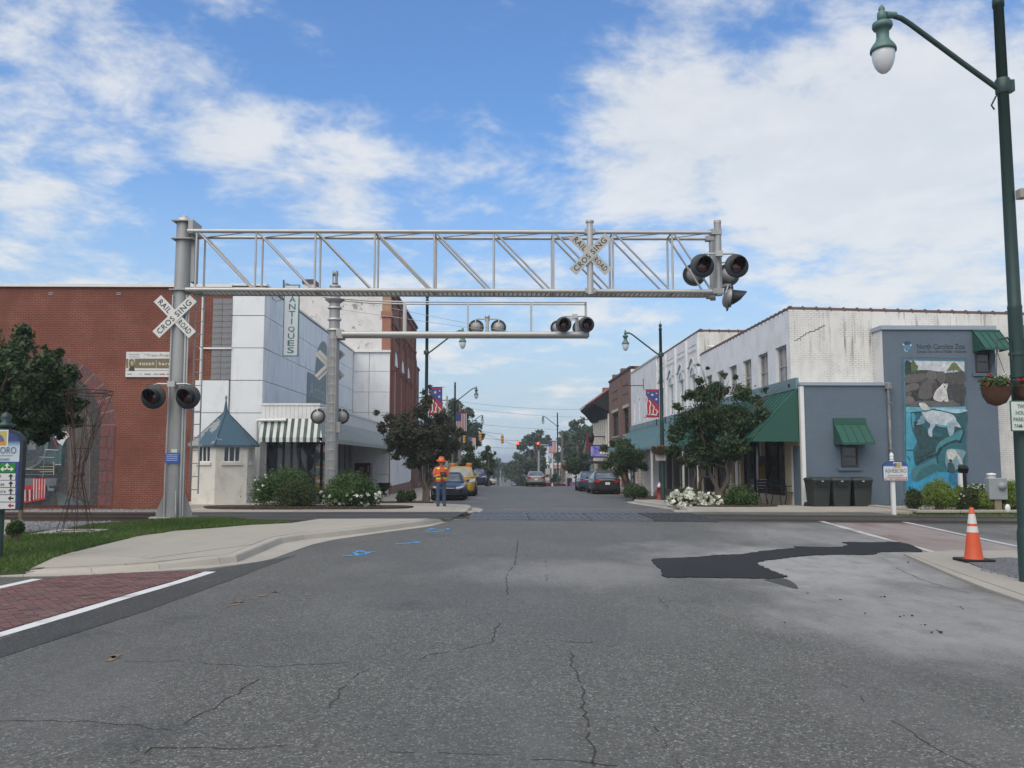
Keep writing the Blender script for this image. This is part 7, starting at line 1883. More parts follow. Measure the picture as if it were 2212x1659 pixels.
pk = make_car('pickup_truck', 'yellow pickup with two orange roof beacons parked behind the navy sedan', 'pickup truck', (.42, .27, .030), L=5.3, W=1.95, H=1.80, cowl=1.12, belt=1.16, tail=1.05, cab=(.27, .36, .50, .56), nose=.92, group=GP, rw=.38, metal=.0)
place(pk, ux(459, 51), 53.6)
for x in (-.52, .52):
    m = MB(); m.lathe([(.20, 0), (.205, .03), (.20, .17), (.17, .20), (.001, .20)], (x * .98, -5.3 / 2 + 5.3 * .43, 1.80), 14, sq=.75); m.build('beacon', AMBER, pk)
place(make_car('parked_car', 'dark blue suv with a chrome grille parked beside the cone shaped tree', 'suv', (.022, .034, .075), L=4.9, W=1.95, H=1.76, cowl=1.08, belt=1.12, tail=1.15, cab=(.24, .37, .88, .97), nose=.94, group=GP, rw=.38), ux(476.8, 82), 84.5)
place(make_car('parked_car', 'cream coloured sedan standing sideways across the far junction', 'car', (.52, .48, .38), group='cars in the far street', metal=.1), ux(497, 89) - 2.3, 90.0, R(90))
place(make_car('moving_car', 'silver sedan driving away in the middle of the street', 'car', (.26, .25, .235), L=4.7, W=1.80, H=1.42, tail=1.0, group='cars in the far street'), ux(536.2, 79.6), 82.0, math.pi)
place(make_car('parked_car', 'dark grey sedan seen from behind at the right kerb', 'car', (.032, .030, .033), L=4.9, W=1.84, H=1.48, tail=1.06, cowl=.97, belt=1.0, group=GP), ux(607.5, 55.6), 58.0, math.pi)
place(make_car('parked_car', 'blue sedan parked ahead of the dark grey sedan at the right kerb', 'car', (.035, .075, .14), L=4.6, W=1.78, H=1.46, tail=1.0, group=GP), ux(592.5, 62), 64.6, math.pi)
place(make_car('moving_car', 'pale blue car beyond the crest of the street, half hidden', 'car', (.13, .17, .24), L=4.6, W=1.8, H=1.45, group='cars in the far street'), ux(515.5, 156), 158, math.pi)
place(make_car('parked_car', 'maroon car far up the street on the right of the silver sedan', 'car', (.10, .012, .02), L=4.5, W=1.78, H=1.42, group='cars in the far street'), ux(549.5, 108), 110, R(80))

# ------------------------------------------------------------------ people
def skin_body(name, par, verts, edges, radii, m, sub=2):
    me = bpy.data.meshes.new(name); me.from_pydata(verts, edges, [])
    o = link(name, me, m, par)
    md = o.modifiers.new('skin', 'SKIN'); md.use_smooth_shade = True
    sv_ = me.skin_vertices[0].data if me.skin_vertices else None
    if sv_ is None:
        bpy.context.view_layer.objects.active = o; o.select_set(True)
        me.skin_vertices.new() if hasattr(me.skin_vertices, 'new') else None
        sv_ = me.skin_vertices[0].data
    for i, r in enumerate(radii):
        sv_[i].radius = (r, r) if not isinstance(r, tuple) else r
    sv_[0].use_root = True
    s = o.modifiers.new('sub', 'SUBSURF'); s.levels = s.render_levels = sub
    return o
SKIN = mat('skin', (.42, .23, .16), .6, var=.08)
def ell(cx, cy, z, rx, ry, n=16): return [(cx + rx * math.cos(2 * math.pi * i / n), cy + ry * math.sin(2 * math.pi * i / n), z) for i in range(n)]
def person(label, loc, rz, shirt, vest=True, hat=True, jeans=(.045, .075, .13), group=None):
    """about 1.8 m tall, facing -y, weight on both feet, forearms raised to hold papers"""
    T = thing('person', label, 'person', (0, 0, 0), 0, group)
    V = [(0, 0, .96), (0, .01, 1.12), (0, .015, 1.30), (0, .02, 1.42), (0, .01, 1.52), (0, -.025, 1.60), (0, -.035, 1.70)]
    Rr = [.135, .125, .135, .115, .055, .082, .075]; E = [(0, 1), (1, 2), (2, 3), (3, 4), (4, 5), (5, 6)]
    def chain(start, pts):
        p = start
        for q, r in pts: V.append(q); Rr.append(r); E.append((p, len(V) - 1)); p = len(V) - 1
        return p
    for s in (-1, 1):
        chain(0, [((s * .10, 0, .88), .10), ((s * .115, -.01, .50), .062), ((s * .12, .02, .12), .042), ((s * .125, -.02, .05), .045), ((s * .135, -.13, .035), .035)])
        el = ((s * .27, .02, 1.12)); wr = (s * .09, -.24, 1.17)
        h = chain(3, [((s * .19, .02, 1.42), .062), ((s * .245, .03, 1.28), .05), (el, .043), ((s * .18, -.13, 1.14), .036), (wr, .027), ((s * .055, -.30, 1.19), .030)])
        for k in range(4):
            dx = (k - 1.5) * .018
            chain(h, [((s * .04 + dx * .3, -.335 - .004 * k, 1.195 + dx), .009), ((s * .02 + dx * .2, -.36 + .006 * k, 1.19 + dx), .0085), ((s * .005, -.35 + .004 * k, 1.175 + dx), .008)])
        chain(h, [((s * .06, -.31, 1.23), .010), ((s * .04, -.335, 1.24), .009)])
    skin_body('body', T, V, E, Rr, SKIN)
    m = MB(); m.lathe([(.001, -.012), (.016, -.006), (.012, .012), (.001, .03)], (0, -.122, 1.655), 8, axis=(0, -1, -.3)); m.build('nose', SKIN, T)
    m = MB()
    for s in (-1, 1): m.lathe([(.001, -.01), (.03, 0), (.02, .015), (.001, .018)], (s * .088, -.02, 1.66), 8, axis=(s, .1, 0))
    m.build('ear', SKIN, T)
    m = MB()
    for s in (-1, 1): m.lathe([(.001, 0), (.011, .002), (.001, .007)], (s * .034, -.108, 1.685), 8, axis=(0, -1, 0))
    m.box((0, -.108, 1.60), (.05, .012, .010)); m.build('face_features', plain('eye_dark', (.04, .025, .02), .4), T)
    hr = MB(); hr.lathe([(.09, -.07), (.097, 0), (.09, .06), (.05, .095), (.001, .105)], (0, -.012, 1.695), 16); hr.build('hair', mat('grey_hair', (.16, .14, .12), .9), T)
    J = mat('denim', jeans, .9, var=.2, vs=9, dirt=(jeans[0] * 1.6, jeans[1] * 1.5, jeans[2] * 1.3), dirt_amt=.6)
    m = MB()
    m.loft([ell(0, 0, 1.03, .168, .128), ell(0, 0, .95, .178, .135), ell(0, 0, .86, .182, .135), ell(0, 0, .82, .17, .12)], True)
    for s in (-1, 1): m.loft([ell(s * .088, 0, .90, .098, .118), ell(s * .10, -.005, .70, .090, .10), ell(s * .112, -.015, .50, .076, .085), ell(s * .118, .01, .30, .070, .08), ell(s * .124, .0, .10, .068, .085), ell(s * .124, -.005, .07, .070, .088)], True)
    m.build('jeans', J, T)
    SHM = mat('shirt_cloth_%d' % int(shirt[0] * 999), shirt, .9, var=.12, vs=9); m = MB()
    m.loft([ell(0, 0, .98, .178, .138), ell(0, .0, 1.15, .185, .150), ell(0, .015, 1.32, .205, .142), ell(0, .02, 1.43, .185, .118), ell(0, .015, 1.49, .10, .085), ell(0, .01, 1.515, .07, .07)], True)
    for s in (-1, 1): m.tube([(s * .15, .02, 1.43), (s * .20, .025, 1.40), (s * .24, .03, 1.30), (s * .255, .028, 1.20)], .08, 10, [.075, .080, .076, .078])
    m.build('shirt', SHM, T)
    m = MB()
    for s in (-1, 1):
        m.loft([[(s * .125 + x * .052, -.06 + y_ * .15, z) for x, y_ in [(math.cos(2 * math.pi * i / 12), math.sin(2 * math.pi * i / 12)) for i in range(12)]] for z in (0, .04)] + [[(s * .125 + x * .045, -.045 + y_ * .12, .075) for x, y_ in [(math.cos(2 * math.pi * i / 12), math.sin(2 * math.pi * i / 12)) for i in range(12)]]], True)
    m.build('shoe', mat('shoe_leather', (.03, .02, .018), .7) if 'shoe_leather' not in bpy.data.materials else bpy.data.materials['shoe_leather'], T)
    if vest:
        OR = plain('vest_orange', (.68, .085, .010), .8); YE = plain('vest_yellow', (.78, .72, .03), .6)
        # open fronted vest: a shell round the back and sides with a gap at the chest
        def arc(z, rx, ry, gap, cy=.01, n=18): 
            a0 = -90 + gap; return [(rx * math.cos(R(a0 + (360 - 2 * gap) * i / n)), cy + ry * math.sin(R(a0 + (360 - 2 * gap) * i / n)), z) for i in range(n + 1)]
        m = MB(); m.loft([arc(.93, .205, .175, 14), arc(1.08, .205, .178, 12), arc(1.20, .212, .176, 12), arc(1.34, .222, .166, 14), arc(1.42, .205, .142, 20), arc(1.475, .15, .11, 32)], True, False, False)
        vo = m.build('vest', OR, T, norm=False)
        for z0, z1, r0, r1 in ((1.02, 1.085, (.211, .183), (.211, .184)), (1.13, 1.185, (.214, .184), (.218, .183))):
            MB().loft([arc(z0, *r0, 14), arc(z1, *r1, 14)], True, False, False).build('reflective_band', YE, vo, norm=False)
        for s in (-1, 1):
            m = MB(); m.add([(s * .08, -.166, 1.40), (s * .19, -.10, 1.40), (s * .18, -.09, 1.455), (s * .09, -.14, 1.455)], [(0, 1, 2, 3)]); m.build('reflective_band', YE, vo, norm=False)
        m = MB(); m.box((.05, -.172, 1.13), (.055, .008, .08)); m.build('badge', SIGNW, T)
    if hat:
        m = MB(); m.lathe([(.105, -.01), (.20, -.03), (.205, -.025), (.108, .01), (.104, .08), (.085, .12), (.001, .13)], (0, -.02, 1.745), 22, axis=(0, -.25, 1)); h = m.build('hat', plain('hat_orange', (.62, .085, .012), .8), T)
        for dz in (.025, .06): MB().lathe([(.107, dz), (.1065, dz + .02)], (0, -.02, 1.745), 22, axis=(0, -.25, 1)).build('hat_band', plain('hat_yellow', (.80, .66, .20), .6), h)
    T.location = loc; T.rotation_euler = (0, 0, rz); T.scale = (.87,) * 3
    return T
pm = gp(441, 506.2, .122)
person('man in orange safety vest, orange hat and blue jeans reading papers on the left sidewalk', (pm.x, pm.y, gz(pm.y) + .122), R(14), (.55, .13, .09))
M_ = Matrix.Translation(pm) @ Matrix.Rotation(R(14), 4, 'Z')
M_ = M_ @ Matrix.Scale(.87, 4)
nb_ = thing('clipboard', 'dark clipboard held by the man in the orange vest', 'clipboard', (pm.x, pm.y, pm.z + 1.2))
m = MB(); m.box((0, 0, 0), (.23, .30, .012), Matrix.Rotation(R(32), 3, 'X')); m.v = [tuple(M_ @ (Vector(p) + Vector((.02, -.36, 1.20)))) for p in m.v]; m.build('board', BLACKM, nb_)
p2 = Vector((ux(596.5, 70), 70, 0))
person('person in red shirt standing on the sidewalk beyond the parked blue car', (p2.x, 70, gz(70) + .12), R(200), (.38, .02, .02), vest=False, hat=False, jeans=(.03, .03, .04))

# ------------------------------------------------------------------ hut, signs and street furniture
# hexagonal watchman's hut
YH = 30.25
hc = at(224, 470, YH); HX = hc.x; zh0 = .14; zh1 = at(224, 444.5, YH - .9).z
hut = thing('watchman_hut', 'small pale hexagonal hut with a flaking blue green pointed roof and windows', 'hut', (HX, YH, zh0))
RH = 1.08; A0 = R(-90 + 32.5)
def hexp(r, k, z): a = A0 + R(60 * k + 30); return Vector((HX + r * math.cos(a), YH + r * math.sin(a), z))
for k in range(6):
    p, q = hexp(RH, k - 1, 0), hexp(RH, k, 0); d = (q - p); Lw = d.length; d.normalize(); n = Vector((d.y, -d.x, 0))
    fn = lambda a, b, e, p=p, d=d, n=n: tuple(p + d * a - n * e + Vector((0, 0, b)))
    w0, w1, wb, wt = .26, Lw - .24, zh0 + 1.42, zh1 - .05
    m = MB(); facade(m, fn, .0, Lw, zh0, zh1, [(w0, w1, wb, wt)], .10)
    wl = m.build('wall', STUCCO, hut, norm=False)
    window(hut, fn, w0, w1, wb, wt, .06, WHITET, GLASS, 3, 1, .035, 'window', STUCCO)
def flaky():
    m, t, p, co = base('flaking_blue_roof')
    n = noise(t, co, 2.3, 8, .55); s = nd(t, 'ShaderNodeSeparateXYZ', {0: co})
    k = mrange(t, mth(t, 'ADD', mth(t, 'ADD', n, .06), mth(t, 'MULTIPLY', mth(t, 'SUBTRACT', HX - .25, s.outputs[0]), .16)), .60, .615, 0, 1, False)
    c = mixc(t, noise(t, co, 7, 4), (.030, .072, .105, 1), (.045, .100, .138, 1)); c = mixc(t, k, c, (.22, .235, .235, 1))
    setc(t, p, 'Base Color', c); p.inputs['Roughness'].default_value = .6; bump(t, p, k, .3, .006); return m
FLAKE = flaky()
apex = Vector((HX, YH, at(224, 411.5, YH).z))
rf = None
for k in range(6):
    p, q = hexp(RH + .16, k - 1, zh1 - .02), hexp(RH + .16, k, zh1 - .02)
    tp_, tq_ = apex + (p - apex) * .07, apex + (q - apex) * .07
    tp_.z = tq_.z = apex.z - .06
    m = MB(); lo = Vector((0, 0, -.04)); m.add([p, q, tq_, tp_, p + lo, q + lo, tq_ + lo, tp_ + lo], [(0, 1, 2, 3), (7, 6, 5, 4), (0, 4, 5, 1), (1, 5, 6, 2), (2, 6, 7, 3), (3, 7, 4, 0)])
    o = m.build('roof' if rf is None else 'roof_sheet', FLAKE, rf or hut); rf = rf or o
m = MB()
for k in range(6): p = hexp(RH + .165, k, zh1 - .01); m.bar(p, apex + (p - apex) * .06 + Vector((0, 0, .03)), .022, None, 6)
m.build('hip_seam', FLAKE, rf)
zsp = at(224, 397, YH).z
m = MB(); m.lathe([(.10, -.08), (.07, .05), (.035, .3), (.022, zsp - apex.z - .08), (.04, zsp - apex.z - .06), (.045, zsp - apex.z), (.02, zsp - apex.z + .04), (.001, zsp - apex.z + .10)], apex, 12); m.build('spire', FLAKE, rf)
m = MB(); m.prism([(HX - 1.5, YH - 1.5), (HX + 1.6, YH - 1.4), (HX + 1.7, YH + 1.2), (HX - 1.5, YH + 1.2)], 'z', -.2, zh0); st(m.build('concrete_platform', CONC_OLD))

# directory sign at the left edge
YD = 13.0
f = mapper(0, 1600, 2.37, YD)
dx, _ = f(-8, 600); zd1 = f(0, 268)[1]; zd0 = f(0, 1042)[1]; wd2 = f(228, 600)[0] - dx
ds = thing('directory_sign', 'tall blue downtown directory sign with white direction panels at the left edge', 'sign', (dx, YD, gz(YD) + .15))
zA = f(228, 395)[1]
pts = [(dx - wd2, zd0), (dx + wd2, zd0), (dx + wd2, zA)] + [(dx + wd2 * math.cos(t) * 1.0, zA + (zd1 - zA) * math.sin(t)) for t in np.linspace(.15, math.pi - .15, 12)] + [(dx - wd2, zA)]
m = MB(); m.prism(pts, 'y', YD - .05, YD + .05); m.build('frame', plain('sign_frame_dark', (.014, .022, .032), .5), ds)
A = Art(); i_ = .045
BLU, PAL = (.018, .045, .17), (.50, .56, .60)
zI = f(0, 585)[1]
top = [(dx + (wd2 - i_) * math.cos(t), zA + (zd1 - zA - i_) * math.sin(t)) for t in np.linspace(.1, math.pi - .1, 12)]
A.add([(dx - wd2 + i_, zd0 + .03), (dx + wd2 - i_, zd0 + .03), (dx + wd2 - i_, zI), (dx - wd2 + i_, zI)], (.02, .05, .20))
A.add([(dx - wd2 + i_, zI), (dx + wd2 - i_, zI), (dx + wd2 - i_, zA - .08), (dx - wd2 + i_, zA - .08)], [PAL, PAL, (.38, .50, .58), (.38, .50, .58)])
A.add([(dx - wd2 + i_, zA - .08), (dx + wd2 - i_, zA - .08)] + top, [(.38, .50, .58)] * 2 + [BLU] * 12)
c_ = f(15, 365); A.rect(c_[0] - .13, c_[0] + .13, c_[1] - .13, c_[1] + .13, (.60, .62, .60)); A.rect(c_[0] - .11, c_[0] + .11, c_[1] - .11, c_[1] + .11, (.42, .38, .12)); A.add(smooth_closed([(c_[0] - .08, c_[1] - .05), (c_[0] - .02, c_[1] + .06), (c_[0] + .05, c_[1] + .02), (c_[0] + .07, c_[1] - .08)], 3), (.12, .10, .22)); A.rect(c_[0] - .1, c_[0] + .1, c_[1] - .1, c_[1] - .05, (.5, .25, .03))
def row(y0, y1, col): a, b = f(0, y1), f(168, y0); A.rect(dx - (b[0] - dx), b[0], a[1], b[1], col)
row(598, 688, (.012, .19, .022))
for y0, y1 in ((695, 757), (763, 825), (832, 893), (900, 962), (969, 1030)): row(y0, y1, (.56, .57, .56))
def arrow(cx_, cy_, s, ang, col):
    M2 = lambda x, y: (cx_ + s * (x * math.cos(ang) - y * math.sin(ang)), cy_ + s * (x * math.sin(ang) + y * math.cos(ang)))
    A.add([M2(*p) for p in ((-.25, -1), (.25, -1), (.25, 0), (.85, 0), (0, 1), (-.85, 0), (-.25, 0))], col)
for y, a in ((726, 0), (794, 0), (862, 0), (930, math.pi / 2)): arrow(*f(124, y), .045, a, (.03, .02, .02))
arrow(*f(124, 999), .045, math.pi / 2, (.40, .02, .02))
for (x, y), a in (((90, 625), 0), ((55, 655), math.pi / 2), ((126, 655), -math.pi / 2)): arrow(*f(x, y), .045, a, (.60, .62, .58))
A.build('face', PRINT, ds, front(0, YD - .053, 0))
iB, iK, iR, iY = plain('sign_blue_grey', (.10, .11, .14), .6), INK, plain('sign_red', (.42, .02, .02), .6), plain('sign_yellow', (.55, .5, .03), .6)
put('ASHEBORO', -185, 176, 445, 508, iB, ds, f, YD - .058); MB().bx(f(-170, 0)[0], f(166, 0)[0], YD - .058, YD - .056, f(0, 530)[1], f(0, 526)[1]).build('rule', iB, ds)
put('Downtown', -130, 112, 540, 578, iB, ds, f, YD - .058)
for s, x0, x1, y0, y1, mm in (('City Hall', -95, 33, 708, 745, iK), ('Market', -60, 66, 778, 815, iK), ('Theatre', -62, 78, 845, 883, iK), ('Park', 8, 88, 912, 950, iK), ('PARKING', -75, 80, 982, 1016, iR), ('49', -22, 16, 605, 640, iY)): put(s, x0, x1, y0, y1, mm, ds, f, YD - .058, bold=.008)
m = MB(); zp1 = f(0, 200)[1]; m.bar((dx + .0, YD + .12, gz(YD) + .1), (dx, YD + .12, zd1 + .02), .05); m.lathe([(.06, 0), (.11, .03), (.11, .07), (.05, .10), (.08, .16), (.06, .22), (.001, .26)], (dx, YD + .12, zd1 + .0), 14); m.build('post', GREENL, ds)
# wooden stake and stone block beside it
p = gs(192 / 2.37, 1600 + 1170 / 2.37, .15)
t_ = at(21.2, 505, p.y)
o = MB().bx(p.x - .035, p.x + .035, p.y - .035, p.y + .035, gz(p.y) + .1, t_.z + .15).build('wooden_post', WOODP); tag(o, 'short weathered wooden post behind the blue directory sign', 'post')
p = gs(20, 1600 + 1262 / 2.37, .15)
o = MB().bx(p.x - .35, p.x + .12, p.y, p.y + .4, gz(p.y) + .1, gz(p.y) + .38).build('stone_block', CONC, None, bevel=.02); tag(o, 'grey concrete block at the left edge by the directory sign', 'block')
# rusty wire sculpture
YS_ = 16.9
sp_ = at(75.5, 531, YS_); SX = sp_.x; zs0 = gz(YS_) + .15
sc1 = thing('wire_sculpture', 'tall rusty wire sculpture shaped like a flared tower on a concrete pad in the lawn', 'sculpture', (SX, YS_, zs0))
zt_s = at(83, 391, YS_).z; zm_s = at(76.5, 474, YS_).z
def half(z):
    if z < zm_s: t = (z - zs0) / (zm_s - zs0); return .29 - (.29 - .065) * min(1, t * 1.05)
    t = (z - zm_s) / (zt_s - zm_s); return .065 + (.40 - .065) * t ** 1.25
def offx(z): return max(0, (z - zm_s) / (zt_s - zm_s)) * .12
def sq(z, k, n=4, rot=.5): a = 2 * math.pi * (k + rot) / n; r = half(z); return (SX + offx(z) + r * 1.15 * math.cos(a), YS_ + r * 1.15 * math.sin(a), z)
zz = list(np.linspace(zs0 + .01, zt_s, 14))
for k in range(8): MB().tube([sq(z, k, 8) for z in zz], .0065, 5).build('wire_leg', RUST, sc1)
for z in (zs0 + .015, zs0 + .45, zs0 + .85, zm_s - .12, zm_s, zm_s + .5, zm_s + .95, zt_s - .07, zt_s):
    m = MB(); pts = [sq(z, k, 8) for k in range(9)]; m.tube(pts, (.006 if z < zt_s - .2 else .009), 5); m.build('wire_ring', RUST, sc1)
rng = random.Random(3); m = MB()
for i in range(34):
    z = rng.uniform(zs0, zt_s - .5); k = rng.uniform(0, 8); dk = rng.choice((-1, 1)) * rng.uniform(.8, 2.0); dz = rng.uniform(.3, .55)
    m.tube([sq(z, k, 8), sq(z + dz, k + dk, 8)], .005, 4)
m.lathe([(.13, -.02), (.13, .02), (.001, .02)], (SX, YS_, zm_s), 8)
m.build('cross_wires', RUST, sc1)

# traffic cone
pc_ = gp(974, 561.5, .03); CX, CY, CZ = pc_.x, pc_.y, gz(pc_.y) + .04
hC = (561.5 - 508.8) / F * CY * 1.0
cone = thing('traffic_cone', 'orange traffic cone with two white bands standing near the right lamp post', 'traffic cone', (CX, CY, CZ))
CO = mat('cone_orange', (.62, .085, .022), .55, var=.08, dirt=(.30, .07, .03), dirt_amt=.4); CW = mat('cone_white_band', (.62, .60, .56), .45, var=.05, dirt=(.35, .3, .25), dirt_amt=.4)
hw_ = .235
m = MB(); m.prism([(CX - hw_, CY - hw_ + .05), (CX - hw_ + .05, CY - hw_), (CX + hw_ - .05, CY - hw_), (CX + hw_, CY - hw_ + .05), (CX + hw_, CY + hw_ - .05), (CX + hw_ - .05, CY + hw_), (CX - hw_ + .05, CY + hw_), (CX - hw_, CY + hw_ - .05)], 'z', CZ, CZ + .035)
m.build('base', BLACKM, cone)
rC = lambda t: .135 - (.135 - .030) * t
m = MB(); m.lathe([(rC(0) + .01, .035), (rC(0), .05)] + [(rC(t), .05 + (hC - .05) * t) for t in (.25, .5, .75, .98)] + [(.02, hC), (.001, hC)], (CX, CY, CZ), 24); cb_ = m.build('cone', CO, cone)
for t0, t1 in ((.505, .625), (.675, .865)): MB().lathe([(rC(t0) + .003, .05 + (hC - .05) * t0), (rC(t1) + .003, .05 + (hC - .05) * t1)], (CX, CY, CZ), 24).build('reflective_band', CW, cb_)

# near lamp: parking sign, hanging baskets
pk_ = at(1021.5, 416, 10.95)
ps = thing('parking_sign', 'white and green two hour parking sign on the near lamp post at right', 'sign', (pk_.x, 10.95, pk_.z - .2))
m = MB(); m.box(pk_, (.30, .012, .40)); m.build('plate', plain('sign_green_edge', (.03, .13, .07), .5), ps, bevel=.02)
A = Art(); A.rect(-.135, .135, -.185, .185, (.58, .60, .58)); A.build('face', PRINT, ps, front(pk_.x, pk_.y - .009, pk_.z))
SG = plain('sign_green_ink', (.03, .15, .10), .6)
for i, s in enumerate(('TWO', 'HOUR', 'PARKING', '7AM-7PM')): fit(s, (.11, .16, .23, .22)[i], .052, SG, ps, front(pk_.x, pk_.y - .012, pk_.z + .125 - i * .085), bold=.012)
WICK = mat('coco_basket', (.085, .040, .024), .95, var=.4, vs=14, bs=60, bst=.8)
def basket(label, c, r, h, nfl, seed, pet, par_hook):
    B = thing('hanging_basket', label, 'flower basket', c, 0, 'hanging flower baskets')
    m = MB(); m.lathe([(.03, -h), (r * .6, -h * .86), (r * .9, -h * .45), (r, 0), (r * 1.03, .01), (r * .9, .0), (.001, -.02)], c, 20); m.build('basket', WICK, B)
    rng = random.Random(seed)
    foliage('leaves', LF_MID, B, [(c[0] + rng.gauss(0, r * .45), c[1] + rng.gauss(0, r * .45), c[2] + rng.uniform(.02, .10), .08, .08, .06) for _ in range(16)], 900, .05, seed, .4)
    for pm_, k in pet:
        foliage('flowers', pm_, B, [(c[0] + rng.uniform(-1, 1) * r * .9, c[1] + rng.uniform(-1, .3) * r * .8, c[2] + rng.uniform(.05, .17), .03, .03, .025) for _ in range(k)], k * 16, .035, seed + k, .3, .9, .9)
    m = MB()
    for a in (0, 2.1, 4.2): m.bar((c[0] + r * math.cos(a), c[1] + r * math.sin(a), c[2]), par_hook, .004, None, 4)
    m.build('chain', BLACKM, B)
    return B
b1 = at(996, 387.5, 11.05); hk = at(997, 352, 11.05)
basket('hanging basket of red and white flowers left of the near lamp post', tuple(b1), .185, .24, 0, 3, ((PETAL, 5), (PETAL_R, 5)), tuple(hk))
b2 = at(1030, 386, 11.0); hk2 = at(1031, 350, 11.0)
basket('second flower basket on the right side of the near lamp post', tuple(b2), .185, .24, 0, 4, ((PETAL_R, 6),), tuple(hk2))
zt_b = at(1000, 338, 11.05).z
bk = thing('basket_bracket', 'green hooked bracket holding the flower baskets on the near lamp post', 'bracket', (NLX, 11.15, zt_b - .5))
for s, h in ((-1, hk), (1, hk2)):
    MB().tube([(NLX + s * .09, 11.12, zt_b - .28), (NLX + s * .10, 11.12, zt_b - .04), (NLX + s * .15, 11.1, zt_b + .01), (h.x - s * .02, 11.06, zt_b - .02), (h.x, 11.05, zt_b - .12), (h.x, 11.05, h.z)], .013, 8).build('hook', GREENL, bk)
for d_ in (.2, .5): MB().lathe([(.105, -.02), (.105, .02)], (NLX, 11.15, zt_b - d_), 16).build('collar', GREENL, bk)
o = MB().box(at(1021.5, 194, 11.0), (.10, .12, .13)).build('photocell_box', mat('beige_box', (.30, .28, .24), .6), None, bevel=.01); tag(o, 'small beige box fixed high on the near lamp post', 'box')
# basket and sign of the second right lamp
c = at(660.5, 449, 38.7)
basket('flower basket with orange blossoms round the second right lamp post', (c.x, 38.8, c.z), .42, .26, 0, 6, ((PETAL_O, 8),), (c.x, 38.8, c.z + .7))
q = at(660.5, 454.5, 38.85); o = MB().box((q.x, 38.82, q.z - .1), (.48, .012, .36)).build('sign_plate', SIGNW2); tag(o, 'pale sign plate on the second right lamp under its flower basket', 'sign')
c = at(566, 465.5, 94.8); basket('tiny reddish basket on the distant right lamp', (c.x, 94.8, c.z), .5, .5, 0, 8, ((PETAL_R, 4),), (c.x, 94.8, c.z + .7))

# post sign by the planter
YA_ = 23.6
f = mapper(3100, 1700, 2.221, YA_)
ax_, az0 = f(1063, 792); zt_p = f(1056, 318)[1]
pz = thing('post_sign', 'small white post sign with all day parking arrow by the brick planter', 'sign', (ax_, YA_, az0))
hwp = .052
m = MB(); m.bx(ax_ - hwp, ax_ + hwp, YA_, YA_ + .1, az0 - .05, f(0, 312)[1]); m.build('post', WHITET, pz, bevel=.006)
zc2 = f(0, 312)[1]; zc3 = f(0, 245)[1]; H_ = zc3 - zc2
m = MB(); m.lathe([(.045, 0), (.045, .03 * 1), (.06, .04), (.06, H_ * .25), (.045, H_ * .30), (.05, H_ * .45), (.058, H_ * .62), (.045, H_ * .85), (.02, H_ * .97), (.001, H_)], (ax_, YA_ + .05, zc2), 14); m.build('finial', WHITET, pz)
x0, zb0 = f(957, 496); x1, zt0 = f(1174, 362); zt1 = f(0, 318)[1]
xm, hw3 = (x0 + x1) / 2, (x1 - x0) / 2
arcp = [(xm + hw3 * math.cos(t), zt0 + (zt1 - zt0) * math.sin(t)) for t in np.linspace(0, math.pi, 13)]
m = MB(); m.prism([(x0, zb0), (x1, zb0)] + arcp, 'y', YA_ - .04, YA_ - .005); m.build('board', plain('post_sign_blue', (.012, .03, .14), .5), pz)
A = Art(); s_ = .96
A.add([(xm - hw3 * s_, zb0 + .01), (xm + hw3 * s_, zb0 + .01), (xm + hw3 * s_, zt0 - .03), (xm - hw3 * s_, zt0 - .03)], (.62, .63, .63))
A.add([(xm - hw3 * s_, zt0 - .03), (xm + hw3 * s_, zt0 - .03)] + [(xm + hw3 * s_ * math.cos(t), zt0 + (zt1 - zt0) * .93 * math.sin(t)) for t in np.linspace(0, math.pi, 13)], [(.6, .62, .64)] * 2 + [(.03, .08, .30)] * 13)
A.rect(*(f(1028, 0)[0], f(1103, 0)[0]), f(0, 384)[1], f(0, 330)[1], (.60, .60, .56)); A.rect(f(1034, 0)[0], f(1097, 0)[0], f(0, 379)[1], f(0, 336)[1], (.45, .33, .10)); A.add(smooth_closed([f(1040, 345), f(1068, 342), f(1075, 360), f(1050, 372)], 3), (.08, .12, .3))
A.rect(f(958, 0)[0], f(1172, 0)[0], f(0, 466)[1], f(0, 463)[1], (.03, .06, .2)); A.add([f(1142, 478), f(1158, 478), f(1158, 470), f(1171, 481), f(1158, 491), f(1158, 484), f(1142, 484)], (.45, .03, .03))
A.build('face', PRINT, pz, front(0, YA_ - .042, 0))
put('ASHEBORO', 972, 1160, 388, 424, iB, pz, f, YA_ - .046); put('Downtown', 997, 1130, 438, 456, iB, pz, f, YA_ - .046); put('ALL DAY PARKING', 963, 1140, 471, 490, iR, pz, f, YA_ - .046, bold=.01)

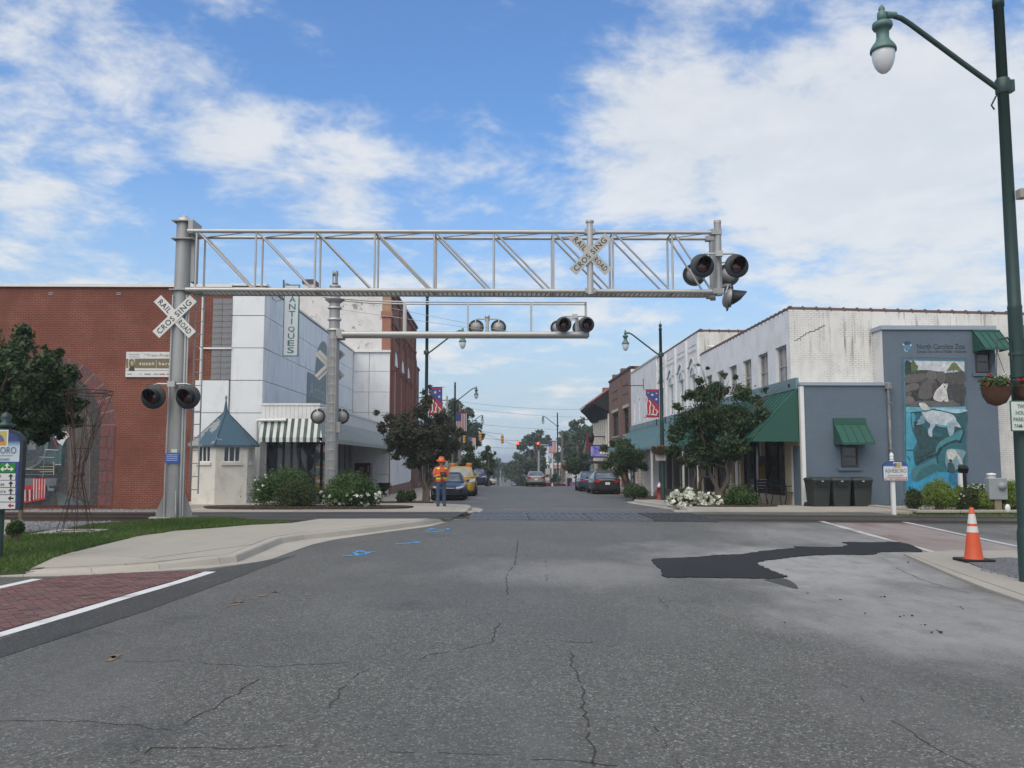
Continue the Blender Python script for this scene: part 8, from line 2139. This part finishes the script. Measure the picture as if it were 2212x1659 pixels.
# wheeled bins
def bin_(label, u, first=None):
    Y = 27.75; p = at(u, 512.5, Y)
    T = thing('wheeled_bin', label, 'rubbish bin', (0, 0, 0), 0, 'wheeled rubbish bins')
    def rr(hx, hy, z, r=.06): return [(x, y, z) for x, y, _ in rrect(hx, -hy, hy, 0, r, 4)]
    MB().loft([rr(.25, .27, .04), rr(.285, .31, .55), rr(.31, .345, .90), rr(.325, .36, .91), rr(.325, .36, .95)], True).build('body', CARTM, T)
    MB().loft([rr(.335, .375, .955), rr(.335, .375, .985), rr(.31, .34, 1.03), rr(.20, .22, 1.06)], True).build('lid', CARTM, T)
    m = MB(); m.bx(-.17, .17, -.385, -.34, .76, .90); m.build('front_pocket', BLACKM, T); m = MB(); m.box((0, -.362, .935), (.07, .01, .04)); m.build('emblem', SIGNW2, T)
    for s in (-1, 1): MB().lathe([(.001, -.03), (.12, -.03), (.12, .03), (.001, .03)], (s * .27, .30, .12), 14, axis=(1, 0, 0)).build('wheel', TYRE, T)
    MB().bar((-.26, .42, .97), (.26, .42, .97), .02).build('handle', CARTM, T)
    return T
for lab, u in (('left one of three dark green wheeled bins against the blue wall', 818.5), ('middle one of three dark green wheeled bins against the blue wall', 839.8), ('right one of three dark green wheeled bins against the blue wall', 860.5)):
    T = bin_(lab, u); p = at(u, 512.5, 27.75); T.location = (p.x, 27.75, .02); T.rotation_euler = (0, 0, R(random.uniform(-6, 6)))

# bench, chairs, table, bin and poster in front of the corner store
def bench(label, X, Y, rz, wd=1.15):
    T = thing('bench', label, 'bench', (0, 0, 0), 0)
    for k, s in enumerate((-1, 0, 1)):
        m = MB(); x = s * wd / 2
        m.tube([(x, -.26, 0), (x, -.22, .2), (x, -.24, .42), (x, .2, .42), (x, .28, .7), (x, .33, .88)], .016, 6); m.tube([(x, .20, .42), (x, .24, .2), (x, .34, 0)], .016, 6); m.tube([(x, -.24, .42), (x, -.27, .60), (x, -.1, .66), (x, .25, .62)], .014, 6)
        m.build('leg', BLACKM, T)
    for i in range(5): MB().beam((-wd / 2, -.22 + i * .1, .43), (wd / 2, -.22 + i * .1, .43), .07, .012).build('seat_slat', BLACKM, T)
    for i in range(4): MB().beam((-wd / 2, .225 + i * .028, .52 + i * .10), (wd / 2, .225 + i * .028, .52 + i * .10), .012, .07, (0, -.3, 1)).build('back_slat', BLACKM, T)
    T.location = (X, Y, gz(Y) + .125); T.rotation_euler = (0, 0, rz); return T
bp = at(776.5, 508, 29.6)
bench('black metal bench under the green lean-to awning beside the white door', bp.x, 29.55, R(18))
ch = thing('bistro_chair', 'dark metal chair left of the black bench under the awning', 'chair', (0, 0, 0))
m = MB()
for s in (-1, 1): m.tube([(s * .2, -.2, 0), (s * .19, -.19, .44), (s * .19, .19, .44), (s * .21, .28, .9)], .014, 6); m.tube([(s * .19, .19, .44), (s * .2, .3, 0)], .014, 6)
m.build('frame', BLACKM, ch); MB().box((0, 0, .45), (.42, .42, .03)).build('seat', BLACKM, ch, bevel=.01); MB().box((0, .25, .74), (.42, .03, .34), Matrix.Rotation(R(-10), 3, 'X')).build('backrest', STONE, ch, bevel=.05)
q = at(758, 505, 31.0); ch.location = (q.x, 31.0, gz(31) + .12); ch.rotation_euler = (0, 0, R(-70))
tbl = thing('cafe_table', 'small round dark table behind the tree trunk on the right sidewalk', 'table', (0, 0, 0))
MB().lathe([(.001, .70), (.36, .70), (.36, .73), (.001, .735)], (0, 0, 0), 20).build('table_top', plain('table_grey', (.25, .26, .27), .4), tbl); MB().lathe([(.24, 0), (.24, .02), (.03, .05), (.03, .70)], (0, 0, 0), 14).build('pedestal', BLACKM, tbl)
q = at(735, 500, 32.3); tbl.location = (q.x, 32.3, gz(32.3) + .12)
q = at(712.5, 500, 33.2); lc = thing('litter_bin', 'black litter bin left of the tree trunk on the right', 'litter bin', (q.x, 33.2, gz(33.2) + .12))
MB().lathe([(.30, 0), (.32, .1), (.32, .95), (.34, .96), (.34, 1.0), (.2, 1.05), (.001, 1.06)], (q.x, 33.2, gz(33.2) + .12), 18).build('body', BLACKM, lc)
q = at(762.5, 470, 32.8)
pt = thing('poster', 'colourful vertical poster in the dark window left of the bench', 'poster', (XF - .05, 32.0, 1))
A = Art(); A.rect(-.13, .13, -.52, .52, (.10, .11, .14)); A.rect(-.12, .12, -.18, .3, (.26, .07, .04)); A.add(smooth_closed([(-.11, -.42), (-.10, .06), (0, .15), (.10, .06), (.11, -.42)], 3), (.30, .2, .02)); A.rect(-.12, .12, -.5, -.35, (.04, .15, .2)); A.disc(0, -.06, .06, (.3, .12, .02))
A.build('print', PRINT, pt, front(q.x, 32.8, q.z)); MB().box((q.x, 32.82, q.z), (.28, .02, 1.06)).build('board', BLACKM, pt)
# rent board, hydrant, meter posts, urns
q = at(557.8 + 2200 / 4 + 0, 480, 60) if False else at((2200 + 1322 / 3.687) / 4, (1650 + 1000 / 3.687) / 4, 54.0)
rt = thing('rent_sign', 'white for rent board with red capitals in the shop window behind the small tree', 'sign', (q.x, 54, q.z - 1))
q.z = at(639.6, 479.5, 54).z
MB().box((q.x, 54.0, q.z), (.50, .03, .92)).build('board', SIGNW, rt)
for i, s in enumerate(('OFFICE', 'SPACE', 'FOR', 'RENT')): fit(s, (.40, .38, .28, .40)[i], .13, iR, rt, front(q.x, 53.98, q.z + .32 - i * .2), bold=.02)
q = at(659.6, 500, 40.3)
hy = thing('fire_hydrant', 'red fire hydrant with a silver cap behind the second right lamp post', 'hydrant', (q.x, 40.3, gz(40.3) + .12))
hz0 = gz(40.3) + .12
m = MB(); m.lathe([(.16, 0), (.16, .05), (.11, .06), (.11, .52), (.14, .53), (.14, .58)], (q.x, 40.3, hz0), 16); m.bar((q.x - .19, 40.3, hz0 + .42), (q.x + .19, 40.3, hz0 + .42), .055); m.build('barrel', plain('hydrant_red', (.28, .015, .015), .5), hy)
m = MB(); m.lathe([(.13, .58), (.12, .68), (.06, .76), (.03, .77), (.03, .82), (.001, .82)], (q.x, 40.3, hz0), 16); m.build('bonnet', plain('hydrant_silver', (.5, .51, .53), .4, .3), hy)
URN = None
def urn(label, X, Y):
    T = thing('urn_planter', label, 'urn', (X, Y, gz(Y) + .12), 0, 'black urns by the left shop fronts'); z = gz(Y) + .12
    MB().lathe([(.20, 0), (.20, .06), (.08, .12), (.07, .2), (.2, .28), (.34, .42), (.36, .62), (.40, .68), (.38, .70), (.30, .66), (.001, .64)], (X, Y, z), 18).build('bowl', BLACKM, T)
    for s in (-1, 1): MB().tube([(X + s * .34, Y, z + .4), (X + s * .44, Y, z + .5), (X + s * .37, Y, z + .62)], .025, 6).build('handle', BLACKM, T)
urn('black urn at the foot of the white panel wall by the canopy', at(384, 485, 49.9).x, 49.9); urn('farther black urn at the white siding of the tall brick building', at(406, 485, 63.2).x, 63.2)
bx_ = gp(1012, 515, .1)
o = MB().lathe([(.06, 0), (.075, .02), (.075, .12), (.05, .19), (.001, .21)], (at(1008, 514, 23.2).x, 23.2, .22), 10, sq=.6); o = o.build('marker_cap', WHITET); tag(o, 'small white rounded marker in the grass before the planter', 'marker')
q = at(996, 497, 24.9); eb = thing('electrical_box', 'grey electrical box on a post among the planter shrubs', 'electrical box', (q.x, 24.9, .2))
zt_e, zb_e = at(996, 478, 24.9).z, at(996, 499.5, 24.9).z
MB().bx(q.x - .27, q.x + .27, 24.75, 25.0, zb_e, zt_e).build('cabinet', mat('grey_cabinet', (.28, .30, .31), .6, .1), eb, bevel=.02); MB().bx(q.x - .1, q.x + .1, 24.8, 24.95, .1, zb_e).build('post', WOODP, eb)
MB().lathe([(.12, 0), (.12, .10), (.14, .11), (.12, .15), (.001, .17)], (q.x - .12, 24.88, zt_e - .02), 12).build('meter_cap', WHITET, eb)
MB().lathe([(.11, 0), (.11, .07), (.001, .08)], (q.x + .1, 24.75, (zt_e + zb_e) / 2 + .08), 14, axis=(0, -1, 0)).build('meter', STONE, eb)
q = at(962.5, 468, 26.5); fl = thing('floodlight', 'black floodlight on a short white post in front of the mural', 'floodlight', (q.x, 26.5, .2))
MB().box((q.x + .02, 26.5, q.z - .05), (.26, .16, .18), Matrix.Rotation(R(25), 3, 'X')).build('lamp_head', BLACKM, fl, bevel=.015); MB().bx(q.x - .13, q.x - .03, 26.46, 26.56, .1, q.z - .16).build('white_post', WHITET, fl); MB().bx(q.x + .0, q.x + .09, 26.46, 26.56, .1, q.z - .12).build('dark_post', BLACKM, fl)

# ------------------------------------------------------------------ signals, poles and wires up the street
YEL = plain('signal_yellow', (.50, .24, .02), .5)
LIT = plain('red_signal_lit', (1.0, .045, .03), .4, emit=4.0)
def tl(label, u, v0, v1, Y, lit, arm=None):
    a, b = at(u, v1, Y), at(u, v0, Y); h = b.z - a.z; w_ = h * .34
    T = thing('traffic_signal', label, 'traffic signal', (a.x, Y, a.z), 0, 'signals hung over the junction')
    MB().bx(a.x - w_ / 2, a.x + w_ / 2, Y - w_ * .4, Y + w_ * .4, a.z, b.z).build('housing', YEL, T, bevel=.04)
    for i in range(3):
        z = b.z - h * (i + .5) / 3
        if lit:
            MB().lathe([(w_ * .40, 0), (w_ * .40, .03), (w_ * .28, .06), (.001, .08)], (a.x, Y - w_ * .41, z), 14, axis=(0, -1, 0)).build('lens', LIT if i == 0 else BLACK, T)
        m = MB(); m.lathe([(w_ * .46, 0), (w_ * .46, .16), (w_ * .42, .16), (w_ * .42, 0)], (a.x, Y - w_ * .40, z), 14, axis=(0, -1, 0)) if lit else m.lathe([(w_ * .46, 0), (w_ * .43, .12), (.001, .15)], (a.x, Y - w_ * .40, z), 14, axis=(0, -1, 0)); m.build('visor' if lit else 'back_dome', YEL if not lit else BLACK, T)
    MB().bar((a.x, Y, b.z), (a.x, Y, b.z + h * .16), .03).build('hanger', BLACKM, T)
    return T
tl('leftmost yellow signal half behind the left street lamp, turned away', 464.2, 435.5, 443.3, 104, False)
tl('yellow signal seen from behind hanging just right of the left lamps', 480.3, 432.4, 440.9, 105, False)
tl('yellow signal seen from behind, hanging near the middle of the street', 502.3, 435.1, 443.4, 107, False)
tl('red lit signal hanging left over the far junction', 517.7, 442.1, 449.5, 120, True)
tl('red lit signal hanging right over the far junction by the flag banner', 538, 442.1, 449.5, 121, True)
CON = mat('concrete_pole', (.30, .30, .28), .8); WPO = mat('wood_pole', (.13, .115, .095), .9)
def pole(label, u, v0, v1, Y, r, m_, cat='utility pole', grp='utility poles up the street', cross=False):
    a, b = at(u, v1, Y), at(u, v0, Y)
    T = thing('utility_pole', label, cat, (a.x, Y, gz(Y)), 0, grp)
    MB().bar((a.x, Y, gz(Y) - .2), (b.x, Y, b.z), r, r * .7, 10).build('pole', m_, T)
    if cross: MB().beam((b.x - 1.1, Y, b.z - .5), (b.x + 1.1, Y, b.z - .5), .1, .12).build('crossarm', WPO, T)
    return T
pole('wooden utility pole right of the distant flag banner', 562, 430.5, 488, 112, .22, WPO)
pole('pale signal pole under the right red signal', 538.8, 450.5, 486, 123, .2, CON)
pole('thin white pole beside the flag banner in the distance', 552.3, 452, 488, 108, .09, WHITET)
pole('pale wooden pole behind the dark tree on the left', 447, 396, 480, 100, .16, CON, cross=True)
pole('pole with a transformer drum behind the left street lamps', 460, 404, 480, 108, .17, WPO)
MB_ = MB().lathe([(.32, -.5), (.32, .5), (.001, .55)], at(461.3, 419, 107.5), 12); o = MB_.build('transformer_drum', CON); tag(o, 'pale transformer drum on the pole behind the left lamps', 'transformer')
pole('far slim street pole down the hill left of centre', 492, 471, 487, 175, .12, CON)
pole('far slim signal pole down the hill near the centre', 500.5, 470, 487, 190, .12, CON)
q = at(554, 436.5, 118)
tm = thing('signal_mast_arm', 'grey curved arm reaching to the right red signal', 'signal arm', (q.x, 118, -2))
MB().tube([at(553, 447.8, 121), at(548, 445.2, 121), at(543, 444.8, 121), at(538, 445.3, 121)], .09, 8).build('arm', GALV, tm)
MB().bar(at(552.2, 441, 121), at(553, 484, 121), .13).build('post', GALV, tm)
def wire(label, pts, r=.018):
    P = [at(u, v, Y) for u, v, Y in pts]; path = []
    for a, b in zip(P, P[1:]):
        for i in range(10):
            t = i / 10; p = a.lerp(b, t); p.z -= 4 * t * (1 - t) * (b - a).length * .012; path.append(p)
    path.append(P[-1])
    o = MB().tube(path, r, 5).build('overhead_wire', BLACKM); tag(o, label, 'wire', 'overhead wires')
wire('upper signal span wire from the left lamps to the middle signal', [(472, 428, 104), (480.3, 431, 105), (502.3, 434, 107)])
wire('lower span wire from the left lamps to the right red signal', [(467, 434.5, 104), (517.7, 440.5, 120), (538, 441.5, 121), (562, 440, 112)])
wire('span wire crossing diagonally down to the left red signal', [(472, 427, 105), (517, 445.5, 120)])
wire('low wire behind the yellow signals', [(464, 444, 112), (517, 448, 124)])
wire('thin overhead wire high across the far street from the left pole', [(447, 400, 100), (594, 409, 130)], .014)
wire('second thin overhead wire across the far street', [(447, 405, 101), (592, 417, 130)], .014)
wire('thin wire sagging behind the right lamp', [(470, 423, 112), (557, 429.5, 112), (600, 431, 135)], .014)
# far shops
fs = thing('far_shop', 'white far shop with a red script sign board on the right of the street', 'building', (9, 126, -2.3))
a, b = at(552, 486, 126), at(565.5, 468.5, 126)
MB().bx(a.x, b.x, 126, 134, -3.5, b.z).build('wall', BRICK_TAN, fs); c, d = at(550, 468.2, 125.5), at(565.4, 463.2, 125.5)
sb = MB().bx(c.x, d.x, 125.4, 125.6, c.z, d.z).build('sign_board', SIGNW, fs); fit('Hamlow\u2019s', (d.x - c.x) * .82, (d.z - c.z) * .8, iR, sb, front((c.x + d.x) / 2, 125.38, (c.z + d.z) / 2), shear=.3, bold=.02)
window(fs, lambda a_, b_, e: (a_, 125.98 + e, b_), at(556.5, 474, 126).x, at(562, 474, 126).x, at(555, 480, 126).z, at(555, 470, 126).z, .0, WHITET, GLASS, 2, 2, .1, 'shop_window')
fw_ = thing('far_white_building', 'low white building beyond the round street trees on the right', 'building', (11, 128, -2.4))
a, b = at(564, 488, 128), at(594, 472.5, 128)
MB().bx(a.x, b.x + 4, 128, 140, -3.6, b.z).build('wall', WHITET, fw_); MB().bx(at(564.5, 0, 127.9).x, at(569, 0, 127.9).x, 127.9, 127.99, -3.2, at(566, 478, 128).z).build('door', DARK, fw_); MB().bx(at(564.5, 0, 127.9).x, at(568, 0, 127.9).x, 127.2, 128, at(566, 471, 128).z, at(566, 469.5, 128).z).build('canopy', TEALA, fw_)
a, b = at(570, 485.8, 110), at(575, 482, 110); o = MB().bx(a.x, b.x, 110, 110.05, a.z, b.z).build('yard_sign', plain('purple_sign', (.16, .06, .22), .6)); tag(o, 'small purple and white yard sign beside the round street trees', 'sign')
a, b = at(545.5, 474.5, 128), at(550, 468.5, 128)
o = MB().bx(a.x, b.x, 128, 128.15, a.z, b.z).build('sign_board', SIGNW2); tag(o, 'pale square sign board left of the far red script sign', 'sign')
sp2 = thing('church_steeple', 'thin white church steeple among the trees right of the silver sedan', 'steeple', (at(547.3, 470, 190).x, 190, -5))
q = at(547.3, 453.5, 190); MB().lathe([(.9, -5), (.9, q.z - 4.2), (.75, q.z - 4.1), (.02, q.z), (.001, q.z)], (q.x, 190, 0), 8, smooth=False).build('spire', WHITET, sp2)
# litter specks and the roof camera
q = at(711, 349.5, 42); rc = thing('roof_floodlight', 'white box lamp on the parapet between the two white buildings', 'lamp', (q.x, 42.2, 6.9))
MB().box((XF + .5, 42.2, zR0 + .32), (.3, .9, .26), Matrix.Rotation(R(12), 3, 'X')).build('housing', WHITET, rc, bevel=.03); MB().bx(XF + .45, XF + .55, 42.1, 42.3, zR0, zR0 + .22).build('bracket', GALV, rc)

# ------------------------------------------------------------------ air
hm = bpy.data.materials.new('haze'); hm.use_nodes = True
t = hm.node_tree; t.nodes.clear()
nd(t, 'ShaderNodeOutputMaterial', {'Volume': nd(t, 'ShaderNodeVolumePrincipled', {'Color': (.80, .87, .95, 1), 'Density': .0008, 'Anisotropy': .2}).outputs[0]})
hz_ = MB().bx(-1505, 1505, -65, 2605, -11, 15.5).build('haze', hm); hz_['kind'] = 'stuff'
